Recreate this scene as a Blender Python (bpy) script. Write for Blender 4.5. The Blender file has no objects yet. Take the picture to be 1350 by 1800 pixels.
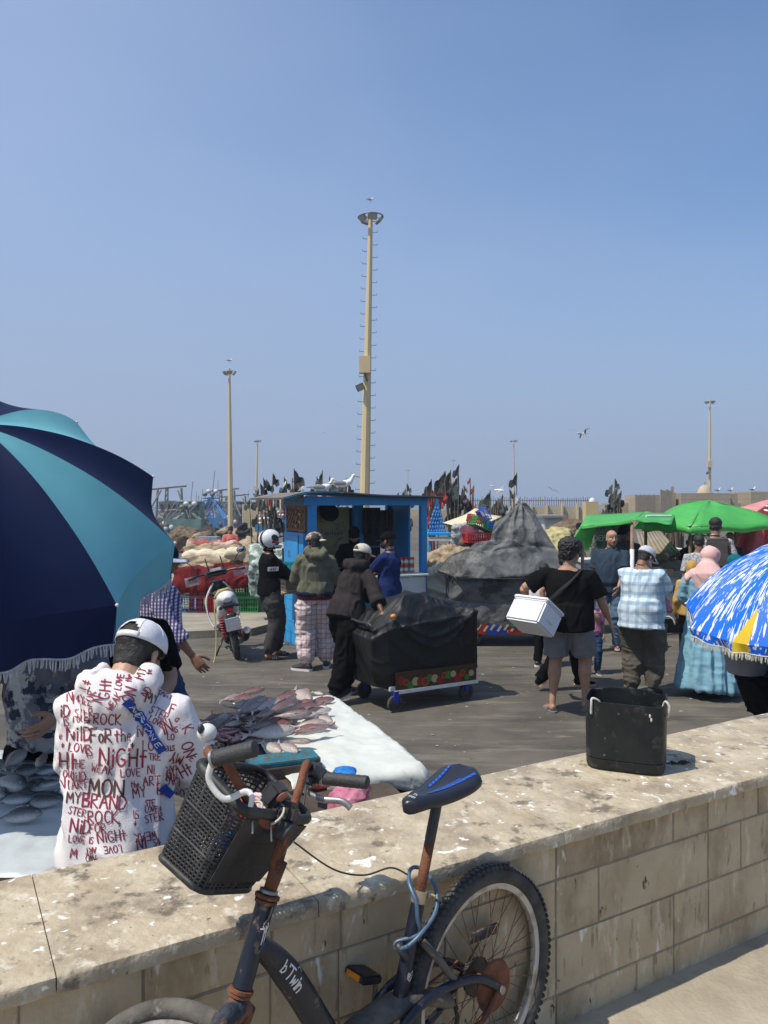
import bpy, bmesh, math, random
import numpy as np
from mathutils import Vector, Matrix, Quaternion
R = math.radians
random.seed(7)
scene = bpy.context.scene
# ---------------------------------------------------------------- camera
cam_d = bpy.data.cameras.new('camera'); cam = bpy.data.objects.new('camera', cam_d)
scene.collection.objects.link(cam); scene.camera = cam
cam.location = (0, 0, 2.1); cam.rotation_euler = (R(90), 0, 0)
cam_d.sensor_fit = 'VERTICAL'; cam_d.sensor_height = 36.0; cam_d.sensor_width = 27.0
cam_d.lens = 27.0; cam_d.shift_y = -14 / 1800
cam_d.clip_start = 0.05; cam_d.clip_end = 5000
# ---------------------------------------------------------------- light
SUN_TO = Vector((-0.40, -0.20, 0.0)).normalized() * math.cos(R(60)) + Vector((0, 0, math.sin(R(60))))
world = bpy.data.worlds.new('World'); scene.world = world; world.use_nodes = True
wn = world.node_tree.nodes; wl = world.node_tree.links
for n in list(wn): wn.remove(n)
w_out = wn.new('ShaderNodeOutputWorld'); w_bg = wn.new('ShaderNodeBackground')
sky = wn.new('ShaderNodeTexSky'); sky.sky_type = 'NISHITA'; sky.sun_disc = False
sky.sun_elevation = R(60); sky.sun_rotation = math.atan2(SUN_TO.x, SUN_TO.y)
sky.air_density = 1.0; sky.dust_density = 1.6; sky.ozone_density = 2.5; sky.altitude = 0
w_bg.inputs['Strength'].default_value = 0.15
# a pale marine haze low over the horizon, a little denser in patches
tc = wn.new('ShaderNodeTexCoord'); sep = wn.new('ShaderNodeSeparateXYZ'); wl.new(tc.outputs['Generated'], sep.inputs[0])
ns = wn.new('ShaderNodeTexNoise'); ns.inputs['Scale'].default_value = 1.3; ns.inputs['Detail'].default_value = 3
mp_ = wn.new('ShaderNodeMapping'); mp_.inputs['Scale'].default_value = (1, 1, 2.2)
wl.new(tc.outputs['Generated'], mp_.inputs[0]); wl.new(mp_.outputs[0], ns.inputs['Vector'])
tint = wn.new('ShaderNodeMix'); tint.data_type = 'RGBA'; tint.blend_type = 'MULTIPLY'; tint.inputs['Factor'].default_value = 1.0
wl.new(sky.outputs[0], tint.inputs['A']); tint.inputs['B'].default_value = (0.80, 0.975, 1.12, 1)
def wmath(op, a, b, clamp=False):
 n = wn.new('ShaderNodeMath'); n.operation = op; n.use_clamp = clamp
 for i, v in enumerate((a, b)):
  if isinstance(v, (int, float)): n.inputs[i].default_value = v
  else: wl.new(v, n.inputs[i])
 return n.outputs[0]
wn_ns = wmath('MULTIPLY', wmath('SUBTRACT', ns.outputs['Fac'], 0.5), 0.9)
side = wmath('MULTIPLY', sep.outputs['X'], -0.75)          # the marine haze is thicker towards the left
fac = wmath('ADD', wmath('ADD', side, 0.30), wn_ns, True)
mx = wn.new('ShaderNodeMix'); mx.data_type = 'RGBA'
wl.new(fac, mx.inputs['Factor']); wl.new(tint.outputs['Result'], mx.inputs['A'])
mx.inputs['B'].default_value = (2.80, 3.50, 5.0, 1)
hr = wn.new('ShaderNodeMapRange'); hr.inputs['From Min'].default_value = 0.0; hr.inputs['From Max'].default_value = 0.42
hr.inputs['To Min'].default_value = 0.92; hr.inputs['To Max'].default_value = 0.0; hr.interpolation_type = 'SMOOTHSTEP'
wl.new(sep.outputs['Z'], hr.inputs['Value'])
mh_ = wn.new('ShaderNodeMix'); mh_.data_type = 'RGBA'; wl.new(hr.outputs[0], mh_.inputs['Factor'])
wl.new(mx.outputs['Result'], mh_.inputs['A']); mh_.inputs['B'].default_value = (2.25, 2.85, 4.1, 1)
wl.new(mh_.outputs['Result'], w_bg.inputs['Color']); wl.new(w_bg.outputs[0], w_out.inputs['Surface'])
sun_d = bpy.data.lights.new('sun', 'SUN'); sun_d.energy = 4.7; sun_d.angle = R(0.5); sun_d.color = (1.0, 0.93, 0.82)
sun = bpy.data.objects.new('sun', sun_d); scene.collection.objects.link(sun)
sun.rotation_euler = SUN_TO.to_track_quat('Z', 'Y').to_euler(); sun.location = (0, 0, 30)
vs = scene.view_settings; vs.view_transform = 'Standard'; vs.look = 'None'; vs.exposure = 0.0; vs.gamma = 1.0
vs.use_curve_mapping = False
scene.cycles.max_bounces = 6; scene.cycles.volume_bounces = 0
# ---------------------------------------------------------------- helpers
C = scene.collection
F = 1350.0; EYE = 2.1; HOR = 886.0
def P(px, py, Y): return Vector(((px - 675) / F * Y, Y, EYE - (py - HOR) / F * Y))
def G(px, py, z=0.0):
 Y = (EYE - z) * F / (py - HOR); return Vector(((px - 675) / F * Y, Y, z))
def V(*a): return Vector(a)

def hashn(ix, iy, iz):
 h = (ix * 374761393 + iy * 668265263 + iz * 2147483647 * 31) & 0xffffffff
 h = ((h ^ (h >> 13)) * 1274126177) & 0xffffffff
 return ((h ^ (h >> 16)) & 0xffff) / 65535.0 * 2 - 1
def noise(p):
 p = np.asarray(p, dtype=np.float64); i = np.floor(p).astype(np.int64); f = p - i; f = f * f * f * (f * (f * 6 - 15) + 10)
 r = 0
 for dx in (0, 1):
  for dy in (0, 1):
   for dz in (0, 1):
    w = (f[:, 0] if dx else 1 - f[:, 0]) * (f[:, 1] if dy else 1 - f[:, 1]) * (f[:, 2] if dz else 1 - f[:, 2])
    r = r + w * hashn(i[:, 0] + dx, i[:, 1] + dy, i[:, 2] + dz)
 return r
def fbm(p, o=3):
 r = 0; a = 1.0
 for k in range(o): r = r + a * noise(p * 2 ** k + 17.3 * k); a *= 0.5
 return r
def ridge(p, o=2):
 r = 0; a = 1.0
 for k in range(o): r = r + a * (1 - 2 * np.abs(noise(p * 2 ** k + 9.1 * k))); a *= 0.5
 return r

# ---- materials
def shifted(m, v):
 N = m.node_tree.nodes; L = m.node_tree.links; oi = N.new('ShaderNodeObjectInfo'); k = N.new('ShaderNodeMath'); k.operation = 'MULTIPLY'; k.inputs[1].default_value = 53.0; L.new(oi.outputs['Random'], k.inputs[0])
 a = N.new('ShaderNodeVectorMath'); L.new(v, a.inputs[0]); L.new(k.outputs[0], a.inputs[1]); return a.outputs[0]
MATS = {}
def mat(name, c, c2=None, sc=8.0, rough=0.75, bump=0.0, bs=40.0, metal=0.0, c3=None, s3=3.0, t3=(0.58, 0.66), alpha=1.0, trans=0.0, spec=0.5, stretch=(1, 1, 1), contrast=(0.35, 0.65), sheen=0.0, tl=0.0, rnd=False):
 if name in MATS: return MATS[name]
 m = bpy.data.materials.new(name); m.use_nodes = True; MATS[name] = m
 N = m.node_tree.nodes; L = m.node_tree.links; b = N['Principled BSDF']
 b.inputs['Roughness'].default_value = rough; b.inputs['Metallic'].default_value = metal
 b.inputs['Specular IOR Level'].default_value = spec
 b.inputs['Base Color'].default_value = (*c, 1)
 if sheen: b.inputs['Sheen Weight'].default_value = sheen
 if trans: b.inputs['Transmission Weight'].default_value = trans
 if alpha < 1: b.inputs['Alpha'].default_value = alpha
 tcn = N.new('ShaderNodeTexCoord'); mpn = N.new('ShaderNodeMapping'); mpn.inputs['Scale'].default_value = stretch
 L.new(tcn.outputs['Object'], mpn.inputs[0]); vec = mpn.outputs[0]; col = None
 if rnd: vec = shifted(m, mpn.outputs[0])
 if c2 is not None:
  n = N.new('ShaderNodeTexNoise'); n.inputs['Scale'].default_value = sc; n.inputs['Detail'].default_value = 5; n.inputs['Roughness'].default_value = 0.6
  L.new(vec, n.inputs['Vector'])
  r = N.new('ShaderNodeMapRange'); r.inputs['From Min'].default_value = contrast[0]; r.inputs['From Max'].default_value = contrast[1]
  L.new(n.outputs['Fac'], r.inputs['Value'])
  x = N.new('ShaderNodeMix'); x.data_type = 'RGBA'; x.inputs['A'].default_value = (*c, 1); x.inputs['B'].default_value = (*c2, 1)
  L.new(r.outputs[0], x.inputs['Factor']); col = x.outputs['Result']
 if c3 is not None:
  n = N.new('ShaderNodeTexNoise'); n.inputs['Scale'].default_value = s3; n.inputs['Detail'].default_value = 7; n.inputs['Roughness'].default_value = 0.65
  L.new(vec, n.inputs['Vector'])
  r = N.new('ShaderNodeMapRange'); r.inputs['From Min'].default_value = t3[0]; r.inputs['From Max'].default_value = t3[1]
  L.new(n.outputs['Fac'], r.inputs['Value'])
  x = N.new('ShaderNodeMix'); x.data_type = 'RGBA'; x.inputs['B'].default_value = (*c3, 1)
  if col: L.new(col, x.inputs['A'])
  else: x.inputs['A'].default_value = (*c, 1)
  L.new(r.outputs[0], x.inputs['Factor']); col = x.outputs['Result']
 if col: L.new(col, b.inputs['Base Color'])
 if bump:
  n = N.new('ShaderNodeTexNoise'); n.inputs['Scale'].default_value = bs; n.inputs['Detail'].default_value = 4
  L.new(vec, n.inputs['Vector']); q = N.new('ShaderNodeBump'); q.inputs['Strength'].default_value = bump; q.inputs['Distance'].default_value = 0.01
  L.new(n.outputs['Fac'], q.inputs['Height']); L.new(q.outputs[0], b.inputs['Normal'])
 if tl:   # thin cloth that lets some daylight through
  t = N.new('ShaderNodeBsdfTranslucent'); a = N.new('ShaderNodeMixShader'); a.inputs[0].default_value = tl
  if col: L.new(col, t.inputs['Color'])
  else: t.inputs['Color'].default_value = (*c, 1)
  o = N['Material Output']; L.new(b.outputs[0], a.inputs[1]); L.new(t.outputs[0], a.inputs[2]); L.new(a.outputs[0], o.inputs['Surface'])
 return m

def cloth(name, c, k=0.72, **kw):
 kw.setdefault('rough', 0.9); kw.setdefault('bump', 0.35); kw.setdefault('bs', 60); kw.setdefault('spec', 0.06)
 return mat(name, c, tuple(v * k for v in c), sc=kw.pop('sc', 9), **kw)

def crumple(co, seed=0, a1=.030, a2=.011, a3=.004, s1=3.2, zs=.75):
 p = co * np.array([s1, s1, s1 * zs]) + seed; w = np.c_[noise(p * .7 + 4), noise(p * .7 + 9), noise(p * .7 + 15)] * .9
 q = p + w; r = lambda k, o: np.abs(noise(q * k + o))
 return a1 * (1 - 2.6 * r(1.0, 0)) + a2 * (1 - 2.6 * r(2.7, 31)) + a3 * (1 - 2.6 * r(6.5, 57))
# ---- mesh builder
class MB:
 def __init__(s): s.v = []; s.f = []; s.m = []; s.cm = 0
 def add(s, vs, fs, mi=None):
  o = len(s.v); s.v += [tuple(v) for v in vs]; s.f += [tuple(i + o for i in f) for f in fs]
  s.m += [s.cm if mi is None else mi] * len(fs); return s
 def box(s, c, sz, rot=None, mi=None, taper=1.0, bev=0.0):
  x, y, z = (k / 2 for k in sz); c = Vector(c)
  if bev > 0:
   return s.bbox(c, sz, rot, mi, bev)
  vs = [Vector((a * x * (taper if d > 0 else 1), b * y * (taper if d > 0 else 1), d * z)) for a, b, d in ((-1,-1,-1),(1,-1,-1),(1,1,-1),(-1,1,-1),(-1,-1,1),(1,-1,1),(1,1,1),(-1,1,1))]
  if rot is not None: vs = [rot @ v for v in vs]
  return s.add([v + c for v in vs], [(0,3,2,1),(4,5,6,7),(0,1,5,4),(1,2,6,5),(2,3,7,6),(3,0,4,7)], mi)
 def bbox(s, c, sz, rot, mi, b):
  bm = bmesh.new(); bmesh.ops.create_cube(bm, size=1.0)
  for v in bm.verts: v.co = Vector((v.co.x * sz[0], v.co.y * sz[1], v.co.z * sz[2]))
  bmesh.ops.bevel(bm, geom=list(bm.edges), offset=b, segments=2, affect='EDGES')
  vs = [(rot @ v.co if rot is not None else v.co) + c for v in bm.verts]; bm.verts.index_update()
  fs = [[v.index for v in f.verts] for f in bm.faces]; bm.free(); return s.add(vs, fs, mi)
 def hull(s, pts, mi=None):
  bm = bmesh.new()
  for p in pts: bm.verts.new(p)
  bmesh.ops.convex_hull(bm, input=bm.verts); bm.verts.index_update(); bm.verts.ensure_lookup_table()
  vs = [v.co.copy() for v in bm.verts]; fs = [[v.index for v in f.verts] for f in bm.faces]; bm.free(); return s.add(vs, fs, mi)
 def quad(s, a, b, c, d, mi=None): return s.add([a, b, c, d], [(0, 1, 2, 3)], mi)
 def tube(s, pts, rad, n=8, mi=None, cap=True, xdir=None, closed=False):
  pts = [Vector(p) for p in pts]; k = len(pts)
  if not hasattr(rad, '__len__'): rad = [rad] * k
  rings = []; prev = None
  for i, p in enumerate(pts):
   if closed: t = pts[(i + 1) % k] - pts[i - 1]
   else: t = pts[min(i + 1, k - 1)] - pts[max(i - 1, 0)]
   t = t.normalized() if t.length > 1e-9 else Vector((0, 0, 1))
   if xdir is not None: x = Vector(xdir) - t * t.dot(Vector(xdir))
   elif prev is None: x = t.orthogonal()
   else: x = prev - t * t.dot(prev)
   x.normalize(); prev = x; y = t.cross(x)
   r = rad[i]; rx, ry = (r, r) if not hasattr(r, '__len__') else r
   rings.append([p + x * (rx * math.cos(2 * math.pi * j / n)) + y * (ry * math.sin(2 * math.pi * j / n)) for j in range(n)])
  vs = [v for r in rings for v in r]; fs = []
  for i in range(k if closed else k - 1):
   a = i * n; b = ((i + 1) % k) * n
   for j in range(n): fs.append((a + j, a + (j + 1) % n, b + (j + 1) % n, b + j))
  if cap and not closed: fs.append(tuple(range(n - 1, -1, -1))); fs.append(tuple((k - 1) * n + j for j in range(n)))
  return s.add(vs, fs, mi)
 def cyl(s, a, b, r, r2=None, n=12, mi=None): return s.tube([a, b], [r, r if r2 is None else r2], n, mi)
 def ell(s, c, r, rot=None, n=14, m=9, mi=None):
  c = Vector(c); vs = []; fs = []
  if not hasattr(r, '__len__'): r = (r, r, r)
  for i in range(1, m):
   a = math.pi * i / m
   for j in range(n):
    b = 2 * math.pi * j / n
    vs.append(Vector((r[0] * math.sin(a) * math.cos(b), r[1] * math.sin(a) * math.sin(b), r[2] * math.cos(a))))
  vs += [Vector((0, 0, r[2])), Vector((0, 0, -r[2]))]; T = (m - 1) * n
  for i in range(m - 2):
   for j in range(n): fs.append((i * n + j, (i + 1) * n + j, (i + 1) * n + (j + 1) % n, i * n + (j + 1) % n))
  for j in range(n): fs.append((T, j, (j + 1) % n)); fs.append((T + 1, (m - 2) * n + (j + 1) % n, (m - 2) * n + j))
  if rot is not None: vs = [rot @ v for v in vs]
  return s.add([v + c for v in vs], fs, mi)
 def lathe(s, prof, n=24, c=(0, 0, 0), M=None, mi=None, closed=False):
  vs = []; fs = []; k = len(prof); c = Vector(c)
  for r, z in prof:
   for j in range(n):
    a = 2 * math.pi * j / n; p = Vector((r * math.cos(a), r * math.sin(a), z))
    vs.append((M @ p if M is not None else p) + c)
  for i in range(k if closed else k - 1):
   a0 = i * n; b0 = ((i + 1) % k) * n
   for j in range(n): fs.append((a0 + j, a0 + (j + 1) % n, b0 + (j + 1) % n, b0 + j))
  return s.add(vs, fs, mi)
 def grid(s, fn, nu, nv, mi=None, wrap=False):
  vs = [fn(i / (nu - (0 if wrap else 1)), j / (nv - 1)) for j in range(nv) for i in range(nu)]; fs = []
  for j in range(nv - 1):
   for i in range(nu if wrap else nu - 1):
    fs.append((j * nu + i, j * nu + (i + 1) % nu, (j + 1) * nu + (i + 1) % nu, (j + 1) * nu + i))
  return s.add(vs, fs, mi)
 def xf(s, M):
  s.v = [tuple(M @ Vector(v)) for v in s.v]; return s
 def join(s, o, M=None):
  k = len(s.v); s.v += [tuple(M @ Vector(v)) if M is not None else v for v in o.v]
  s.f += [tuple(i + k for i in f) for f in o.f]; s.m += o.m; return s
 def build(s, name, mats, parent=None, smooth=False, solid=0.0, **kw):
  me = bpy.data.meshes.new(name); me.from_pydata(s.v, [], s.f)
  if not isinstance(mats, (list, tuple)): mats = [mats]
  for m in mats: me.materials.append(m)
  if any(s.m): me.polygons.foreach_set('material_index', s.m)
  if smooth: me.polygons.foreach_set('use_smooth', [True] * len(me.polygons));
  o = bpy.data.objects.new(name, me); C.objects.link(o)
  if smooth == 'auto' or (smooth and kw.get('auto')):
   try: me.set_sharp_from_angle(angle=R(40))
   except Exception: pass
  if solid:
   md = o.modifiers.new('solid', 'SOLIDIFY'); md.thickness = solid; md.offset = 0
  if parent is not None: o.parent = parent
  return o

def setp(o, label=None, cat=None, group=None, kind=None):
 if label: o['label'] = label
 if cat: o['category'] = cat
 if group: o['group'] = group
 if kind: o['kind'] = kind
 return o
def thing(name, loc, label, cat, group=None, rz=0.0):
 o = bpy.data.objects.new(name, None); C.objects.link(o); o.location = loc; o.rotation_euler = (0, 0, rz)
 o.empty_display_size = 0.2
 return setp(o, label, cat, group)
def dup(o, loc=None, rz=None, label=None, group=None, parent=None, rot=None, scale=None):
 c = o.copy(); C.objects.link(c)
 if parent is not None: c.parent = parent
 if loc is not None: c.location = loc
 if rz is not None: c.rotation_euler = (0, 0, rz)
 if rot is not None: c.rotation_euler = rot
 if scale is not None: c.scale = scale if hasattr(scale, '__len__') else (scale,) * 3
 if label: c['label'] = label
 if group: c['group'] = group
 for ch in list(o.children):
  k = ch.copy(); C.objects.link(k); k.parent = c
  for g in list(ch.children):
   q = g.copy(); C.objects.link(q); q.parent = k
 return c
def mesh_np(me):
 a = np.empty(len(me.vertices) * 3); me.vertices.foreach_get('co', a); return a.reshape(-1, 3)
def normals_np(me):
 a = np.empty(len(me.vertices) * 3); me.vertices.foreach_get('normal', a); return a.reshape(-1, 3)

def remesh(mb, vox=0.012, smooth=2, fold=None, sm_fac=0.5):
 """union of closed pieces -> one continuous skin, returned as (verts, faces)"""
 me = bpy.data.meshes.new('tmp'); me.from_pydata(mb.v, [], mb.f)
 o = bpy.data.objects.new('tmp', me); C.objects.link(o)
 r = o.modifiers.new('r', 'REMESH'); r.mode = 'VOXEL'; r.voxel_size = vox; r.adaptivity = 0
 if smooth: q = o.modifiers.new('s', 'SMOOTH'); q.iterations = smooth; q.factor = sm_fac
 dg = bpy.context.evaluated_depsgraph_get(); ev = o.evaluated_get(dg)
 m2 = bpy.data.meshes.new_from_object(ev, depsgraph=dg)
 bpy.data.objects.remove(o); bpy.data.meshes.remove(me)
 co = mesh_np(m2)
 if fold is not None and len(co):
  co = co + normals_np(m2) * fold(co)[:, None]
 fs = [tuple(p.vertices) for p in m2.polygons]
 bpy.data.meshes.remove(m2)
 out = MB(); out.v = [tuple(v) for v in co]; out.f = fs; out.m = [0] * len(fs)
 return out

# ---- drawn strokes: a small hand lettering alphabet, (x 0..1, y 0..1) polylines
def arc(cx, cy, rx, ry, a0, a1, n=8): return [(cx + rx * math.cos(R(a0 + (a1 - a0) * i / n)), cy + ry * math.sin(R(a0 + (a1 - a0) * i / n))) for i in range(n + 1)]
GL = {
 'A': [[(0,0),(.45,1),(.9,0)],[(.2,.4),(.75,.4)]], 'B': [[(0,0),(0,1)],[(0,1),(.6,.95),(.62,.62),(0,.52)],[(0,.52),(.75,.45),(.72,.08),(0,0)]],
 'C': [arc(.5,.5,.45,.5,50,310,9)], 'D': [[(0,0),(0,1),(.5,.92),(.8,.55),(.55,.1),(0,0)]], 'E': [[(.7,1),(0,1),(0,0),(.7,0)],[(0,.52),(.55,.52)]],
 'F': [[(.7,1),(0,1),(0,0)],[(0,.52),(.55,.52)]], 'G': [arc(.5,.5,.45,.5,50,340,9)+[(.5,.42)]], 'H': [[(0,0),(0,1)],[(.75,0),(.75,1)],[(0,.5),(.75,.5)]],
 'I': [[(.2,0),(.2,1)]], 'J': [[(.6,1),(.6,.2),(.3,0),(0,.2)]], 'K': [[(0,0),(0,1)],[(.7,1),(0,.45),(.8,0)]], 'L': [[(0,1),(0,0),(.65,0)]],
 'M': [[(0,0),(.1,1),(.5,.3),(.9,1),(1,0)]], 'N': [[(0,0),(0,1),(.8,0),(.8,1)]], 'O': [arc(.45,.5,.45,.5,90,450,12)], 'P': [[(0,0),(0,1),(.6,.95),(.65,.6),(0,.48)]],
 'Q': [arc(.45,.5,.45,.5,90,450,12),[(.5,.3),(.9,-.05)]], 'R': [[(0,0),(0,1),(.6,.95),(.62,.6),(0,.5),(.75,0)]], 'S': [[(.65,.9),(.3,1),(.05,.78),(.3,.53),(.62,.35),(.5,.05),(.2,0),(0,.12)]],
 'T': [[(0,1),(.85,1)],[(.42,1),(.42,0)]], 'U': [[(0,1),(.05,.2),(.4,0),(.75,.2),(.78,1)]], 'V': [[(0,1),(.4,0),(.8,1)]], 'W': [[(0,1),(.25,0),(.5,.75),(.75,0),(1,1)]],
 'X': [[(0,0),(.8,1)],[(0,1),(.8,0)]], 'Y': [[(0,1),(.4,.5),(.8,1)],[(.4,.5),(.35,0)]], 'Z': [[(0,1),(.75,1),(0,0),(.8,0)]],
 'i': [[(.15,0),(.15,.62)],[(.15,.82),(.17,.9)]], 't': [[(.25,.9),(.25,0)],[(0,.58),(.55,.58)]], 'h': [[(0,0),(0,1)],[(0,.45),(.3,.6),(.5,.45),(.5,0)]],
 'e': [[(.05,.32),(.5,.36),(.45,.58),(.2,.62),(.02,.35),(.1,.05),(.5,.08)]], 'a': [[(.5,.55),(.2,.6),(0,.3),(.15,.02),(.5,.2)],[(.5,.6),(.55,0)]], 'p': [[(0,-.3),(0,.6)],[(0,.5),(.35,.6),(.5,.3),(.3,.02),(0,.12)]],
 'z': [[(0,.6),(.5,.6),(0,0),(.5,0)]], 'n': [[(0,0),(0,.6)],[(0,.4),(.28,.6),(.48,.42),(.48,0)]], 'r': [[(0,0),(0,.6)],[(0,.38),(.2,.58),(.4,.56)]],
 'w': [[(0,.6),(.15,0),(.35,.5),(.55,0),(.7,.6)]], 'b': [[(0,1),(0,0),(.35,0),(.5,.3),(.3,.6),(0,.5)]], "'": [[(.1,1),(.08,.8)]], '+': [[(.3,0),(.4,.9)],[(0,.6),(.7,.62)],[(0,.3),(.65,.3)]],
 'o': [arc(.27,.3,.27,.3,90,450,10)], ' ': [], '/': [[(0,0),(.5,1)]],
 '0': [arc(.35,.5,.35,.5,90,450,10)], '1': [[(.1,.8),(.35,1),(.35,0)]], '2': [[(0,.8),(.3,1),(.65,.8),(.6,.55),(0,0),(.7,0)]], '3': [[(0,.95),(.6,.95),(.3,.58),(.65,.35),(.5,.02),(0,.05)]],
 '4': [[(.5,0),(.5,1),(0,.35),(.7,.35)]], '5': [[(.6,1),(.1,1),(.05,.6),(.5,.6),(.65,.3),(.4,0),(0,.05)]], '6': [[(.55,.95),(.15,.7),(0,.3),(.3,0),(.65,.25),(.4,.52),(.05,.35)]],
 '7': [[(0,1),(.7,1),(.25,0)]], '8': [arc(.35,.75,.28,.25,90,450,8), arc(.35,.25,.35,.25,90,450,8)], '9': [[(.6,.6),(.2,.5),(.05,.8),(.35,1),(.62,.8),(.55,.3),(.25,0)]],
}
def glyph_w(ch):
 g = GL.get(ch, [])
 return max([p[0] for st in g for p in st], default=0.4) if g else 0.35
def text_strokes(txt, h, gap=0.22, wr=0.8):
 """polylines in metres, origin lower left; returns strokes, width"""
 x = 0; out = []
 for ch in txt:
  for st in GL.get(ch, []): out.append([((x + p[0] * wr) * h, p[1] * h) for p in st])
  x += glyph_w(ch) * wr + gap
 return out, (x - gap) * h
def ribbon(strokes, w, seg=0.01):
 """2D ribbon quads (list of 4-corner tuples sequences) subdivided"""
 vs = []; fs = []
 for st in strokes:
  pts = [np.array(p, float) for p in st]; fine = [pts[0]]
  for a, b in zip(pts[:-1], pts[1:]):
   L_ = np.linalg.norm(b - a); k = max(1, int(L_ / seg))
   for i in range(1, k + 1): fine.append(a + (b - a) * i / k)
  n = len(fine); base = len(vs)
  if n < 2: continue
  for i, p in enumerate(fine):
   t = fine[min(i + 1, n - 1)] - fine[max(i - 1, 0)]; t = t / (np.linalg.norm(t) + 1e-9); q = np.array([-t[1], t[0]])
   e = t * w * 0.4 * (1 if i == n - 1 else -1 if i == 0 else 0)
   vs.append(tuple(p + q * w / 2 + e)); vs.append(tuple(p - q * w / 2 + e))
  for i in range(n - 1): fs.append((base + 2 * i, base + 2 * i + 1, base + 2 * i + 3, base + 2 * i + 2))
 return vs, fs
def letter_mb(txt, h, w, M, gap=0.22, wr=0.8, center=True):
 st, W = text_strokes(txt, h, gap, wr); vs, fs = ribbon(st, w, 1e9)
 ox = -W / 2 if center else 0
 return MB().add([M @ Vector((x + ox, y, 0)) for x, y in vs], fs)
def frame_m(o, x, y):
 """matrix whose local x,y axes are the given world directions (z = x cross y)"""
 x = Vector(x).normalized(); y = Vector(y).normalized(); z = x.cross(y)
 M = Matrix((x, y, z)).transposed().to_4x4(); M.translation = Vector(o); return M

# ---- cloth: a sheet let fall over solid shapes (Verlet steps on a grid)
def sd_box(c, h, r=0.03, rot=0.0):
 c = np.array(c); h = np.array(h) - r; ca, sa = math.cos(rot), math.sin(rot)
 Rm = np.array([[ca, sa, 0], [-sa, ca, 0], [0, 0, 1]])
 def f(p):
  q = (p - c) @ Rm.T; d = np.abs(q) - h; o = np.maximum(d, 0); L_ = np.linalg.norm(o, axis=1)
  ins = np.minimum(d.max(axis=1), 0); dist = L_ + ins - r
  n = np.where(L_[:, None] > 1e-9, o / (L_[:, None] + 1e-12), np.eye(3)[d.argmax(axis=1)]) * np.sign(q + 1e-12)
  return dist, n @ Rm
 return f
def sd_ell(c, r):
 c = np.array(c); r = np.array(r)
 def f(p):
  q = (p - c) / r; k = np.linalg.norm(q, axis=1) + 1e-9; g = q / r; gl = np.linalg.norm(g, axis=1) + 1e-9
  return (k - 1) * k / gl, g / gl[:, None]
 return f
def sd_cap(a, b, r):
 a = np.array(a); b = np.array(b); ab = b - a
 def f(p):
  t = np.clip(((p - a) @ ab) / (ab @ ab), 0, 1); q = p - a - t[:, None] * ab; L_ = np.linalg.norm(q, axis=1) + 1e-9
  return L_ - r, q / L_[:, None]
 return f
def down(f, zc):
 """the shape below zc carried straight down to the ground"""
 def g(p):
  q = p.copy(); q[:, 2] = np.maximum(q[:, 2], zc); return f(q)
 return g
def drape(X0, sdfs, steps=160, it=6, gz=9.8, floor=0.02, fric=0.5, damp=0.985, pins=None, extra=None, dt=0.016, seed=0, stretch=1.0):
 nv, nu, _ = X0.shape; rng = np.random.default_rng(seed); X = X0 + rng.normal(size=X0.shape) * 0.002; Vp = X.copy(); pp = X0.copy()
 def L0(a, b): return np.linalg.norm(X0[a] - X0[b], axis=-1) * stretch
 S = np.s_; con = []
 for par in (0, 1):
  con += [((S[:, par:nu-1:2]), (S[:, par+1:nu:2])), ((S[par:nv-1:2, :]), (S[par+1:nv:2, :]))]
  con += [((S[par:nv-1:2, :-1]), (S[par+1:nv:2, 1:])), ((S[par:nv-1:2, 1:]), (S[par+1:nv:2, :-1]))]
 con = [(a, b, L0(a, b), 1.0) for a, b in con]
 for s_ in (0, 1, 2, 3):
  a, b = S[:, s_:nu-2:4], S[:, s_+2:nu:4]
  if X[b].shape[1] == 0: continue
  a = S[:, s_:s_ + 4 * (X[b].shape[1] - 1) + 1:4]; con.append((a, b, L0(a, b), 0.25))
  a, b = S[s_:nv-2:4, :], S[s_+2:nv:4, :]
  if X[b].shape[0] == 0: continue
  a = S[s_:s_ + 4 * (X[b].shape[0] - 1) + 1:4, :]; con.append((a, b, L0(a, b), 0.25))
 for st in range(steps):
  vel = (X - Vp) * damp; Vp = X.copy(); X = X + vel; X[..., 2] -= gz * dt * dt
  if extra is not None: X = extra(X, st)
  for k in range(it):
   for a, b, l, w in con:
    d = X[b] - X[a]; L_ = np.linalg.norm(d, axis=-1) + 1e-9
    q = d * ((L_ - l) / L_ * 0.5 * w)[..., None]; X[a] += q; X[b] -= q
   if pins is not None: X[pins] = pp[pins]
   if k == it // 2 - 1:
    p = X.reshape(-1, 3)
    for f in sdfs:
     d, n = f(p); m = d < 0.006
     if m.any(): p[m] += n[m] * (0.006 - d[m])[:, None]
    X = p.reshape(nv, nu, 3)
  p = X.reshape(-1, 3); v = Vp.reshape(-1, 3)
  for f in sdfs:
   d, n = f(p); m = d < 0.006
   if m.any():
    p[m] += n[m] * (0.006 - d[m])[:, None]; v[m] = v[m] + (p[m] - v[m]) * fric
  m = p[:, 2] < floor
  p[m, 2] = floor; v[m] = v[m] + (p[m] - v[m]) * 0.8
  X = p.reshape(nv, nu, 3); Vp = v.reshape(nv, nu, 3)
 return X
def sheet0(c, w, h, nu, nv, rot=0.0, z=0.0, skew=0.0):
 u = np.linspace(-w / 2, w / 2, nu); v = np.linspace(-h / 2, h / 2, nv); U, W = np.meshgrid(u, v)
 X = np.zeros((nv, nu, 3)); ca, sa = math.cos(rot), math.sin(rot)
 X[..., 0] = c[0] + U * ca - W * sa; X[..., 1] = c[1] + U * sa + W * ca; X[..., 2] = z
 return X
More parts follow.
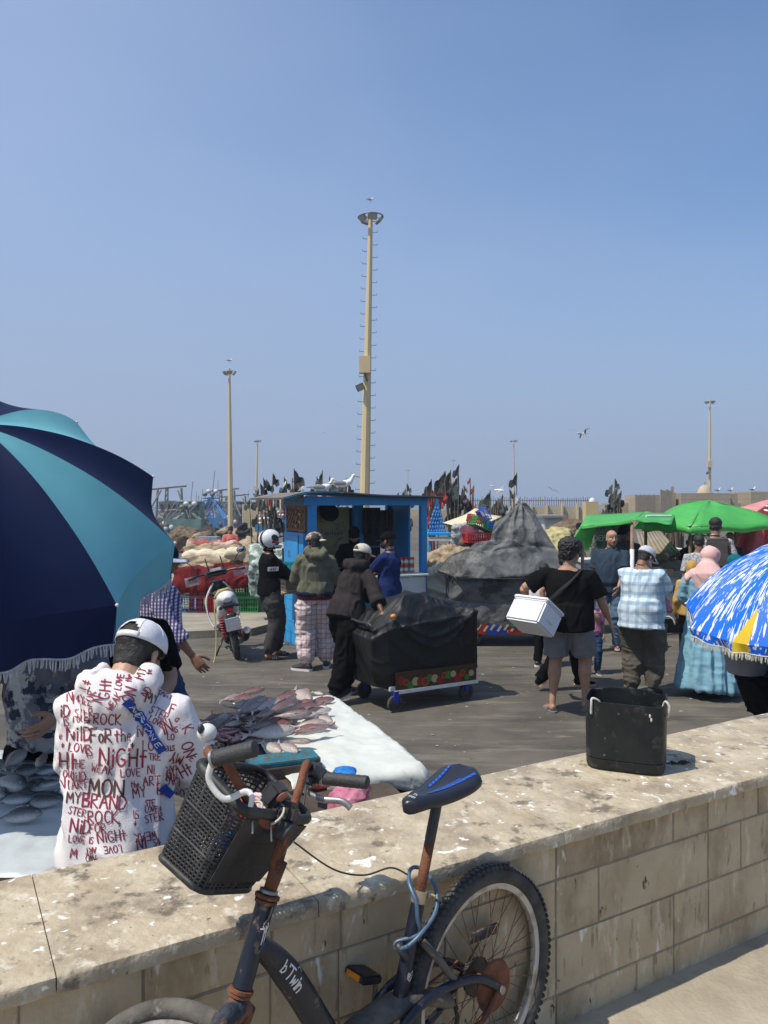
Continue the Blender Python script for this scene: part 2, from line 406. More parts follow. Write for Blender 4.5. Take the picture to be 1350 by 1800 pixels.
def grid_mb(X):
 nv, nu, _ = X.shape; mb = MB(); mb.v = [tuple(p) for p in X.reshape(-1, 3)]
 mb.f = [(j * nu + i, j * nu + i + 1, (j + 1) * nu + i + 1, (j + 1) * nu + i) for j in range(nv - 1) for i in range(nu - 1)]; mb.m = [0] * len(mb.f)
 return mb
def cutmb(mb, keep):
 """keep only the faces whose centre passes the test"""
 v = np.array(mb.v); o = MB(); o.v = mb.v
 for f, m in zip(mb.f, mb.m):
  if keep(v[list(f)].mean(axis=0)): o.f.append(f); o.m.append(m)
 return o
# ================================================================ setting
def layer(m, col, scale, lo, hi, kind='noise', detail=5, stretch=(1, 1, 1), fac=1.0, off=0.0, distort=0.0, rnd=False):
 """lay one more mottled colour over a material's base colour"""
 N = m.node_tree.nodes; L = m.node_tree.links; b = N['Principled BSDF']; inp = b.inputs['Base Color']
 t = N.new('ShaderNodeTexCoord'); mp = N.new('ShaderNodeMapping'); mp.inputs['Scale'].default_value = stretch; mp.inputs['Location'].default_value = (off, off * .7, off * .3)
 L.new(t.outputs['Object'], mp.inputs[0])
 vec = shifted(m, mp.outputs[0]) if rnd else mp.outputs[0]
 if kind == 'voronoi':
  if distort:
   dn = N.new('ShaderNodeTexNoise'); dn.inputs['Scale'].default_value = scale * 1.7; dn.inputs['Detail'].default_value = 4; L.new(vec, dn.inputs['Vector'])
   vm = N.new('ShaderNodeVectorMath'); vm.operation = 'SCALE'; vm.inputs['Scale'].default_value = distort; L.new(dn.outputs['Color'], vm.inputs[0])
   va = N.new('ShaderNodeVectorMath'); L.new(vec, va.inputs[0]); L.new(vm.outputs[0], va.inputs[1]); vec = va.outputs[0]
  n = N.new('ShaderNodeTexVoronoi'); n.inputs['Scale'].default_value = scale; n.inputs['Randomness'].default_value = 1.0; L.new(vec, n.inputs['Vector']); o = n.outputs['Distance']
 else:
  n = N.new('ShaderNodeTexNoise'); n.inputs['Scale'].default_value = scale; n.inputs['Detail'].default_value = detail; n.inputs['Roughness'].default_value = 0.65
  L.new(vec, n.inputs['Vector']); o = n.outputs['Fac']
 r = N.new('ShaderNodeMapRange'); r.inputs['From Min'].default_value = lo; r.inputs['From Max'].default_value = hi; r.inputs['To Max'].default_value = fac; L.new(o, r.inputs['Value'])
 x = N.new('ShaderNodeMix'); x.data_type = 'RGBA'; x.inputs['B'].default_value = (*col, 1)
 if inp.is_linked: L.new(inp.links[0].from_socket, x.inputs['A'])
 else: x.inputs['A'].default_value = inp.default_value
 L.new(r.outputs[0], x.inputs['Factor']); L.new(x.outputs['Result'], inp); return m

m_ground = mat('market_ground', (0.082, 0.072, 0.056), (0.125, 0.112, 0.088), sc=0.9, rough=0.85, bump=0.5, bs=14, contrast=(0.42, 0.62))
layer(m_ground, (0.17, 0.152, 0.12), 1.2, 0.52, 0.62, detail=7, stretch=(0.6, 3.2, 1), fac=0.7)
layer(m_ground, (0.052, 0.047, 0.038), 1.0, 0.53, 0.64, detail=8, stretch=(0.5, 2.6, 1), fac=0.85, off=5)
layer(m_ground, (0.06, 0.055, 0.045), 0.35, 0.54, 0.66, detail=8, stretch=(0.7, 1.6, 1), fac=0.8, off=9)
layer(m_ground, (0.34, 0.32, 0.27), 14, 0.66, 0.71, fac=0.6, off=2)
layer(m_ground, (0.45, 0.43, 0.40), 3.0, 0.075, 0.045, kind='voronoi', distort=0.12, fac=0.75)
layer(m_ground, (0.06, 0.05, 0.038), 6.0, 0.60, 0.66, detail=9, stretch=(.5, 1.8, 1), fac=0.75, off=15)
layer(m_ground, (0.22, 0.20, 0.16), 5.0, 0.62, 0.67, detail=9, stretch=(.35, 2.6, 1), fac=0.6, off=25)
m_walk = mat('walkway_paving', (0.30, 0.255, 0.185), (0.40, 0.35, 0.26), sc=6, rough=0.85, bump=0.5, bs=60)
layer(m_walk, (0.17, 0.14, 0.10), 3.0, 0.52, 0.66, detail=8, fac=0.8)
layer(m_walk, (0.72, 0.70, 0.66), 5.0, 0.12, 0.07, kind='voronoi', distort=0.12, fac=0.9)
def strip(name, pts, m, z, kind='structure'):
 mb = MB(); mb.add([V(x, y, z) for x, y in pts], [tuple(range(len(pts)))]); return setp(mb.build(name, m), kind=kind)
gmb = MB(); gp_ = [(-400, -60), (400, -60), (400, 90), (-15.5, 90), (-9.4, 55), (-400, 55)]
gmb.add([V(x, y, 0) for x, y in gp_], [tuple(range(6))]); setp(gmb.build('ground', m_ground), kind='structure')
WD = V(0.867, 0.4983, 0).normalized(); WN = V(WD.y, -WD.x, 0); W0 = V(-0.85, 1.70, 0)
WZ = 1.02; ZW = 0.362
def W(t, n, z): return W0 + WD * t + WN * n + V(0, 0, z)
WR = Matrix((WD, -WN, V(0, 0, 1))).transposed()      # box axes: along the wall, away from us, up
WRZ = math.atan2(WD.y, WD.x)
def tpx(px, n=-0.04):
 k = (px - 675) / F; o = W0 + WN * n; return (k * o.y - o.x) / (WD.x - WD.y * k)
# raised walkway on our side of the wall
mb = MB(); mb.box(W(2.0, 2.96, ZW / 2), (16, 6.0, ZW - 0.004), WR); setp(mb.build('walkway', m_walk), kind='structure')
# wall
m_block = mat('limestone_block', (0.42, 0.325, 0.195), (0.52, 0.42, 0.27), sc=5, rough=0.75, bump=0.45, bs=50, rnd=True)
layer(m_block, (0.24, 0.17, 0.095), 2.4, 0.50, 0.66, detail=9, stretch=(1.6, 1.6, .8), fac=0.8, rnd=True)
layer(m_block, (0.66, 0.57, 0.42), 9, 0.57, 0.66, detail=7, stretch=(1.8, 1.8, .5), fac=0.6, off=3, rnd=True)
layer(m_block, (0.20, 0.14, 0.08), 16, 0.60, 0.66, detail=6, stretch=(1.6, 1.6, .35), fac=0.7, off=13, rnd=True)
layer(m_block, (0.80, 0.77, 0.70), 4.5, 0.15, 0.05, kind='voronoi', distort=0.30, stretch=(2.2, 2.2, .7), fac=0.75, rnd=True)
layer(m_block, (0.78, 0.74, 0.66), 26, 0.69, 0.72, detail=4, stretch=(1, 1, .5), fac=0.7, off=17, rnd=True)
layer(m_block, (0.05, 0.035, 0.025), 8.0, 0.085, 0.045, kind='voronoi', distort=0.16, stretch=(1.5, 1.5, .7), fac=0.95, off=7, rnd=True)
m_cope = mat('worn_limestone_coping', (0.40, 0.325, 0.215), (0.50, 0.43, 0.31), sc=9, rough=0.7, bump=0.6, bs=45)
layer(m_cope, (0.22, 0.17, 0.12), 5.0, 0.48, 0.64, detail=11, fac=0.7)
layer(m_cope, (0.10, 0.078, 0.055), 11, 0.56, 0.64, detail=9, fac=0.75, off=4)
layer(m_cope, (0.66, 0.60, 0.48), 15, 0.58, 0.64, detail=7, fac=0.6, off=8)
layer(m_cope, (0.07, 0.055, 0.04), 30, 0.66, 0.70, detail=5, fac=0.85, off=11)
layer(m_cope, (0.88, 0.87, 0.84), 5.2, 0.17, 0.08, kind='voronoi', distort=0.36, fac=0.95, off=1)
layer(m_cope, (0.84, 0.83, 0.80), 13, 0.17, 0.10, kind='voronoi', distort=0.10, fac=0.9, off=3)
layer(m_cope, (0.80, 0.78, 0.73), 2.6, 0.62, 0.74, detail=11, fac=0.6, off=6)
layer(m_cope, (0.86, 0.85, 0.80), 9, 0.68, 0.71, detail=6, fac=0.85, off=21)
m_core = mat('mortar', (0.20, 0.17, 0.13), (0.27, 0.235, 0.18), sc=20, rough=0.9)
wall = thing('stone_wall', W(0, 0, 0), 'low wall of pale limestone blocks with a wide stained coping, behind the bicycle', 'wall')
def loc(o, root): o.parent = root; o.matrix_parent_inverse = Matrix.Translation(-root.location); return o
mb = MB(); mb.box(W(2.0, -0.2945, 0.49), (12, 0.515, 0.98), WR); loc(mb.build('core', m_core), wall)
rows = [(1.0, 0.848, [-400, -120, 33, 250, 477, 598, 891, 975, 1181, 1242, 1330, 1430, 1560]),
  (0.848, 0.655, [-400, -60, 120, 300, 474, 594, 780, 975, 1050, 1242, 1300, 1470, 1560]),
  (0.655, 0.463, [-400, -60, 150, 350, 594, 800, 975, 1182, 1243, 1400, 1560]),
  (0.463, 0.35, [-400, 150, 450, 700, 975, 1117, 1182, 1350, 1560])]
rj = random.Random(3)
for z1, z0, xs in rows:
 ts = [-3.0] + [tpx(x) for x in xs[1:]] + [7.5]
 for a, b in zip(ts[:-1], ts[1:]):
  L_ = b - a - 0.005; th = 0.012 + rj.uniform(-0.0015, 0.0015)
  c = W((a + b) / 2, -0.052 + th / 2, (z0 + z1) / 2)
  mb = MB(); mb.box((0, 0, 0), (L_, 0.03, z1 - z0 - 0.005), bev=0.0025)
  o = mb.build('stone_block', m_block); o.location = c + WN * (-0.003); o.rotation_euler = (rj.uniform(-.003, .003), 0, WRZ);
  loc(o, wall)
cuts = [-3.0, -1.2, tpx(99, 0), tpx(560, 0), tpx(992, 0), tpx(1330, 0), 4.0, 5.6, 7.5]
for i, (a, b) in enumerate(zip(cuts[:-1], cuts[1:])):
 nu = max(8, int((b - a) / 0.03)); rows_ = []
 prof = [(-0.569, 0.0), (-0.57, 0.036), (-0.562, 0.043)] + [(-0.55 + .5 * k / 6, 0.0445) for k in range(7)] + [(-0.008, 0.0442), (-0.002, 0.041), (0.0, 0.034), (0.001, 0.006), (-0.002, 0.0), (-0.3, 0.0)]
 k = len(prof); vs = []
 for q in range(nu + 1):
  t = a + 0.0015 + (b - a - 0.003) * q / nu
  for (n_, z_) in prof: vs.append((t, n_, z_))
 A = np.array(vs); ch = fbm(np.c_[A[:, 0] * 9, A[:, 1] * 9, A[:, 2] * 30 + i], 4)
 front = np.clip((A[:, 1] + 0.06) / 0.06, 0, 1);
 A[:, 1] += ch * 0.0035 * front - np.clip(ch - .75, 0, 1) * 0.022 * front
 A[:, 2] += np.where(A[:, 2] > 0.04, fbm(A * 3 + 4, 3) * 0.0015, 0)
 fs = [(q * k + j, q * k + (j + 1) % k, (q + 1) * k + (j + 1) % k, (q + 1) * k + j) for q in range(nu) for j in range(k)]
 fs += [tuple(range(k)), tuple(nu * k + j for j in range(k - 1, -1, -1))]
 mb = MB(); mb.add([W(t, n_, z_ + WZ - 0.0445) for t, n_, z_ in A], fs)
 loc(mb.build('coping_slab', m_cope, smooth=True, auto=True), wall)
# kelp scrap and grime at the wall foot
# raised quay platform on the far left with its kerb
m_plat = mat('quay_platform', (0.25, 0.225, 0.175), (0.33, 0.30, 0.24), sc=1.5, rough=0.9, bump=0.4, bs=20)
layer(m_plat, (0.14, 0.125, 0.10), 1.4, 0.5, 0.68, detail=8, stretch=(.5, 2, 1), fac=0.8)
k0 = G(230, 1128, 0); k1 = G(442, 1118, 0); k2 = G(500, 1100, 0.0)
mb = MB(); pts = [k0, k1, G(520, 1097, 0), V(-0.6, 14.5, 0), V(-0.6, 20, 0), V(-1, 24, 0), V(-30, 24, 0), V(-30, 12.3, 0)]
mb.add([p for p in pts] + [p + V(0, 0, .12) for p in pts], [tuple(range(8, 16))] + [(i, (i + 1) % 8, 8 + (i + 1) % 8, 8 + i) for i in range(8)])
setp(mb.build('platform', m_plat), kind='structure')
# manhole covers in the market ground
m_iron = mat('cast_iron', (0.07, 0.065, 0.06), (0.11, 0.10, 0.09), sc=30, rough=0.7)
mh = None

# ---------------------------------------------------------------- light masts
m_mast = mat('cream_mast_paint', (0.66, 0.52, 0.27), (0.58, 0.45, 0.23), sc=2, rough=0.5, stretch=(1, 1, .2))
m_galv = mat('galvanised', (0.33, 0.33, 0.32), (0.25, 0.24, 0.22), sc=12, rough=0.55, metal=0.3)
m_glassl = mat('lamp_glass', (0.42, 0.45, 0.30), (0.25, 0.27, 0.20), sc=20, rough=0.2)
m_white = mat('white_paint', (0.75, 0.75, 0.73), (0.62, 0.62, 0.60), sc=10, rough=0.5)
m_dark = mat('dark_metal', (0.03, 0.03, 0.03), rough=0.5)
def light_mast(px, ptop, pbase, Y, w, label, lean=0.0, detail=True, boxz=None, ring=0.0):
 top = P(px, ptop, Y); base = V(top.x - lean, Y, 0); h = top.z
 t = thing('light_mast', base, label, 'light mast', 'tall light masts over the port')
 def q(z): return V(lean * z / h, 0, z)
 mb = MB(); n = 8
 mb.tube([q(0), q(h * .35), q(h * .38), q(h - .3)], [w, w * .82, w * .78, w * .38], 8, cap=True); mb.build('pole', m_mast, t, smooth=True, auto=True)
 s = w * 2
 mb = MB(); rr = ring or s * 1.1
 mb.tube([q(h - .55) + V(rr * math.cos(a), rr * math.sin(a), .03 * math.cos(a)) for a in [2 * math.pi * i / 24 for i in range(24)]], [(s * .05, s * .10)] * 24, 6, closed=True, xdir=(0, 0, 1))
 for a in (0.3, 1.9, 3.4, 5.0): mb.cyl(q(h - .55), q(h - .55) + V(rr * math.cos(a), rr * math.sin(a), 0), s * .04, n=6)
 mb.build('lamp_ring', m_galv, t, smooth=True)
 for a in (-1.35, -2.6, 0.4, 2.4):
  c = q(h - .6) + V(rr * .75 * math.cos(a), rr * .75 * math.sin(a), -s * .10); Rr = Matrix.Rotation(a + math.pi / 2, 3, 'Z') @ Matrix.Rotation(R(35), 3, 'X')
  mb = MB(); mb.box(c, (s * .85, s * .25, s * .6), Rr, bev=s * .04)
  o = mb.build('floodlight', m_galv, t)
  mb = MB(); mb.box(c + Rr @ V(0, -s * .135, 0), (s * .72, s * .02, s * .48), Rr); mb.build('lens', m_glassl, o)
 if detail:
  zz = 2.2; i = 0
  while zz < h - 1.2:
   sd = 1 if i % 2 else -1; r0 = w * (.95 - .5 * zz / h)
   g = MB(); g.tube([q(zz) + V(sd * r0, 0, 0), q(zz) + V(sd * (r0 + .22), -.02, 0), q(zz) + V(sd * (r0 + .23), -.02, .09)], .014, 5); g.build('climbing_rung', m_dark, t); zz += .31; i += 1
 if boxz:
  b = q(boxz); mb = MB(); mb.box(b + V(-w * .45, -w * .9, 0), (w * 2.1, w * 1.4, w * 3.1), bev=w * .06); mb.build('switch_box', m_mast, t)
  mb = MB(); mb.tube([b + V(-w * .5, -w * .8, -w * 1.5), b + V(-w * .35, -w * 1.1, -w * 2.1), b + V(0, -w * .9, -w * 3.0)], w * .14, 6); mb.build('cable', m_dark, t)
  c = b + V(-w * 1.3, -w * 1.2, -w * 4.1); Rr = Matrix.Rotation(R(-25), 3, 'Y') @ Matrix.Rotation(R(30), 3, 'X')
  mb = MB(); mb.box(c, (w * 1.5, w * .5, w * 1.2), Rr, bev=w * .05); mb.cyl(c, q(b.z - w * 3.9), w * .12); o = mb.build('floodlight', m_dark, t)
  mb = MB(); mb.box(c + Rr @ V(0, -w * .27, 0), (w * 1.25, w * .03, w * .95), Rr); mb.build('lens', m_glassl, o)
 return t
mast_main = light_mast(652, 362, 886, 38, 0.27, 'tall cream light mast with climbing rungs and a switch box, rising behind the blue kiosk', lean=0.36, boxz=(886 - 643) * 38 / F + 2.1, ring=.60)
light_mast(403, 640, 930, 54, 0.21, 'cream light mast standing above the man in the salmon shirt', lean=-0.10, ring=.46, detail=False)
light_mast(1248, 699, 886, 108, 0.30, 'light mast rising over the stone dome on the right', lean=0.1, ring=.75, detail=False, boxz=(886 - 816) * 108 / F + 2.1)
light_mast(453, 770, 886, 150, 0.30, 'small pale light mast just left of the kiosk roof', lean=0.4, ring=.75, detail=False, boxz=5.2)
light_mast(903, 770, 886, 150, 0.26, 'thin pale light mast behind the peak of the grey tarpaulin', ring=.8, detail=False)
light_mast(717, 824, 886, 280, 0.22, 'distant light mast just right of the tall central mast', ring=.9, detail=False)
light_mast(797, 806, 886, 250, 0.22, 'distant light mast behind the tallest bundle of black flags', ring=.9, detail=False)
# ================================================================ bicycle
m_frame = mat('dark_blue_frame_paint', (0.004, 0.007, 0.018), (0.009, 0.013, 0.024), sc=14, rough=0.42, bump=0.12, bs=90)
layer(m_frame, (0.16, 0.125, 0.09), 26, 0.60, 0.70, fac=0.8); layer(m_frame, (0.15, 0.06, 0.025), 16, 0.66, 0.72, fac=0.9, off=4)
m_rust = mat('rusted_steel', (0.21, 0.075, 0.03), (0.12, 0.045, 0.02), sc=22, rough=0.85, bump=0.5, bs=160)
layer(m_rust, (0.06, 0.03, 0.02), 12, 0.55, 0.7, fac=0.8)
m_forkp = mat('fork_rust_over_blue', (0.02, 0.028, 0.045), (0.20, 0.085, 0.04), sc=13, rough=0.7, bump=0.5, bs=120, contrast=(0.45, 0.55))
m_rubber = mat('tyre_rubber', (0.028, 0.028, 0.028), (0.075, 0.07, 0.06), sc=18, rough=0.85, bump=0.3, bs=60)
m_oldtyre = mat('old_grey_tyre', (0.14, 0.13, 0.11), (0.06, 0.056, 0.05), sc=9, rough=0.9, bump=0.4, bs=80)
layer(m_oldtyre, (0.30, 0.28, 0.23), 16, 0.58, 0.68, fac=0.8)
m_rim = mat('weathered_alloy_rim', (0.50, 0.48, 0.44), (0.30, 0.26, 0.20), sc=14, rough=0.45, metal=0.4, contrast=(.45, .6))
m_spoke = mat('rusty_spoke', (0.10, 0.055, 0.035), (0.2, 0.1, 0.06), sc=60, rough=0.6, metal=0.3)
m_blackp = mat('black_plastic', (0.022, 0.022, 0.024), (0.04, 0.04, 0.042), sc=20, rough=0.45, bump=0.1)
m_basket = mat('dusty_black_basket', (0.016, 0.016, 0.017), (0.07, 0.07, 0.066), sc=18, rough=0.55, bump=0.2, contrast=(.45, .75))
m_greyp = mat('dusty_guard', (0.15, 0.13, 0.10), (0.045, 0.043, 0.042), sc=9, rough=0.8, bump=0.4, bs=80)
m_grip = mat('black_rubber_grip', (0.03, 0.03, 0.032), (0.045, 0.045, 0.045), sc=40, rough=0.6, bump=0.3, bs=200)
m_wplast = mat('white_plastic', (0.72, 0.72, 0.70), (0.60, 0.59, 0.56), sc=25, rough=0.35)
m_alloy = mat('brake_alloy', (0.34, 0.34, 0.34), (0.22, 0.21, 0.2), sc=30, rough=0.4, metal=0.6)
m_gold = mat('brushed_gold_ring', (0.45, 0.38, 0.26), rough=0.4, metal=0.7)
m_orange = mat('amber_reflector', (0.75, 0.28, 0.02), (0.6, 0.2, 0.02), sc=90, rough=0.25)
m_bluecab = mat('blue_cable_sheath', (0.05, 0.10, 0.16), (0.09, 0.16, 0.24), sc=20, rough=0.35)
m_saddle = mat('saddle_vinyl', (0.012, 0.014, 0.022), (0.018, 0.02, 0.03), sc=12, rough=0.32, bump=0.05)
m_sblue = mat('saddle_blue_print', (0.02, 0.09, 0.42), rough=0.35)
m_pcable = mat('black_cable', (0.02, 0.02, 0.02), rough=0.5)

ba = R(46.7542); bp_ = R(1.8223); ha = R(67.7914)
BF = V(-math.sin(ba), -math.cos(ba), 0); Bn = V(math.cos(ba), -math.sin(ba), 0)
BU = V(0, 0, math.cos(bp_)) - Bn * math.sin(bp_); BN = Bn * math.cos(bp_) + V(0, 0, math.sin(bp_))
BM = Matrix((BF, BN, BU)).transposed().to_4x4(); BM.translation = V(.2985, 2.2788, .3638)
bike = thing('bicycle', (0, 0, 0), 'rusty dark blue bicycle with a black basket leaning against the stone wall', 'bicycle'); bike.matrix_world = BM
def bfn(mb, name, m, parent=None, **kw):
 """mesh written in bicycle axes: x forward, y towards our side, z up"""
 return mb.build(name, m, parent or bike, **kw)
def seat(u, w=0): return V(.3106 - (u - .5) / 2.899, w, u)
def head(u, w=0): return V(.7676 - (u - .8) * .4083, w, u)
WR_ = .3214
def wheel(M, knobby, mt, nsp, rootname, rr=WR_, seed=1):
 q = MB(); prof_n = 12; tr = .026 if knobby else .022
 prof = [(rr - tr + tr * math.cos(a), tr * math.sin(a)) for a in [2 * math.pi * i / prof_n for i in range(prof_n)]]
 q.lathe(prof, 72, M=M.to_3x3() @ Matrix.Rotation(R(90), 3, 'X'), c=M.translation, closed=True)
 wh = MB(); o = q.build('tyre', mt, bike, smooth=True)
 RX = M.to_3x3() @ Matrix.Rotation(R(90), 3, 'X'); T = M.translation
 if knobby:
  kn = MB(); rnd = random.Random(4)
  for i in range(96):
   a = 2 * math.pi * i / 96
   for z, s_ in ((-.014, 1), (.014, -1), (0, 1)):
    aa = a + (0.03 if z == 0 else 0); c = V((rr - tr + (tr + .002) * math.cos(z / tr * 1.1)) * math.cos(aa), (rr - tr + (tr + .002) * math.cos(z / tr * 1.1)) * math.sin(aa), z * 1.25)
    Rk = Matrix.Rotation(aa, 3, 'Z') @ Matrix.Rotation(s_ * .5, 3, 'X') @ Matrix.Rotation(-z / tr * .8, 3, 'Y')
    kn.box(RX @ c + T, (.007, .012, .011 if z else .016), RX @ Rk)
  setp(kn.build('tread_blocks', m_rubber, bike), kind='stuff')
 q = MB(); r0 = rr - 2 * tr + .004
 q.lathe([(r0, -.012), (r0 - .006, -.012), (r0 - .018, -.009), (r0 - .020, 0), (r0 - .018, .009), (r0 - .006, .012), (r0, .012), (r0 + .004, .013), (r0 + .003, .008), (r0 - .004, 0), (r0 + .003, -.008), (r0 + .004, -.013)], 72, M=RX, c=T, closed=True)
 q.build('rim', m_rim, bike, smooth=True, auto=True)
 q = MB(); q.cyl(RX @ V(0, 0, -.055) + T, RX @ V(0, 0, .055) + T, .006); q.lathe([(.009, -.04), (.02, -.035), (.021, -.03), (.012, -.026), (.012, .026), (.021, .03), (.02, .035), (.009, .04)], 16, M=RX, c=T)
 q.build('hub', m_rust, bike, smooth=True, auto=True)
 base = None
 for i in range(nsp):
  a = 2 * math.pi * i / nsp; sd = 1 if i % 2 else -1; b = a + (1 if (i // 2) % 2 else -1) * 1.15
  p0 = V(.02 * math.cos(b), .02 * math.sin(b), sd * .031); p1 = V((r0 - .018) * math.cos(a), (r0 - .018) * math.sin(a), 0)
  q = MB(); q.cyl(RX @ p0 + T, RX @ p1 + T, .0012, n=5); q.build('spoke', m_spoke, bike)
rearM = Matrix.Translation((0, 0, WR_))
wheel(rearM, True, m_rubber, 36, 'rear')
# steering assembly: turned 65 degrees to the rider's right
AX = V(-math.cos(ha), 0, math.sin(ha)); PF = V(math.sin(ha), 0, math.cos(ha)); ST = Matrix.Rotation(R(-65.33), 3, AX)
FX = ST @ PF; FY = ST @ V(0, 1, 0); FO = head(.823)
FMx = Matrix((FX, FY, AX)).transposed().to_4x4(); FMx.translation = FO
def fr(f, l, u): return FMx @ V(f, l, u)
Cw = V(.99642, -.054905, .306221)
Mw = (Matrix((ST @ V(1, 0, 0), ST @ V(0, 1, 0), ST @ V(0, 0, 1))).transposed()).to_4x4(); Mw.translation = Cw
wheel(Mw, False, m_oldtyre, 28, 'front')
# frame
q = MB(); q.tube([head(.652), head(.66), head(.80), head(.818)], [.024, .023, .0225, .024], 16); bfn(q, 'head_tube', m_frame, smooth=True, auto=True)
for u0, r0, mm in ((.818, .027, m_rust), (.828, .030, m_rust), (.838, .022, m_alloy), (.645, .029, m_rust), (.637, .026, m_rust)):
 q = MB(); q.tube([head(u0 - .004), head(u0 - .003), head(u0 + .003), head(u0 + .004)], [r0 * .9, r0, r0, r0 * .9], 16); bfn(q, 'headset_ring', mm, smooth=True, auto=True)
def bez(p, n=16):
 """smooth curve through the given points"""
 p = [Vector(a) for a in p]; out = []
 for i in range(len(p) - 1):
  a = p[max(i - 1, 0)]; b = p[i]; c = p[i + 1]; d = p[min(i + 2, len(p) - 1)]
  for k in range(n):
   t = k / n; out.append(0.5 * ((2 * b) + (c - a) * t + (2 * a - 5 * b + 4 * c - d) * t * t + (3 * b - a - 3 * c + d) * t ** 3))
 out.append(p[-1]); return out
dt = bez([(.79, 0, .735), (.735, 0, .672), (.68, 0, .59), (.615, 0, .475), (.55, 0, .36), (.47, 0, .285), (.39, 0, .27)], 8)
q = MB(); q.tube(dt, [(.03, .022 + .012 * min(1, i / 12)) for i in range(len(dt))], 16, xdir=(0, 1, 0)); bfn(q, 'down_tube', m_frame, smooth=True)
q = MB(); q.tube([seat(.40), seat(.64)], [.021, .019], 16); q.tube([seat(.41), seat(.395)], [.028, .03], 16); bfn(q, 'seat_tube', m_frame, smooth=True, auto=True)
q = MB(); q.tube([seat(.64), seat(.655), seat(.67)], [.0205, .0215, .0205], 16); q.box(seat(.655) + V(-.028, 0.012, 0), (.022, .014, .014), bev=.002); q.cyl(seat(.655) + V(-.03, -.01, 0), seat(.655) + V(-.03, .035, 0), .004); bfn(q, 'seat_clamp', m_gold, smooth=True, auto=True)
q = MB(); q.tube([seat(.62), seat(.79)], .0145, 16); bfn(q, 'seat_post', m_rust, smooth=True)
q = MB(); q.tube([seat(.789), seat(.80), seat(.885)], [.0148, .0152, .0152], 16); q.box(seat(.892), (.05, .034, .02), bev=.004); bfn(q, 'seat_post_upper', m_blackp, smooth=True, auto=True)
# the wide dusty beam running forward from the foot of the seat tube
bm_ = bez([(.17, 0, .34), (.28, 0, .395), (.37, 0, .405), (.47, 0, .40), (.56, 0, .37), (.62, 0, .30)], 6)
q = MB(); q.tube(bm_, [(.045, .022)] * len(bm_), 12, xdir=(0, 1, 0)); bfn(q, 'main_beam', m_greyp, smooth=True)
for sd in (1, -1):
 st_ = bez([(.50, sd * .052, .30), (.40, sd * .056, .375), (.31, sd * .06, .415), (.20, sd * .062, .415), (.09, sd * .062, .385), (.0, sd * .062, .325)], 8)
 q = MB(); q.tube(st_, .0125, 10); bfn(q, 'chain_stay', m_frame, smooth=True)
 q = MB(); q.tube(bez([(.27, sd * .02, .545), (.24, sd * .045, .50), (.18, sd * .055, .415)], 8), .011, 8); bfn(q, 'seat_stay', m_greyp if sd > 0 else m_frame, smooth=True)
 q = MB(); q.tube(bez([(.0, sd * .066, .32), (.08, sd * .066, .27), (.2, sd * .06, .24), (.36, sd * .05, .26)], 6), .010, 8); bfn(q, 'lower_stay', m_rust if sd > 0 else m_frame, smooth=True)
q = MB(); RXr = Matrix.Rotation(R(90), 3, 'X')
q.lathe([(.012, 0), (.07, .002), (.074, .008), (.07, .014), (.02, .018), (.0, .018)], 40, M=RXr, c=V(0, .052, WR_)); bfn(q, 'brake_drum', m_rust, smooth=True, auto=True)
q = MB(); q.lathe([(.0, -.01), (.012, -.01), (.012, .008), (.0, .008)], 6, M=RXr, c=V(0, .07, WR_)); bfn(q, 'axle_nut', m_alloy)
q = MB()
for k in range(6):
 rk = .055 - .004 * k; q.lathe([(rk, -.001), (rk, .001), (.01, .001)], 22, M=RXr, c=V(0, -.022 - .005 * k, WR_))
 for i in range(18): a = 2 * math.pi * i / 18; q.box(V(rk * math.cos(a), -.022 - .005 * k, WR_ + rk * math.sin(a)), (.006, .002, .006), Matrix.Rotation(-a, 3, 'Y'))
setp(bfn(q, 'cassette', m_blackp), kind='stuff')
q = MB(); q.tube(bez([(.05, -.07, .25), (.03, -.075, .19), (.06, -.07, .14), (.10, -.06, .15), (.11, -.06, .21)], 6), .008, 6)
q.lathe([(.0, -.003), (.024, -.003), (.024, .003), (.0, .003)], 14, M=RXr, c=V(.10, -.065, .17)); bfn(q, 'derailleur', m_blackp, smooth=True, auto=True)
q = MB(); q.tube(bez([(.05, -.05, .375), (.18, -.05, .36), (.33, -.05, .345), (.39, -.05, .33)], 10), (.004, ) * 31, 5); q.tube(bez([(.10, -.05, .19), (.2, -.05, .2), (.33, -.05, .22), (.39, -.05, .21)], 10), (.004, ) * 31, 5); bfn(q, 'chain', m_rust)
q = MB(); q.lathe([(.02, -.002), (.085, -.002), (.085, .002), (.02, .002)], 40, M=RXr, c=V(.39, -.05, .27), closed=True); bfn(q, 'chainring', m_rust)
q = MB(); q.tube([(.39, -.06, .27), (.35, -.085, .415)], [(.012, .008), (.010, .007)], 8); bfn(q, 'crank_arm', m_greyp, smooth=True)
q = MB(); q.tube([(.39, .07, .27), (.43, .085, .12)], [(.012, .008), (.010, .007)], 8); bfn(q, 'crank_arm', m_greyp, smooth=True)
for c, lb in ((V(.35, -.135, .425), 1), (V(.43, .135, .11), 0)):
 q = MB(); q.box(c, (.075, .085, .024), Matrix.Rotation(R(-20), 3, 'Y'), bev=.006)
 o = bfn(q, 'pedal', m_blackp)
 for sx in (1, -1):
  q = MB(); q.box(c + Matrix.Rotation(R(-20), 3, 'Y') @ V(sx * .039, 0, 0), (.004, .052, .015), Matrix.Rotation(R(-20), 3, 'Y')); q.build('pedal_reflector', m_orange, o)
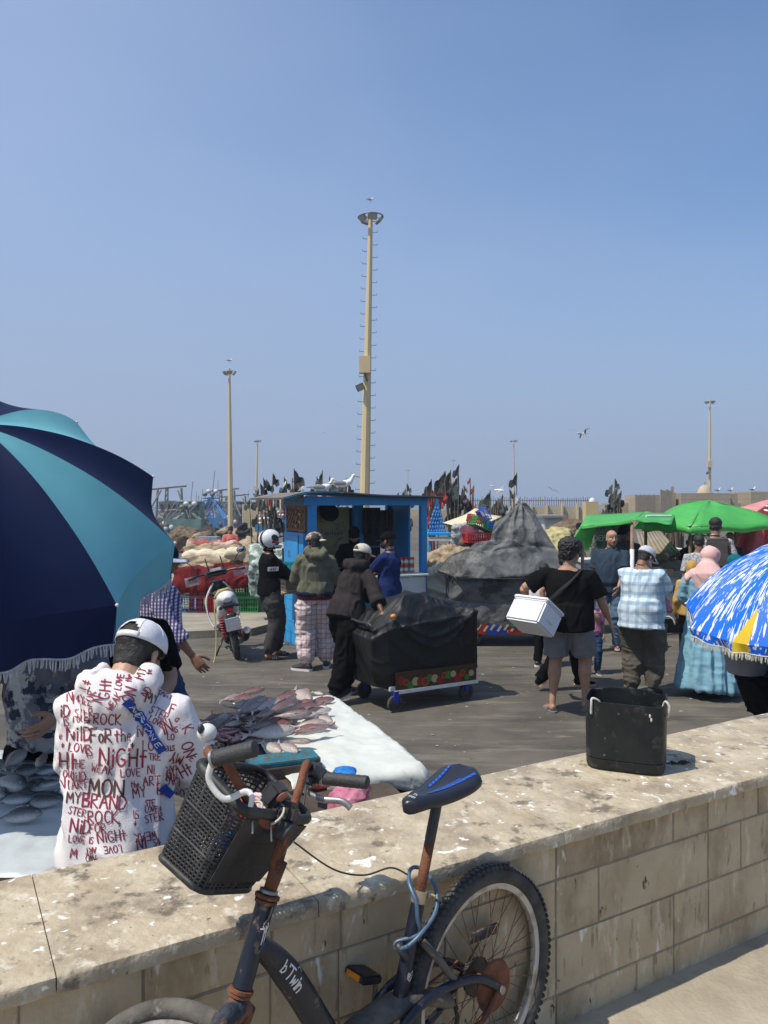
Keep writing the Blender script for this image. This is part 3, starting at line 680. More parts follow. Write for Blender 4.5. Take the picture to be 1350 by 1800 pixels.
q = MB(); q.box(V(-.055, -.035, .42), (.125, .006, .030), Matrix.Rotation(R(-6), 3, 'Y') @ Matrix.Rotation(R(-6), 3, 'X'), bev=.002); q.box(V(-.055, -.031, .437), (.125, .010, .006), Matrix.Rotation(R(-6), 3, 'Y')); bfn(q, 'mud_caked_bracket', mat('flaking_black', (.03, .03, .035), (.12, .11, .12), sc=50, rough=.7, contrast=(.5, .6)))
q = MB(); q.cyl(V(-.055, -.035, .42), V(0, -.06, WR_ + .02), .003, n=6); bfn(q, 'bracket_strut', m_spoke)
# saddle
ns = 26; q = MB(); rings = []
def sw(t):   # half width along the saddle, 0 tail .. 1 nose
 return .076 * (1 - t) ** .9 * (1 if t > .12 else (t / .12) ** .45) + .021 * min(1, t * 4) * (1 if t < .93 else max(.35, (1 - t) / .07))
vs = []; nr = 18
for i in range(ns + 1):
 t = i / ns; x = .275 * t; w = max(sw(t), .008)
 dz = .012 * math.sin(math.pi * t) * -1 + .020 * (1 - t) ** 2 - .03 * max(0, t - .75) ** 1.2 * 2
 for j in range(nr):
  a = 2 * math.pi * j / nr; ca, sa = math.cos(a), math.sin(a)
  zz = (.020 if sa > 0 else .034 - .010 * t) * (abs(sa) ** .8) * (1 if sa > 0 else -1)
  if sa < 0: zz *= (.75 + .25 * abs(ca))
  ww = w * (abs(ca) ** .75) * (1 if ca > 0 else -1) * (1.0 if sa > -.2 else 1.0)
  ch = -.006 * math.exp(-(ca / .3) ** 2) if sa > 0 and t < .8 else 0
  if i in (0, ns): ww *= .45; zz *= .5
  vs.append(V(x, ww, dz + zz + ch))
fs = [(i * nr + j, i * nr + (j + 1) % nr, (i + 1) * nr + (j + 1) % nr, (i + 1) * nr + j) for i in range(ns) for j in range(nr)] + [tuple(range(nr - 1, -1, -1)), tuple(ns * nr + j for j in range(nr))]
SM = Matrix.Translation(V(.035, 0, .930)) @ Matrix.Rotation(R(2), 4, 'Y')
q.add([SM @ v for v in vs], fs); saddle = bfn(q, 'saddle', m_saddle, smooth=True)
def saddle_pt(x, y):
 t = min(max(x / .275, 0), 1); w = max(sw(t), .008); c = min(abs(y) / w, .98) ** (1 / .75); sa = math.sqrt(max(0, 1 - c * c))
 dz = .012 * math.sin(math.pi * t) * -1 + .020 * (1 - t) ** 2 - .03 * max(0, t - .75) ** 1.2 * 2
 return SM @ V(x, y, dz + .020 * sa ** .8 + (-.006 * math.exp(-(c / .3) ** 2) if t < .8 else 0) + .0012)
def sad_patch(poly):
 (x0, y0), (x1, y1), (x2, y2), (x3, y3) = poly; g = MB()
 def fn(u, v):
  x = (x0 * (1 - u) + x1 * u) * (1 - v) + (x3 * (1 - u) + x2 * u) * v; y = (y0 * (1 - u) + y1 * u) * (1 - v) + (y3 * (1 - u) + y2 * u) * v
  return saddle_pt(x, y)
 g.grid(fn, 5, 4); g.build('saddle_print', m_sblue, saddle, smooth=True)
for i in range(9):
 x = .03 + .018 * i; k = .012 + .003 * i
 y0 = .058 * (1 - i / 14) ; sad_patch([(x, y0), (x + .016, y0 - .006), (x + .020, y0 - .006 - .011), (x + .002, y0 - .012)])
 if i > 1: sad_patch([(x + .004, y0 - .017), (x + .022, y0 - .020), (x + .024, y0 - .026), (x + .006, y0 - .023)])
 if i < 7: sad_patch([(x, -y0 + .004), (x + .014, -y0 + .010), (x + .016, -y0 + .019), (x, -y0 + .014)])
lm, wv = MB(), None
for txt, px_, hh in (('AT', .232, .009), ('RIDER', .246, .007)):
 st_, Wd = text_strokes(txt, hh); vv, ff = ribbon(st_, .0014, .004)
 lm.add([saddle_pt(px_ - y, (x - Wd / 2) * -1) for x, y in vv], ff)
lm.build('saddle_lettering', m_wplast, saddle)
# fork
q = MB(); q.tube([head(.632), head(.60), head(.585)], [.022, .026, .02], 14)
q.tube([fr(.0, -.062, -.245), fr(.0, -.03, -.232), fr(0, .03, -.232), fr(.0, .062, -.245)], [.016, .021, .021, .016], 12); bfn(q, 'fork_crown', m_forkp, smooth=True)
axl = FMx.inverted() @ Cw
for sd in (1, -1):
 q = MB(); q.tube(bez([(fr(0, sd * .058, -.235)), fr(.008, sd * .056, -.33), fr(.02, sd * .052, -.45), fr(axl.x - .005, sd * .050, axl.z)], 6), [.019] * 6 + [.015] * 6 + [.012] * 7, 12); bfn(q, 'fork_leg', m_forkp, smooth=True)
q = MB(); q.tube([head(.835), fr(.0, 0, .10)], [.0135, .0135], 14); q.tube([fr(-.010, 0, .085), fr(-.006, 0, .02)], [.016, .012], 14); q.tube([fr(0, 0, .07), fr(0, 0, .165)], .0155, 14); bfn(q, 'stem', m_rust, smooth=True)
q = MB(); q.tube([fr(-.014, 0, .145), fr(0.02, 0, .155)], [.026, .03], 12); q.tube([fr(.02, -.035, .16), fr(.02, .035, .16)], .023, 14); q.box(fr(.01, 0, .19), (.05, .05, .05), FMx.to_3x3(), bev=.012); bfn(q, 'stem_clamp', m_blackp, smooth=True, auto=True)
bar = bez([fr(.078, -.28, .275), fr(.105, -.265, .285), fr(.10, -.225, .29), fr(.07, -.16, .23), fr(.035, -.07, .165), fr(.02, 0, .16), fr(.035, .07, .165), fr(.07, .16, .235), fr(.10, .225, .29), fr(.105, .265, .29), fr(.078, .28, .28)], 6)
q = MB(); q.tube(bar, .0112, 12); bfn(q, 'handlebar', m_rust, smooth=True)
g1 = [fr(.075, .28, .281), fr(-.012, .28, .324)]; g2 = [fr(.06, -.28, .268), fr(-.065, -.28, .29)]
for a, b in (g1, g2):
 q = MB(); d = (b - a); k = 14
 q.tube([a + d * (i / k) for i in range(k + 1)] + [b + d * .02], [.0175 + .0008 * (i % 2) for i in range(k + 1)] + [.014], 16); o = bfn(q, 'grip', m_grip, smooth=True, auto=True)
 q = MB(); q.tube([a - d * .06, a + d * .005], [.0195, .0195], 16); q.build('grip_collar', m_alloy, o, smooth=True, auto=True)
# gear shifter and brake levers
q = MB(); q.tube([fr(.098, -.255, .283), fr(.085, -.275, .276), fr(.065, -.28, .27)], [.021, .024, .021], 16); q.box(fr(.09, -.265, .255), (.04, .04, .03), FMx.to_3x3(), bev=.008); bfn(q, 'gear_shifter', m_blackp, smooth=True, auto=True)
q = MB(); q.tube(bez([fr(.10, -.26, .262), fr(.10, -.265, .225), fr(.05, -.272, .215), fr(-.005, -.28, .225), fr(-.035, -.285, .215)], 6), [(.005, .009)] * 25, 8); bfn(q, 'brake_lever', m_alloy, smooth=True)
q = MB(); q.tube(bez([fr(.105, .235, .275), fr(.11, .22, .23), fr(.07, .20, .20), fr(.035, .185, .225), fr(.015, .185, .222), fr(.01, .185, .20)], 6), [(.0042, .0075)] * 31, 8); bfn(q, 'brake_lever', m_wplast, smooth=True)
q = MB(); q.tube([fr(.115, .25, .29), fr(.112, .25, .312)], [.012, .012], 10); q.ell(fr(.125, .262, .325), (.022, .022, .02)); o = bfn(q, 'bell', m_wplast, smooth=True)
q = MB(); q.ell(fr(.128, .285, .330), (.008, .006, .011)); q.build('bell_button', m_blackp, o, smooth=True)
q = MB(); q.box(fr(.10, .245, .296), (.035, .03, .03), FMx.to_3x3(), bev=.006); bfn(q, 'bell_clamp', m_blackp)
# front reflector housing beside the stem
q = MB(); q.box(fr(.045, .02, .22), (.05, .052, .06), FMx.to_3x3() @ Matrix.Rotation(R(-30), 3, 'Y'), bev=.012); q.box(fr(.03, .02, .17), (.03, .03, .06), FMx.to_3x3(), bev=.006); o = bfn(q, 'reflector_housing', m_blackp, smooth=True, auto=True)
q = MB(); q.ell(fr(.018, .03, .222), (.016, .016, .004), FMx.to_3x3() @ Matrix.Rotation(R(60), 3, 'Y') @ Matrix.Rotation(R(10), 3, 'X')); q.build('round_reflector', mat('faded_red', (.36, .13, .10), rough=.5), o, smooth=True)
# cable ties holding the basket
m_tie = mat('nylon_tie', (.52, .49, .38), rough=.5)
for c, r_ in ((fr(.05, .09, .185), .021), (fr(.03, .03, .18), .03)):
 q = MB(); tt = (fr(.07, .16, .23) - fr(.035, .07, .165)).normalized(); x_ = tt.orthogonal().normalized(); y_ = tt.cross(x_)
 q.tube([c + x_ * r_ * math.cos(a) + y_ * r_ * math.sin(a) for a in [2 * math.pi * i / 18 for i in range(18)]], .0028, 6, closed=True)
 q.tube([c + x_ * r_, c + x_ * (r_ + .05) + y_ * .01], .002, 5); bfn(q, 'cable_tie', m_tie, smooth=True)
q = MB(); q.tube(bez([fr(.10, -.26, .25), fr(.06, -.2, .14), fr(.02, -.05, .08), head(.80, .03), head(.72, -.03)], 8), .003, 6); bfn(q, 'brake_cable', m_pcable, smooth=True)
q = MB(); q.tube(bez([fr(-.02, -.02, .13), fr(-.10, -.10, .09), fr(-.16, -.16, .09), fr(-.21, -.2, .12), fr(-.25, -.22, .115)], 8), .0022, 6); bfn(q, 'loose_cable', m_pcable, smooth=True)
# basket
BB = {(0, 0, 0): (.10, .135, -.005), (1, 0, 0): (.235, .135, .035), (0, 1, 0): (.10, -.125, -.02), (1, 1, 0): (.245, -.125, .005),
      (0, 0, 1): (.035, .165, .185), (1, 0, 1): (.195, .165, .255), (0, 1, 1): (.01, -.17, .17), (1, 1, 1): (.20, -.17, .25)}
def bk(f, l, h):
 p = V(0, 0, 0)
 for (a, b, c), w in BB.items(): p += V(*w) * ((f if a else 1 - f) * (l if b else 1 - l) * (h if c else 1 - h))
 return fr(*p)
def per(t):   # rounded rectangle perimeter, t 0..1 -> (f,l)
 r = .16; seg = [((r, 0), (1 - r, 0)), ((1, r), (1, 1 - r)), ((1 - r, 1), (r, 1)), ((0, 1 - r), (0, r))]; cs = [((1 - r, r), -90), ((1 - r, 1 - r), 0), ((r, 1 - r), 90), ((r, r), 180)]
 k = int(t * 4) % 4; u = t * 4 - int(t * 4)
 if u < .74: a, b = seg[k]; u /= .74; return (a[0] + (b[0] - a[0]) * u, a[1] + (b[1] - a[1]) * u)
 (cx, cy), a0 = cs[k]; an = R(a0 + 90 * (u - .74) / .26); return (cx + r * math.cos(an), cy + r * math.sin(an))
NB = 64
rims = [(0.0, .0065), (1.0, .0085)]
for h, r_ in rims:
 q = MB(); q.tube([bk(*per(i / NB), h) for i in range(NB)], [(r_, r_ * 1.4)] * NB, 8, closed=True, xdir=None); bfn(q, 'basket_rim', m_basket, smooth=True)
for k in range(1, 22):
 h = k / 22 ; h = .02 + .96 * h; q = MB(); bul = 1
 q.tube([bk(*per(i / NB), h) for i in range(NB)], (.0026 if k % 7 else .0045), 5, closed=True); bfn(q, 'basket_hoop', m_basket, smooth=True)
for i in range(52):
 t = i / 52; q = MB(); f, l = per(t); q.tube([bk(f, l, h) for h in (0, .5, 1)], [(.0024, .0034)] * 3, 5); bfn(q, 'basket_slat', m_basket)
for i in range(11):
 q = MB(); q.tube([bk((i + .5) / 11, .02, 0), bk((i + .5) / 11, .98, 0)], .0035, 5); bfn(q, 'basket_floor_slat', m_basket)
 q = MB(); q.tube([bk(.02, (i + .5) / 11, 0.004), bk(.98, (i + .5) / 11, 0.004)], .0035, 5); bfn(q, 'basket_floor_slat', m_basket)
q = MB(); q.grid(lambda u, v: bk(-.012, .06 + .88 * u, .12 + .8 * v), 4, 4); bfn(q, 'basket_back_plate', m_blackp, solid=.003)
# decals: head tube emblem and lettering along the down tube
def surf_strokes(strokes, w, fn, name, m, parent=None):
 vv, ff = ribbon(strokes, w, .004); q = MB(); q.add([fn(x, y) for x, y in vv], ff); return q.build(name, m, parent or bike)
def head_fn(x, y):   # x around the tube, y along
 a = x / .0226; c = head(.745 + y); nrm = (V(0, 1, 0) * math.cos(a) + V(1, 0, .4083).normalized() * math.sin(a) * 1); return c + nrm * .0237
surf_strokes([[(-.006, .05), (-.004, .055)], [(-.008, .03), (0, .044), (.006, .034), (-.008, .026), (.010, .024)], [(-.006, .022), (-.007, -.005)], [(0, .02), (-.001, -.005)], [(-.008, .03), (-.002, .018), (.006, .03)]], .0032, head_fn, 'head_emblem', m_wplast)
di = [i for i in range(len(dt))]; acc = [0.0]
for i in range(1, len(dt)): acc.append(acc[-1] + (dt[i] - dt[i - 1]).length)
def down_fn(x, y):
 s_ = .085 + x; i = max(k for k in range(len(acc)) if acc[k] <= s_); u = (s_ - acc[i]) / (acc[i + 1] - acc[i]); p = dt[i].lerp(dt[i + 1], u); t = (dt[i + 1] - dt[i]).normalized()
 up_ = V(0, 1, 0).cross(t).normalized(); up_ = -up_ if up_.z < 0 else up_
 ry = .022 + .012 * min(1, i / 12); a = y / .03; return p + up_ * (ry * math.sin(a)) * 1.04 + V(0, 1, 0) * (.0312 * math.cos(a))
st_, Wd = text_strokes("b'Twin", .026, gap=.16, wr=.85); surf_strokes([[(x, y - .012) for x, y in s] for s in st_], .0042, down_fn, 'frame_lettering', m_wplast)
surf_strokes([[(.045, .02), (.052, .028), (.060, .022)]], .002, down_fn, 'frame_lettering', m_wplast)
def seat_fn(x, y): a = x / .021; return seat(.47 + y) + (V(0, 1, 0) * math.cos(a) + V(1, 0, .34).normalized() * math.sin(a)) * .0222
surf_strokes([[(-.008, .014), (-.010, .004), (-.002, -.010), (.006, -.004), (.008, .010), (.002, .006), (-.004, .012), (-.008, .014)], [(-.004, .004), (.004, .003), (-.002, -.004)]], .0022, seat_fn, 'seat_tube_emblem', m_wplast)
# cable lock looped round the seat tube and post
lk = thing('cable_lock', BM @ seat(.60), 'blue cable lock looped round the seat tube of the bicycle', 'cable lock')
cpt = [(.335, .03, .56), (.30, .045, .585), (.235, .04, .62), (.20, .01, .66), (.205, -.03, .70), (.245, -.04, .715), (.285, -.01, .70), (.30, .03, .665), (.30, .035, .62), (.29, .03, .575), (.325, -.02, .55), (.345, .0, .545), (.335, .03, .56)]
Lp = bez([BM @ V(*c) for c in cpt], 8)
q = MB(); q.tube([p - lk.location for p in Lp], .0055, 8); q.build('cable', m_bluecab, lk, smooth=True)
q = MB(); q.cyl(BM @ V(.345, .0, .56) - lk.location, BM @ V(.33, .02, .52) - lk.location, .011); q.build('lock_barrel', m_blackp, lk, smooth=True)

# ---------------------------------------------------------------- black container on the wall
m_tub = mat('black_cut_jerrycan', (0.007, 0.009, 0.0095), (0.014, 0.017, 0.017), sc=12, rough=0.5, spec=.35, bump=0.25, bs=30)
layer(m_tub, (0.16, 0.17, 0.16), 40, 0.66, 0.70, fac=0.6); layer(m_tub, (0.09, 0.095, 0.09), 11, 0.56, 0.68, detail=8, fac=.6, off=5)
pA = G(1110, 1350, WZ); Yb = pA.y; tb = thing('black_container', V(0, 0, 0), 'black cut-down jerrycan with white rope loops standing on the wall coping', 'container')
cx = (1101 - 675) / F * 3.2; cyb = 3.2; hw, hd, hh = .155, .135, .275
def tub_pt(t, h, ins=0.0, top=0.0):
 r = .22; a = 2 * math.pi * t; ca, sa = math.cos(a), math.sin(a); e = .42
 x = (abs(ca) ** e) * (1 if ca > 0 else -1); y = (abs(sa) ** e) * (1 if sa > 0 else -1)
 ch = 1 - .12 * max(0, abs(x) * abs(y) - .72)
 k = (1 - .10 * (1 - min(1, h / .05)) ** 2) * (1 + .03 * h) * ch
 return V(x * (hw - ins) * k, y * (hd - ins) * k, h * hh + top)
q = MB(); nt = 64
def wav(t): return .006 * math.sin(9 * t * 2 * math.pi / 2) + .004 * math.sin(2 * math.pi * t * 5 + 1)
outer = [(h, 0) for h in (0.0, .012, .03, .06, .16, .168, .176, .5, .95)]
vs = []
for h, _ in outer:
 for j in range(nt): vs.append(tub_pt(j / nt, h, .004 if h == .168 else (.02 if h == 0 else 0)))
for j in range(nt): vs.append(tub_pt(j / nt, 1.0, 0, wav(j / nt)))
for j in range(nt): vs.append(tub_pt(j / nt, 1.0, .005, wav(j / nt)))
for j in range(nt): vs.append(tub_pt(j / nt, .03, .006))
k = len(vs) // nt
fs = [(i * nt + j, i * nt + (j + 1) % nt, (i + 1) * nt + (j + 1) % nt, (i + 1) * nt + j) for i in range(k - 1) for j in range(nt)] + [tuple(range(nt - 1, -1, -1)), tuple((k - 1) * nt + j for j in range(nt))]
q.add(vs, fs); tb.location = (cx, cyb, WZ + .001); tb.rotation_euler = (0, 0, R(-22)); q.build('shell', m_tub, tb, smooth=True, auto=True)
m_rope = mat('white_rope', (.62, .58, .48), (.45, .42, .35), sc=60, rough=.9)
for t, sg in ((.66, 1), (.965, 1)):
 p0 = tub_pt(t, .93); n_ = V(p0.x, p0.y, 0).normalized()
 q = MB(); q.tube(bez([p0 + n_ * .006 + V(0, 0, -.03), p0 + n_ * .010 + V(.004, 0, .01), p0 + V(0, 0, .032), p0 - n_ * .02 + V(.01, 0, .02), p0 - n_ * .03 + V(.012, 0, -.01)], 6), .005, 6); q.build('rope_loop', m_rope, tb, smooth=True)
for x_, z_ in ((.10, .24), (.105, .225)):
 q = MB(); q.ell(V(x_, -hd - .001, z_), (.004, .003, .008)); q.build('rope_knot', m_rope, tb, smooth=True)
# a scrap of dried kelp beside it
kp = MB(); kr = random.Random(5); c0 = G(1196, 1343, WZ)
for i in range(14):
 a = kr.uniform(0, 6.3); d = V(math.cos(a) * .03, math.sin(a) * .015, 0); p = V(kr.uniform(-.03, .02), kr.uniform(-.01, .01), .004)
 kp.tube([p, p + d * .6 + V(0, 0, .006), p + d], [.003, .004, .001], 5)
kp.tube([(-.07, .005, .003), (-.03, 0, .005), (0, 0, .004)], .0022, 5)
o = kp.build('seaweed_scrap', mat('dark_weed', (.02, .018, .014), rough=.8)); o.location = c0; setp(o, 'dark scrap of seaweed lying on the coping right of the black container', 'seaweed')
# ================================================================ people
m_eyew = mat('eye_white', (.7, .68, .64), rough=.3); m_iris = mat('dark_iris', (.02, .012, .008), rough=.2)
def skin(name, c): return mat('skin_' + name, c, tuple(v * .82 for v in c), sc=14, rough=.5, bump=.08, bs=120, spec=.4)
SK = {'tan': skin('tan', (.42, .235, .145)), 'brown': skin('brown', (.29, .145, .082)), 'dark': skin('dark', (.15, .072, .042)), 'light': skin('light', (.52, .31, .205))}
m_hair = mat('black_hair', (.010, .009, .008), (.022, .019, .016), sc=60, rough=.6, bump=.6, bs=160)
m_grey_beard = mat('grey_beard', (.32, .31, .30), (.18, .17, .16), sc=90, rough=.9, bump=.6, bs=200)
def smoothmin(d, r): return np.exp(-(d / r) ** 2)
_HT = {}
def head_template(vox=.0055, jaw=1.0):
 key = (vox, jaw)
 if key in _HT: return _HT[key]
 q = MB()
 q.ell((0, -.012, .035), (.075, .096, .083), n=20, m=14); q.ell((0, .022, -.03), (.061 * jaw, .070, .078), n=18, m=12)
 q.ell((0, .060, -.078), (.032 * jaw, .026, .022)); q.ell((0, .070, .022), (.052, .024, .016)); q.ell((0, .06, .05), (.055, .035, .04))
 for s in (1, -1):
  q.ell((s * .038, .055, -.022), (.024, .026, .026)); q.ell((s * .076, -.004, -.012), (.010, .019, .030), Matrix.Rotation(s * .25, 3, 'Z'))
  q.ell((s * .012, .098, -.026), (.008, .010, .008)); q.ell((s * .045, .01, -.055), (.02, .035, .03))
 q.tube([(0, .088, .018), (0, .102, -.006), (0, .115, -.022), (0, .098, -.033)], [.008, .0095, .0115, .009], 10)
 q.ell((0, .090, -.050), (.023, .012, .007)); q.ell((0, .086, -.061), (.020, .013, .007)); q.ell((0, .078, -.042), (.03, .018, .02))
 q.tube([(0, -.03, -.04), (0, -.035, -.13)], [.055, .056], 16)
 o = remesh(q, vox, 3); v = np.array(o.v)
 for s in (1, -1):
  d = np.linalg.norm((v - np.array([s * .031, .092, .004])) / np.array([1, 1, .75]), axis=1); v[:, 1] -= .009 * smoothmin(d, .016)
  d = np.linalg.norm(v - np.array([s * .080, .006, -.01]), axis=1); v[:, 0] -= s * .004 * smoothmin(d, .010)
 d = np.abs(v[:, 2] + .0555); m = (v[:, 1] > .08) & (np.abs(v[:, 0]) < .024); v[m, 1] -= .004 * np.exp(-(d[m] / .0025) ** 2)
 o.v = [tuple(p) for p in v]; _HT[key] = o; return o
def head_mats(o, hairline=None):
 """1 = lips, 2 = brows"""
 v = np.array(o.v); ms = []
 for f in o.f:
  c = v[list(f)].mean(axis=0); m = 0
  if c[1] > .083 and abs(c[0]) < .024 and -.067 < c[2] < -.044: m = 1
  for s in (1, -1):
   if c[1] > .06 and .014 < s * c[0] < .052 and .020 - .08 * abs(s * c[0] - .03) < c[2] < .031 - .1 * abs(s * c[0] - .03): m = 2
  ms.append(m)
 o.m = ms
_HD = {}
def hand_template(curl=.35, spread=1.0, thumb=.5, vox=.0036):
 key = (curl, spread, thumb, vox)
 if key in _HD: return _HD[key]
 q = MB(); q.tube([(0, 0, .03), (0, 0, 0), (0, .002, -.03), (0, 0, -.07), (0, 0, -.092)], [(.024, .018), (.026, .017), (.036, .016), (.041, .014), (.038, .011)], 14, xdir=(0, 1, 0))
 for y, L_, r in ((.030, .074, .0088), (.0105, .084, .0092), (-.0095, .078, .0088), (-.028, .060, .0078)):
  p = V(0, y, -.080); a = curl * .4 + .05; sp = y * 4 * spread * .12; pts = [p]; rr = [r]
  for k, f in enumerate((.46, .30, .24)):
   d = V(-math.sin(a), sp * (1 - .4 * k), -math.cos(a)).normalized(); p = p + d * L_ * f; pts.append(p); rr.append(r * (.97 - .09 * (k + 1))); a += curl * (1.0 if k == 0 else .8)
  pts.append(pts[-1] + (pts[-1] - pts[-2]).normalized() * .004); rr.append(r * .45); q.tube(pts, rr, 8)
 a = thumb; p0 = V(-.004, .026, -.018); d1 = V(-.35 * a - .1, .75, -.75).normalized(); d2 = V(-.5 * a - .1, .45, -.95).normalized(); d3 = V(-.6 * a, .15, -1).normalized()
 p1 = p0 + d1 * .038; p2 = p1 + d2 * .03; p3 = p2 + d3 * .024; q.tube([p0, p1, p2, p3, p3 + d3 * .004], [.016, .012, .0105, .009, .004], 8)
 o = remesh(q, vox, 1); _HD[key] = o; return o
def ik(a, t, l1, l2, pole):
 d = t - a; L_ = min(d.length, (l1 + l2) * .999); d = d.normalized(); x = (l1 * l1 - l2 * l2 + L_ * L_) / (2 * L_); h = math.sqrt(max(l1 * l1 - x * x, 0))
 p = Vector(pole) - d * d.dot(Vector(pole)); p.normalize(); return a + d * x + p * h, a + d * L_
def cloth_fold(amp, sc=9, seed=0, zs=.6, dirz=1.0):
 def f(co):
  p = np.c_[co[:, 0] * sc, co[:, 1] * sc, co[:, 2] * sc * zs] + seed * 3.7
  w = np.c_[noise(p * .6 + 5), noise(p * .6 + 11), noise(p * .6 + 23)]
  return amp * (ridge(p * .9 + w * 1.1, 2) - .35)
 return f
def shirt_mat(name, c, **kw): return cloth(name, c, **kw)
JC = {}
def person(x, y, rz, H, label, sk='tan', b=1.0, belly=0.0, lean=0, side=0, twist=0, head=(0, 0), hands=None, feet=None, poles=None, top=None, sleeve='short', topmat=None, hem=-.08, loose=.018,
           bottom='trousers', botmat=None, bloose=.02, hair=True, hairm=None, cap=None, hood=False, shoes='sneaker', shoem=None, z=0.0, far=False, curl=(.35, .35), palm=None, group=None, fold=.007, jaw=1.0, beard=None, robe=None, eyes=True, shape='short', glasses=False, seed=0, legs=True, collar=True, sf=1.0, hipk=1.0):
 s = H / 1.75; t = thing('person', (x, y, z), label, 'person', group, R(rz)); t.scale = (s, s, s)
 X_, Y_, Z_ = V(1, 0, 0), V(0, 1, 0), V(0, 0, 1); Minv = (Matrix.Translation((x, y, z)) @ Matrix.Rotation(R(rz), 4, 'Z') @ Matrix.Scale(s, 4)).inverted()
 S = t; pel = V(0, 0, .95 if bottom != 'seated' else .55)
 U = Matrix.Rotation(R(twist), 3, 'Z') @ Matrix.Rotation(R(-lean), 3, 'X') @ Matrix.Rotation(R(side), 3, 'Y')
 def u(a, b_, c): return pel + U @ V(a, b_, c)
 bent = lambda z_: -.04 * (lean / 45) * 0
 vox = .014 if not far else .022
 ring = [(-.10, .0, .155, .12), (0, 0, .172, .125), (.07, belly * .4, .165, .122 + belly * .3), (.16, belly * .6, .152 + .02 * (b > 1.1), .115 + belly * .5), (.25, belly * .4, .162 + .010 * (b > 1.1), .12 + belly * .35), (.36, 0, .176, .125), (.42, -.005, .170, .105), (.455, -.01, .142, .082), (.49, -.012, .098, .066), (.53, -.008, .057, .056)]
 def torso(q, g, z0=-9, n=18):
  pts = []; rr = []
  for z_, y_, rx, ry in ring:
   if z_ < z0: continue
   pts.append(u(0, y_ * 1.0, z_)); rr.append((rx * b + g, ry * (1 + (b - 1) * 1.3) + g))
  q.tube(pts, rr, n, xdir=U @ X_)
 sh = {1: u(.168 * b, -.01, .432), -1: u(-.168 * b, -.01, .432)}; hip = {1: V(.088 * b, 0, pel.z - .03), -1: V(-.088 * b, 0, pel.z - .03)}
 W_, E_, K_, A_ = {}, {}, {}, {}; hands = hands or {}; feet = feet or {}; poles = poles or {}
 for sd, k in ((1, 'R'), (-1, 'L')):
  tgt = hands.get(k);
  if tgt is None: tgt = sh[sd] + V(sd * (.07 + .05 * (b - 1)), .04, -.52)
  elif len(tgt) == 4: tgt = Minv @ V(*tgt[:3])
  else: tgt = V(*tgt)
  E_[sd], W_[sd] = ik(sh[sd], tgt, .29, .255, poles.get(k, V(sd * .35, -1, -.2)))
  ft = feet.get(k, (sd * .11, 0.0, 0)); A_[sd] = V(ft[0], ft[1], .085 + ft[2])
  K_[sd], A_[sd] = ik(hip[sd], A_[sd], .435, .43, poles.get('k' + k, V(sd * .12, 1, 0)))
 hc = u(0, .025, .665) if not isinstance(head, dict) else None
 HR = U @ Matrix.Rotation(R(-head[0]), 3, 'Z') @ Matrix.Rotation(R(-head[1]), 3, 'X')      # head = (turn right, bow)
 if lean > 15: HR = Matrix.Rotation(R(twist), 3, 'Z') @ Matrix.Rotation(R(-head[0]), 3, 'Z') @ Matrix.Rotation(R(-head[1]), 3, 'X'); hc = u(0, .0, .545) + HR @ V(0, .02, .110)
 else: hc = u(0, -.008, .545) + HR @ V(0, .03, .100)
 HM = HR.to_4x4(); HM.translation = hc
 # --- the body: one skin
 q = MB(); torso(q, -.012)
 q.tube([u(0, -.012, .48), u(0, -.005, .56), hc + HR @ V(0, -.02, -.03)], [.058, .055 + .006 * (b - 1), .052], 14)
 for sd in (1, -1):
  fl = 1 + (b - 1) * .9
  q.tube([sh[sd], sh[sd].lerp(E_[sd], .35), E_[sd]], [.050 * fl, .047 * fl, .038 * fl], 12); q.tube([E_[sd], E_[sd].lerp(W_[sd], .25), W_[sd].lerp(E_[sd], .08), W_[sd]], [.038 * fl, .040 * fl, .026, .025], 12)
  if legs:
   q.tube([hip[sd], hip[sd].lerp(K_[sd], .3), K_[sd].lerp(hip[sd], .08)], [.088 * fl, .08 * fl, .056 * fl], 12)
   q.tube([K_[sd].lerp(hip[sd], .08), K_[sd], K_[sd].lerp(A_[sd], .3) + V(0, -.012, 0), K_[sd].lerp(A_[sd], .75), A_[sd]], [.056 * fl, .054 * fl, .058 * fl, .036, .033], 12)
   fy = feet.get('R' if sd > 0 else 'L', (0, 0, 0)); yaw = R(fy[3]) if len(fy) > 3 else R(-8 * sd); pt_ = R(fy[4]) if len(fy) > 4 else 0
   FR = Matrix.Rotation(yaw, 3, 'Z') @ Matrix.Rotation(-pt_, 3, 'X')
   q.tube([A_[sd] + FR @ V(0, -.045, -.045), A_[sd] + FR @ V(0, .0, -.030), A_[sd] + FR @ V(0, .08, -.052), A_[sd] + FR @ V(0, .155, -.066), A_[sd] + FR @ V(0, .185, -.068)], [(.030, .032), (.036, .040), (.042, .026), (.046, .015), (.03, .010)], 12, xdir=FR @ X_)
 body = remesh(q, vox, 2); body.m = [0] * len(body.f)
 ht = head_template(.0055 if not far else .009, jaw); head_mats(ht); body.join(ht, HM)
 for sd, k in ((1, 'R'), (-1, 'L')):
  hd = hand_template(curl[0] if sd > 0 else curl[1], 1.0, .5, .0038 if not far else .006); d = (E_[sd] - W_[sd]).normalized(); pn = Vector(palm[k]) if palm and k in palm else V(-sd, 0, 0)
  zx = d; px_ = pn - zx * pn.dot(zx); px_.normalize(); px_ = -px_                       # template palm faces -X
  yx = zx.cross(px_)
  M = Matrix((px_, yx, zx)).transposed().to_4x4(); M.translation = W_[sd] - d * .0
  # the thumb (template +Y) should sit forward: mirror the template where it would sit behind
  fwd = V(0, 1, 0) if not (palm and ('t' + k) in palm) else Vector(palm['t' + k])
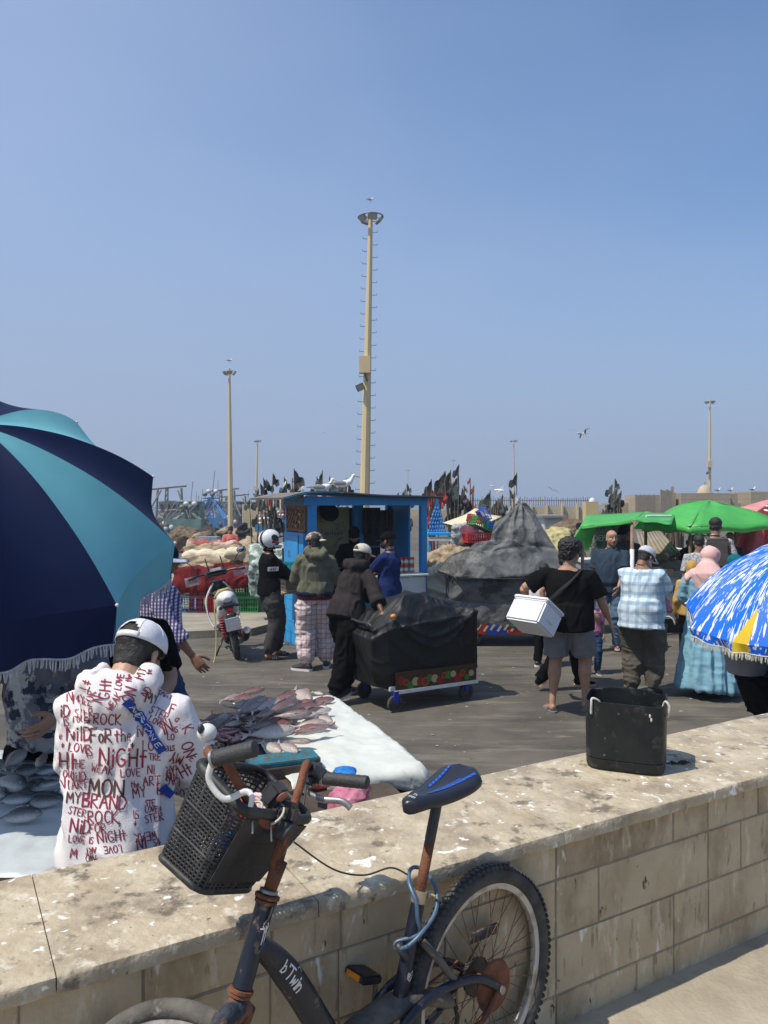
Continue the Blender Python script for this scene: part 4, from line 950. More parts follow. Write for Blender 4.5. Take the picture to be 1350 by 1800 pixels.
  if yx.dot(fwd) < 0: M = M @ Matrix.Scale(-1, 4, (0, 1, 0))
  body.join(hd, M)
 body.build('body', [SK[sk], mat('lips_' + sk, tuple(v * a for v, a in zip(SK[sk].node_tree.nodes['Principled BSDF'].inputs['Base Color'].default_value[:3], (.75, .5, .55))), rough=.5), m_hair], t, smooth=True)
 if eyes and not far:
  for sd in (1, -1):
   q = MB(); q.ell(HM @ V(sd * .031, .0765, .003), .0105, n=12, m=8); o = q.build('eye', m_eyew, t, smooth=True)
   q = MB(); q.ell(HM @ V(sd * .031, .0842, .003), (.0055, .0038, .0055), HR, n=10, m=6); q.build('iris', m_iris, o, smooth=True)
 # --- clothes
 if robe:
  q = MB(); w_, d_ = robe.get('w', .30), robe.get('d', .25); n_ = 28; sy = robe.get('sweep', 0)
  q.tube([V(0, sy, robe.get('hem', .12)), V(0, sy * .8, .2), V(0, sy * .5, .5), V(0, 0, .8), u(0, 0, .05), u(0, 0, .2), u(0, 0, .36), u(0, -.008, .45), u(0, -.012, .50), u(0, -.01, .53)],
               [(w_, d_), (w_ * .97, d_ * .97), (w_ * .86, d_ * .86), (.235 * b, .19), (.21 * b, .165), (.19 * b, .15), (.20 * b, .145), (.19 * b, .115), (.12, .085), (.07, .065)], n_, xdir=X_)
  for sd in (1, -1): q.tube([sh[sd] + V(-sd * .03, 0, .0), sh[sd].lerp(E_[sd], .5), E_[sd], E_[sd].lerp(W_[sd], .85)], [.085, .085, .08, .085], 12)
  def rf(co):
   zz = np.clip((.9 - co[:, 2]) / .7, 0, 1); an = np.arctan2(co[:, 0], co[:, 1])
   p = np.c_[np.cos(an) * 1.9, np.sin(an) * 1.9, co[:, 2] * 1.1 + 3]
   return (.012 + .030 * zz) * (ridge(p * 1.4, 2) - .35) + .007 * (ridge(co * np.array([7, 7, 11]) + 2, 2) - .3)
  o = remesh(q, .014, 2, rf); o.build('robe', robe['mat'], t, smooth=True)
 else:
  q = MB(); g = loose; z0 = hem
  pts = []; rr = []
  rows_ = [(hem, 0, .174, .13)] + [r_ for r_ in ring if r_[0] > hem + .03 and r_[0] < .53]
  for z_, y_, rx, ry in rows_:
   e = (g * 1.4 if z_ < .1 else g * .9 if z_ < .4 else g * .6) if z_ < .48 else g * .35
   hk = hipk + (1 - hipk) * min(1, max(0, (z_ - .05) / .28)); pts.append(u(0, y_, z_)); rr.append((rx * b * hk + e, ry * (1 + (b - 1) * 1.3) + e + (belly * .3 if z_ < .1 else 0)))
  q.tube(pts, rr, 20, xdir=U @ X_)
  for sd in (1, -1):
   fl = 1 + (b - 1) * .9; a0 = sh[sd] + U @ V(-sd * .07, 0, .018)
   if sleeve == 'short': q.tube([a0, sh[sd] + U @ V(0, 0, .004), sh[sd].lerp(E_[sd], .45), sh[sd].lerp(E_[sd], .80)], [.048, .054 * fl + g * .4, .056 * fl + g * .8, .058 * fl + g * 1.0], 14)
   elif sleeve == 'long': q.tube([a0, sh[sd] + U @ V(0, 0, .004), sh[sd].lerp(E_[sd], .5), E_[sd], E_[sd].lerp(W_[sd], .5), E_[sd].lerp(W_[sd], .93)], [.048, .054 * fl + g * .4, .054 * fl + g * .8, .050 * fl + g * .8, .044 + g * .8, .036 + g * .6], 14)
   elif sleeve == 'rolled': q.tube([a0, sh[sd] + U @ V(0, 0, .004), sh[sd].lerp(E_[sd], .5), E_[sd], E_[sd].lerp(W_[sd], .40), E_[sd].lerp(W_[sd], .5)], [.048, .054 * fl + g * .4, .054 * fl + g * .8, .052 * fl + g * .8, .046 + g, .05 + g], 14)
  if hood:
   q.tube([u(-.075, .05, .52), u(-.092, -.01, .555), u(-.11, -.09, .52), u(-.05, -.15, .47), u(.05, -.15, .47), u(.11, -.09, .52), u(.092, -.01, .555), u(.075, .05, .52)], [.026, .036, .047, .054, .054, .047, .036, .026], 12)
   q.ell(u(0, -.11, .505), (.10, .055, .065), U); q.ell(u(0, -.125, .43), (.085, .04, .07), U)
  elif collar: q.tube([u(.06 * math.cos(a), .058 * math.sin(a) - .008, .525 - .012 * math.sin(a)) for a in [2 * math.pi * i / 16 for i in range(16)]], .012 if collar is True else collar, 6, closed=True)
  fo = cloth_fold(fold * 1.25, 8.5, seed); o = remesh(q, .012 if not far else .02, 2, fo)
  o.build(top or 'shirt', topmat, t, smooth=True)
 if legs and bottom in ('trousers', 'shorts', 'jeans') and not robe:
  q = MB(); g = bloose; bb = 1 + (b - 1) * 1.1
  hq = hipk ** 1.6; q.tube([V(0, 0, .83), V(0, 0, .90), V(0, belly * .2, pel.z), u(0, belly * .3, .06)], [(.125 * bb * hq, .105 * bb + g * .6), (.172 * bb * hq + g * .5, .125 * bb + g * .6), (.178 * bb * hq + g * .5, .13 * bb + g * .5 + belly * .2), (.17 * bb * hq, .122 * bb + belly * .3)], 18, xdir=X_)
  for sd in (1, -1):
   h_ = hip[sd] + V(0, 0, .02); k = K_[sd]; a_ = A_[sd]; fl = 1 + (b - 1) * .9
   if bottom == 'shorts': q.tube([h_, h_.lerp(k, .4), h_.lerp(k, .86)], [.088 * fl + g * .5, .088 * fl + g * .7, .080 * fl + g * .9], 14)
   else:
    bg = max(0, shape == 'baggy') * .03
    q.tube([h_, h_.lerp(k, .35), k + V(0, 0, .02), k.lerp(a_, .4), k.lerp(a_, .85), k.lerp(a_, 1.0) + V(0, 0, -.005)], [.092 * fl + g * .5, .086 * fl + g + bg, .064 * fl + g + bg, .058 * fl + g + bg * .8, .050 + g + bg * .3, .047 + g * (.2 if bg else 1.2)], 14)
  fo = cloth_fold(fold * 1.5, 9, seed + 3, zs=1.1); o = remesh(q, .013 if not far else .02, 2, fo); o.build('shorts' if bottom == 'shorts' else 'trousers', botmat, t, smooth=True)
 if shoes and legs:
  for sd, k in ((1, 'R'), (-1, 'L')):
   fy = feet.get(k, (0, 0, 0)); yaw = R(fy[3]) if len(fy) > 3 else R(-8 * sd); pt_ = R(fy[4]) if len(fy) > 4 else 0
   FR = Matrix.Rotation(yaw, 3, 'Z') @ Matrix.Rotation(-pt_, 3, 'X'); a_ = A_[sd]; f = lambda *p: a_ + FR @ V(*p)
   if shoes in ('sandal', 'slide'):
    q = MB(); vs = []; outl = [(-.034, -.06), (0, -.075), (.034, -.06), (.040, .02), (.050, .10), (.046, .165), (.012, .195), (-.030, .18), (-.048, .12), (-.038, .02)]
    for z_ in (-.085, -.066): vs += [f(x_ * (1 if sd > 0 else -1), y_, z_) for x_, y_ in outl]
    n_ = len(outl); q.add(vs, [tuple(range(n_))[::-1], tuple(range(n_, 2 * n_))] + [(i, (i + 1) % n_, n_ + (i + 1) % n_, n_ + i) for i in range(n_)])
    o = q.build('sandal_sole', shoem or m_blackp, t)
    if shoes == 'sandal':
     for y0, y1 in ((.06, .12),):
      q = MB(); q.tube([f(0, .14, -.055), f(sd * .02, .10, -.028), f(sd * .047, .03, -.066)], [(.006, .010)] * 3, 6); q.tube([f(0, .14, -.055), f(-sd * .02, .10, -.026), f(-sd * .042, .03, -.066)], [(.006, .010)] * 3, 6); q.build('sandal_strap', shoem or m_blackp, o)
    else:
     for i in range(7):
      q = MB(); y0 = .045 + i * .0125; q.tube([f(sd * .048, y0, -.068), f(sd * .046, y0, -.046), f(sd * .02, y0, -.026 - .12 * (y0 - .04)), f(-sd * .02, y0, -.026 - .12 * (y0 - .04)), f(-sd * .044, y0, -.046), f(-sd * .044, y0, -.068)], [(.004, .0063)] * 6, 6); q.build('slide_strap_band', m_wplast if i % 2 else m_blackp, o)
   else:
    q = MB(); q.tube([f(0, -.072, -.042), f(0, -.05, -.03), f(0, .0, -.015), f(0, .05, -.032), f(0, .12, -.048), f(0, .185, -.058), f(0, .208, -.066)], [(.03, .028), (.040, .046), (.044, .055), (.046, .044), (.050, .033), (.042, .024), (.02, .014)], 14, xdir=FR @ X_)
    o = remesh(q, .008 if not far else .014, 2); o = o.build('shoe', shoem[0] if isinstance(shoem, (list, tuple)) else (shoem or m_blackp), t, smooth=True)
    q = MB(); vs = []; outl = [(-.040, -.07), (0, -.088), (.040, -.07), (.044, .02), (.055, .10), (.050, .17), (.012, .218), (-.034, .20), (-.052, .12), (-.042, .02)]; n_ = len(outl)
    for z_ in (-.085, -.06): vs += [f(x_ * (1 if sd > 0 else -1), y_, z_) for x_, y_ in outl]
    q.add(vs, [tuple(range(n_))[::-1], tuple(range(n_, 2 * n_))] + [(i, (i + 1) % n_, n_ + (i + 1) % n_, n_ + i) for i in range(n_)]); q.build('shoe_sole', shoem[1] if isinstance(shoem, (list, tuple)) else m_wplast, o, smooth=True, auto=True)
 # --- hair and hats
 def part_head(q, name, m, fold_=None, vx=.007, sm=1, parent=None):
  o = remesh(q, vx if not far else vx * 1.5, sm, fold_); o.v = [tuple(HM @ Vector(p)) for p in o.v]; return o.build(name, m, parent or t, smooth=True)
 if hair and not (cap and hair != 'both') and hair != 'bald':
  q = MB()
  if hair == 'curly': q.ell((0, -.028, .078), (.110, .120, .095), n=22, m=16); q.ell((0, -.072, .012), (.088, .062, .08)); fo = lambda co: .010 * ridge(co * 40, 2)
  elif hair == 'buzz': q.ell((0, -.017, .042), (.0785, .095, .080), n=22, m=16); q.ell((0, -.06, -.01), (.064, .042, .05)); fo = lambda co: .0015 * noise(co * 90)
  else: q.ell((0, -.020, .052), (.083, .097, .077), n=22, m=16); q.ell((0, -.062, -.005), (.068, .046, .062)); fo = lambda co: .004 * ridge(co * np.array([40, 40, 22]), 2)
  part_head(q, 'hair', hairm or m_hair, fo)
 elif cap:
  q = MB(); q.ell((0, -.045, -.012), (.069, .056, .05)); q.ell((0, -.048, -.045), (.060, .046, .042)); q.ell((0, -.0145, .034), (.0795, .0995, .0845), n=20, m=14); part_head(q, 'hair', hairm or m_hair, lambda co: .003 * ridge(co * 40, 2))
 if beard:
  q = MB(); q.ell((0, .055, -.072), (.050, .045, .038)); q.ell((.05, .015, -.052), (.018, .03, .035)); q.ell((-.05, .015, -.052), (.018, .03, .035)); q.ell((0, .094, -.040), (.026, .010, .006)); part_head(q, 'beard', beard, lambda co: .003 * ridge(co * 50, 2))
 if cap: make_cap(t, HM, cap, far)
 if glasses:
  q = MB()
  for sd in (1, -1):
   c = HM @ V(sd * .033, .104, .004); q.tube([c + HR @ V(.023 * math.cos(a), 0, .018 * math.sin(a)) for a in [2 * math.pi * i / 14 for i in range(14)]], .0018, 5, closed=True); q.tube([HM @ V(sd * .056, .10, .008), HM @ V(sd * .082, 0.0, .006)], .002, 5)
  q.tube([HM @ V(-.01, .106, .006), HM @ V(.01, .106, .006)], .0018, 5); q.build('glasses', m_blackp, t)
  if glasses == 'dark':
   for sd in (1, -1):
    q = MB(); q.ell(HM @ V(sd * .033, .103, .002), (.026, .004, .019), HR); q.build('sunglass_lens', m_blackp, t, smooth=True)
 t['_j'] = 0; del t['_j']
 JC[label] = dict(HM=HM, U=U, u=u, W=W_, E=E_, sh=sh, A=A_, t=t, s=s)
 return t
def make_cap(t, HM, cap, far=False):
 """cap = dict(crown, brim, yaw of the brim in degrees, back opening)"""
 yaw = R(cap.get('yaw', 0)); RZ = Matrix.Rotation(yaw, 4, 'Z') @ Matrix.Rotation(R(cap.get('tilt', -6)), 4, 'X'); M = HM @ Matrix.Translation(V(0, -.008, .034)) @ RZ; kb = cap.get('scale', 1.0)
 def cp(a, e, k=1.0):   # a azimuth from +Y, e elevation 0..90
  ce = math.cos(e); se = math.sin(e); return V(math.sin(a) * .086 * ce, math.cos(a) * .107 * ce, .092 * se ** .92 if se > 0 else .092 * se) * k * kb
 q = MB(); nu = 48; nv = 12; vs = []
 hole = cap.get('hole', False)
 for j in range(nv + 1):
  e = R(-6 + 95.9 * j / nv)
  for i in range(nu): vs.append(cp(2 * math.pi * i / nu, e, 1 + .006 * math.cos(6 * 2 * math.pi * i / nu)))
 fs = []
 for j in range(nv):
  for i in range(nu):
   a = math.degrees(2 * math.pi * (i + .5) / nu) - 180; e = -6 + 95.9 * (j + .5) / nv
   if hole and (a / 34) ** 2 + ((e + 0) / 34) ** 2 < 1 and e > 2: continue
   fs.append((j * nu + i, j * nu + (i + 1) % nu, (j + 1) * nu + (i + 1) % nu, (j + 1) * nu + i))
 q.add([M @ v for v in vs], fs); crown = q.build('cap_crown', cap['crown'], t, smooth=True, solid=.003)
 for i in range(6):
  a = 2 * math.pi * (i + .5) / 6
  if hole and abs(math.degrees(a) - 180) < 5: e0 = 36
  else: e0 = -4
  q = MB(); q.tube([M @ cp(a, R(e0 + (88 - e0) * k / 8), 1.018) for k in range(9)], .0013, 4); q.build('cap_seam', cap['crown'], crown, smooth=True)
 q = MB(); q.ell(M @ V(0, 0, .0935 * kb), (.007, .007, .004)); q.build('cap_button', cap['crown'], crown, smooth=True)
 q = MB(); L_ = cap.get('len', .075)
 def bf(u_, v_):
  a = R(-62 + 124 * u_); b0 = cp(a, R(-5), 1.0); r = math.cos(a * 1.35) ** .55 if abs(a * 1.35) < math.pi / 2 else 0
  return M @ (b0 + V(math.sin(a) * .012 * v_, L_ * v_ * max(r, .0), -.010 * v_ - .020 * (abs(math.sin(a)) ** 2) * v_ - .006 * v_ * v_))
 q.grid(bf, 22, 7); q.build('cap_brim', cap['brim'], t, smooth=True, solid=.004)
 if hole:
  q = MB(); q.grid(lambda u_, v_: M @ cp(math.pi + R(-34 + 68 * u_), R(-5 + 11 * v_), 1.012), 12, 3); q.build('cap_strap', cap.get('strap', cap['crown']), t, smooth=True, solid=.002)
 if cap.get('logo'):
  lx, ly, lm = cap['logo']; st_, Wd = text_strokes(lm, .022); vv, ff = ribbon(st_, .004, .01); q = MB(); q.add([M @ cp(R(lx) + (x_ - Wd / 2) / .1, R(ly) + y_ / .1, 1.02) for x_, y_ in vv], ff); q.build('cap_letter', m_wplast, t)
# ================================================================ parasols
m_teal = mat('teal_parasol_cloth', (0.145, 0.43, 0.49), (0.12, 0.38, 0.44), sc=3, rough=.8, bump=.12, bs=300, tl=.12, c3=(.09, .32, .34), s3=9, t3=(.68, .74))
m_navy = mat('navy_parasol_cloth', (0.004, 0.011, 0.045), (0.006, 0.014, 0.052), sc=3, rough=.75, bump=.1, bs=300, spec=.15)
m_fringe = mat('grey_white_fringe', (0.50, 0.50, 0.50), (0.36, 0.36, 0.37), sc=40, rough=.95)
m_fringe2 = mat('cream_fringe', (0.72, 0.68, 0.58), (0.50, 0.46, 0.38), sc=40, rough=.95)
def blue_cloth():
 m = mat('blue_printed_cloth', (0.005, 0.16, 0.78), rough=.5, bump=.1, bs=200, tl=0.1); N = m.node_tree.nodes; L = m.node_tree.links; b = N['Principled BSDF']
 uv = N.new('ShaderNodeUVMap'); mp = N.new('ShaderNodeMapping'); mp.inputs['Scale'].default_value = (17, 5.5, 1); L.new(uv.outputs[0], mp.inputs[0])
 n = N.new('ShaderNodeTexNoise'); n.inputs['Scale'].default_value = 1.6; n.inputs['Detail'].default_value = 4; n.inputs['Distortion'].default_value = .5; L.new(mp.outputs[0], n.inputs['Vector'])
 n2 = N.new('ShaderNodeTexNoise'); n2.inputs['Scale'].default_value = 4.5; n2.inputs['Detail'].default_value = 1; L.new(uv.outputs[0], n2.inputs['Vector'])
 a = N.new('ShaderNodeMath'); a.operation = 'MULTIPLY_ADD'; a.inputs[1].default_value = .35; L.new(n2.outputs['Fac'], a.inputs[0]); L.new(n.outputs['Fac'], a.inputs[2])
 r = N.new('ShaderNodeMapRange'); r.inputs['From Min'].default_value = .725; r.inputs['From Max'].default_value = .735; L.new(a.outputs[0], r.inputs['Value'])
 x = N.new('ShaderNodeMix'); x.data_type = 'RGBA'; x.inputs['A'].default_value = (0.004, 0.15, 0.75, 1); x.inputs['B'].default_value = (.82, .84, .86, 1); L.new(r.outputs[0], x.inputs['Factor']); L.new(x.outputs['Result'], b.inputs['Base Color']); return m
m_bluepr = blue_cloth(); m_yel = mat('yellow_cloth', (.80, .55, .02), (.72, .48, .02), sc=5, rough=.6, bump=.1, tl=.1)
def parasol(label, axpx, Y, tilt, Rr, h, p, ph, n, mats, fringe, val=.15, fl=.05, corner=None, name='parasol', sagk=.05, zz_=0):
 A = P(axpx[0], axpx[1], Y); up = V(tilt[0], tilt[1], 1).normalized(); e1 = V(0, 1, 0).cross(up).normalized(); e2 = up.cross(e1)
 base = A - up * (A.z / up.z); t = thing(name, base, label, 'parasol'); O = A - base
 def surf(k, u, v):   # u across a gore 0..1, v apex 0..1 rim
  a = ph + 2 * math.pi * (k + u) / n; edge = math.sin(math.pi * u); ch = math.cos(math.pi / n) / math.cos((u - .5) * 2 * math.pi / n)
  r = Rr * v * ch * (1 - sagk * edge * v)
  return O + (e1 * math.cos(a) + e2 * math.sin(a)) * r - up * (h * v ** p * (1 + .10 * edge * v) + .018 * edge * math.sin(math.pi * min(v, 1)) )
 fs_ = MB(); rnd = random.Random(int(Y * 10))
 for k in range(n):
  nu, nv = (21, 25) if not corner else (61, 61); q = MB(); uvs = []
  def fn(u, v):
   p_ = surf(k, u, v); w = noise(np.array([[k * 3.1 + u * 3, v * 5, 2.0]]))[0]; return p_ + up * (.004 * w * (1 - v))
  q.grid(fn, nu, nv)
  mi = 0
  o = q.build('canopy_panel', mats[k % len(mats)], t, smooth=True)
  uvl = o.data.uv_layers.new(name='UVMap')
  idx = [0] * len(o.data.loops); o.data.loops.foreach_get('vertex_index', idx)
  for li, vi in enumerate(idx): uvl.data[li].uv = ((vi % nu) / (nu - 1) + k, (vi // nu) / (nv - 1))
  if corner:
   o.data.materials.append(corner)
   for pl in o.data.polygons:
    c = [uvl.data[l].uv for l in pl.loop_indices]; u = sum(x.x for x in c) / 4 - k; v = sum(x.y for x in c) / 4; side_ = min(u, 1 - u)
    if v > .80 and u > .5 and (1 - u) < (v - .78) * 1.5: pl.material_index = 1
  # valance hanging straight down from the rim, rippled
  q = MB(); rip = rnd.uniform(0, 6); out = (surf(k, .5, 1) - O - up * up.dot(surf(k, .5, 1) - O)).normalized()
  def vf(u, v):
   e = surf(k, u, 1.0); f_ = min(1, 4 * u * (1 - u) * 1.2)
   return e + V(0, 0, -val * v * (1 - .10 * abs(2 * u - 1))) + out * (.022 * f_ * v * math.sin(u * 13 + rip) - .02 * v)
  q.grid(vf, 25, 5); o2 = q.build('valance', mats[k % len(mats)], t, smooth=True)
  uvl = o2.data.uv_layers.new(name='UVMap'); idx = [0] * len(o2.data.loops); o2.data.loops.foreach_get('vertex_index', idx)
  for li, vi in enumerate(idx): uvl.data[li].uv = ((vi % 25) / 24 + k, 1 + .15 * (vi // 25) / 4)
  if corner:
   o2.data.materials.append(corner)
   for pl in o2.data.polygons:
    u = sum(uvl.data[l].uv.x for l in pl.loop_indices) / 4 - k
    if u > .68: pl.material_index = 1
  L_ = (surf(k, 1, 1) - surf(k, 0, 1)).length; cnt = int(L_ / .011)
  for i in range(cnt):
   u = (i + .5) / cnt; b0 = vf(u, 1.0) + V(0, 0, .004); d = V(rnd.uniform(-.010, .010), rnd.uniform(-.006, .006), -fl * rnd.uniform(.75, 1.1))
   fs_.tube([b0, b0 + d * .5 + V(rnd.uniform(-.003, .003), 0, 0), b0 + d], [.0034, .0042, .0028], 4)
  q = MB(); q.tube([vf(i / 24, 1.0) for i in range(25)], .0045, 5); q.build('fringe_braid', fringe, t)
  q = MB(); q.tube([surf(k, 0, v / 12) - up * .012 for v in range(13)], .004, 5); q.build('rib', m_galv, t)
  q = MB(); q.ell(surf(k, 0, 1.0), (.008, .008, .008)); q.build('rib_tip', m_wplast, t)
 setp(fs_.build('fringe', fringe, t), kind='stuff')
 q = MB(); q.tube([V(0, 0, 0), O + up * .06], .018, 10); q.build('pole', m_white, t, smooth=True)
 q = MB(); q.ell(O + up * .03, (.03, .03, .03)); q.build('finial', m_white, t, smooth=True)
 q = MB(); q.lathe([(0, 0), (.22, 0), (.22, .05), (.05, .09), (.03, .25), (0, .25)], 20); q.build('base', m_galv, t, smooth=True, auto=True)
 return t, surf
par_l, sl = parasol('large teal and navy striped parasol with grey fringe over the left fish sellers', (-39.9, 745.7), 3.381, (.487, -.529), .97, .33, 1.977, .338, 10, [m_navy, m_teal], m_fringe, val=.20, fl=.052)
par_r, sr = parasol('blue parasol printed with white streaks and yellow corners, fringed, at the right edge', (1421.2, 953), 5.54, (-.23, -.115), .945, .435, 2.422, -2.555, 10, [m_bluepr], m_fringe2, val=.075, fl=.05, corner=m_yel)

# ================================================================ fish tables
m_sheet = mat('white_plastic_sheet', (0.66, 0.68, 0.61), (0.58, 0.60, 0.54), sc=6, rough=.45, bump=.25, bs=26)
m_gsheet = mat('grey_plastic_sheet', (0.42, 0.46, 0.48), (0.50, 0.54, 0.54), sc=4, rough=.4, bump=.3, bs=18)
m_wood = mat('dark_wet_wood', (0.05, 0.035, 0.025), (0.09, 0.065, 0.045), sc=6, rough=.8, bump=.3)
m_tealp = mat('flaking_teal_paint', (0.015, 0.10, 0.13), (0.03, 0.16, 0.20), sc=14, rough=.6, bump=.3, c3=(.10, .07, .05), s3=20, t3=(.54, .58))
TZ = .80
BRc, FRc = V(-.39, 5.29, 0), V(.184, 3.82, 0)
ex = -WD; ey = (FRc - BRc).normalized(); Ltab = (FRc - BRc).length
tb_r = thing('fish_table', (BRc + FRc) / 2 + ex * .42, 'low wooden fish table under a white sheet heaped with red fish', 'table')
o_ = tb_r.location
def TT(a, b_, z): return BRc + ey * a + ex * b_ + V(0, 0, z)
TR = Matrix((ey, ex, V(0, 0, 1))).transposed()
q = MB(); q.box(TT(Ltab / 2, .42, TZ - .03) - o_, (Ltab - .02, .80, .05), TR, bev=.004); q.build('table_top', m_wood, tb_r)
for a in (.08, Ltab - .08):
 for b_ in (.08, .76):
  q = MB(); q.box(TT(a, b_, (TZ - .055) / 2) - o_, (.06, .06, TZ - .055), TR); q.build('leg', m_wood, tb_r)
cen = TT(Ltab / 2, .40, 0); rot_ = math.atan2(ey.y, ex.y and ey.x); rot_ = math.atan2(ey.y, ey.x)
X0 = sheet0(TT(Ltab / 2, .28, 0), Ltab + .16, .86, 96, 52, rot_, TZ + .03)
X0[..., 2] += (.006 * ridge(np.c_[X0.reshape(-1, 3) * 9], 2)).reshape(X0.shape[:2])
Xs = drape(X0, [sd_box((cen.x, cen.y, TZ - .2), (Ltab / 2, .42, .2), .004, rot_)], steps=70, it=5, damp=.93, fric=.8, seed=3)
pts_ = Xs.reshape(-1, 3); pts_[:, 2] += (.004 + crumple(pts_, 2, .005, .0035, .0015, 5)) * (pts_[:, 2] > TZ - .02)
q = cutmb(grid_mb(Xs), lambda c: c[2] > TZ - .075 + .02 * math.sin(c[0] * 14 + c[1] * 9)); sh_r = q.build('plastic_sheet', m_sheet, smooth=True, solid=.002)
setp(sh_r, 'white crinkled plastic sheet spread over the fish table', 'sheet')
def fishm(name, back, mid, belly):
 m = bpy.data.materials.new(name); m.use_nodes = True; N = m.node_tree.nodes; L = m.node_tree.links; b = N['Principled BSDF']; b.inputs['Roughness'].default_value = .28; b.inputs['Specular IOR Level'].default_value = .7
 tcn = N.new('ShaderNodeTexCoord'); se = N.new('ShaderNodeSeparateXYZ'); L.new(tcn.outputs['Object'], se.inputs[0]); nz = N.new('ShaderNodeTexNoise'); nz.inputs['Scale'].default_value = 16; nz.inputs['Detail'].default_value = 4; L.new(tcn.outputs['Object'], nz.inputs['Vector'])
 ad = N.new('ShaderNodeMath'); ad.operation = 'MULTIPLY_ADD'; L.new(nz.outputs['Fac'], ad.inputs[0]); ad.inputs[1].default_value = .12; L.new(se.outputs['Y'], ad.inputs[2])
 rg = N.new('ShaderNodeValToRGB'); mr = N.new('ShaderNodeMapRange'); mr.inputs['From Min'].default_value = -.09; mr.inputs['From Max'].default_value = .20; L.new(ad.outputs[0], mr.inputs['Value']); L.new(mr.outputs[0], rg.inputs[0])
 e = rg.color_ramp.elements; e[0].position = .1; e[0].color = (*belly, 1); e[1].position = .85; e[1].color = (*back, 1); k = e.new(.5); k.color = (*mid, 1); L.new(rg.outputs[0], b.inputs['Base Color'])
 vo = N.new('ShaderNodeTexVoronoi'); vo.inputs['Scale'].default_value = 60; L.new(tcn.outputs['Object'], vo.inputs['Vector']); bu = N.new('ShaderNodeBump'); bu.inputs['Strength'].default_value = .25; bu.inputs['Distance'].default_value = .01; L.new(vo.outputs['Distance'], bu.inputs['Height']); L.new(bu.outputs[0], b.inputs['Normal']); return m
m_fr = fishm('red_mullet_skin', (.13, .045, .035), (.26, .12, .10), (.55, .46, .42)); m_fb = fishm('brown_fish_skin', (.085, .05, .042), (.20, .13, .11), (.50, .44, .40))
m_fw = fishm('pale_fish_skin', (.26, .18, .15), (.44, .37, .33), (.72, .69, .65)); m_fg = fishm('grey_bream_skin', (.025, .03, .035), (.12, .135, .145), (.50, .52, .52))
m_eye = mat('fish_eye_ring', (.70, .66, .50), rough=.2)
def make_fish(kind, m, deep=.13, thick=.075):
 prof = [(-.42, .022, .012), (-.34, .026, .016), (-.22, .07, .04), (-.08, .115, .065), (.08, .132, .075), (.22, .13, .078), (.33, .108, .07), (.41, .078, .052), (.47, .042, .032), (.50, .014, .012)]
 q = MB(); n_ = 16; q.tube([V(x_, .012 * math.sin(x_ * 5), thick * .6) for x_, a, b_ in prof], [(a * deep / .13, b_ * thick / .075) for x_, a, b_ in prof], n_, xdir=(0, 1, 0))
 root = bpy.data.objects.new('fish', None); C.objects.link(root)
 b_ = q.build('body', m, root, smooth=True)
 q = MB(); zc = thick * .6
 q.add([V(-.40, .02, zc), V(-.40, -.02, zc), V(-.56, -.12, zc + .01), V(-.50, -.005, zc), V(-.57, .11, zc - .01)], [(0, 1, 2, 3), (0, 3, 4)]); q.build('tail_fin', m, root, solid=.006)
 q = MB(); q.add([V(-.20, .06 * deep / .13, zc), V(.20, .12 * deep / .13, zc), V(.14, .165 * deep / .13, zc + .01), V(-.02, .15 * deep / .13, zc), V(-.17, .10 * deep / .13, zc)], [(0, 1, 2, 3, 4)]); q.build('dorsal_fin', m, root, solid=.005)
 q = MB(); q.add([V(.22, -.01, zc + thick * .93), V(.20, -.05, zc + thick * .95), V(.05, -.055, zc + thick * 1.05), V(.07, -.01, zc + thick * 1.0)], [(0, 1, 2, 3)]); q.build('side_fin', m, root, solid=.004)
 q = MB(); q.ell(V(.375, .03, zc + .052 * thick / .075), (.022, .022, .012), n=12, m=8); e_ = q.build('eye', m_eye, root, smooth=True)
 q = MB(); q.ell(V(.375, .03, zc + .062 * thick / .075), (.012, .012, .006), n=10, m=6); q.build('pupil', m_iris, e_, smooth=True)
 q = MB(); q.tube([V(.27, .085 * deep / .13, zc + .03), V(.255, .03, zc + .072 * thick / .075), V(.27, -.04, zc + .066 * thick / .075), V(.30, -.085 * deep / .13, zc + .02)], .0035, 5); q.build('gill_edge', m, root, smooth=True)
 return root
FK = {'r': make_fish('r', m_fr, .125, .075), 'b': make_fish('b', m_fb, .125, .078), 'w': make_fish('w', m_fw, .14, .08), 'g': make_fish('g', m_fg, .175, .08)}
used_f = set()
def place_fish(k, x0, y0, x1, y1, z, label, group, roll=0, wid=1.0):
 a = G(x0, y0, z); b_ = G(x1, y1, z); c = (a + b_) / 2; d = b_ - a; L_ = d.length / 1.02
 src = FK[k]
 o = src if k not in used_f else dup(src); used_f.add(k)
 o.name = 'fish'; o.location = (c.x, c.y, z - .01); o.scale = (L_, L_ * wid, L_ * .95); yaw = math.atan2(d.y, d.x)
 fl = 1 if math.cos(yaw) > 0 else -1; o.scale = (L_, L_ * wid * fl, L_ * 1.25); o.location.z += .02 * 1; o.rotation_euler = (R(roll + 42 * fl), 0, yaw); setp(o, label, 'fish', group)
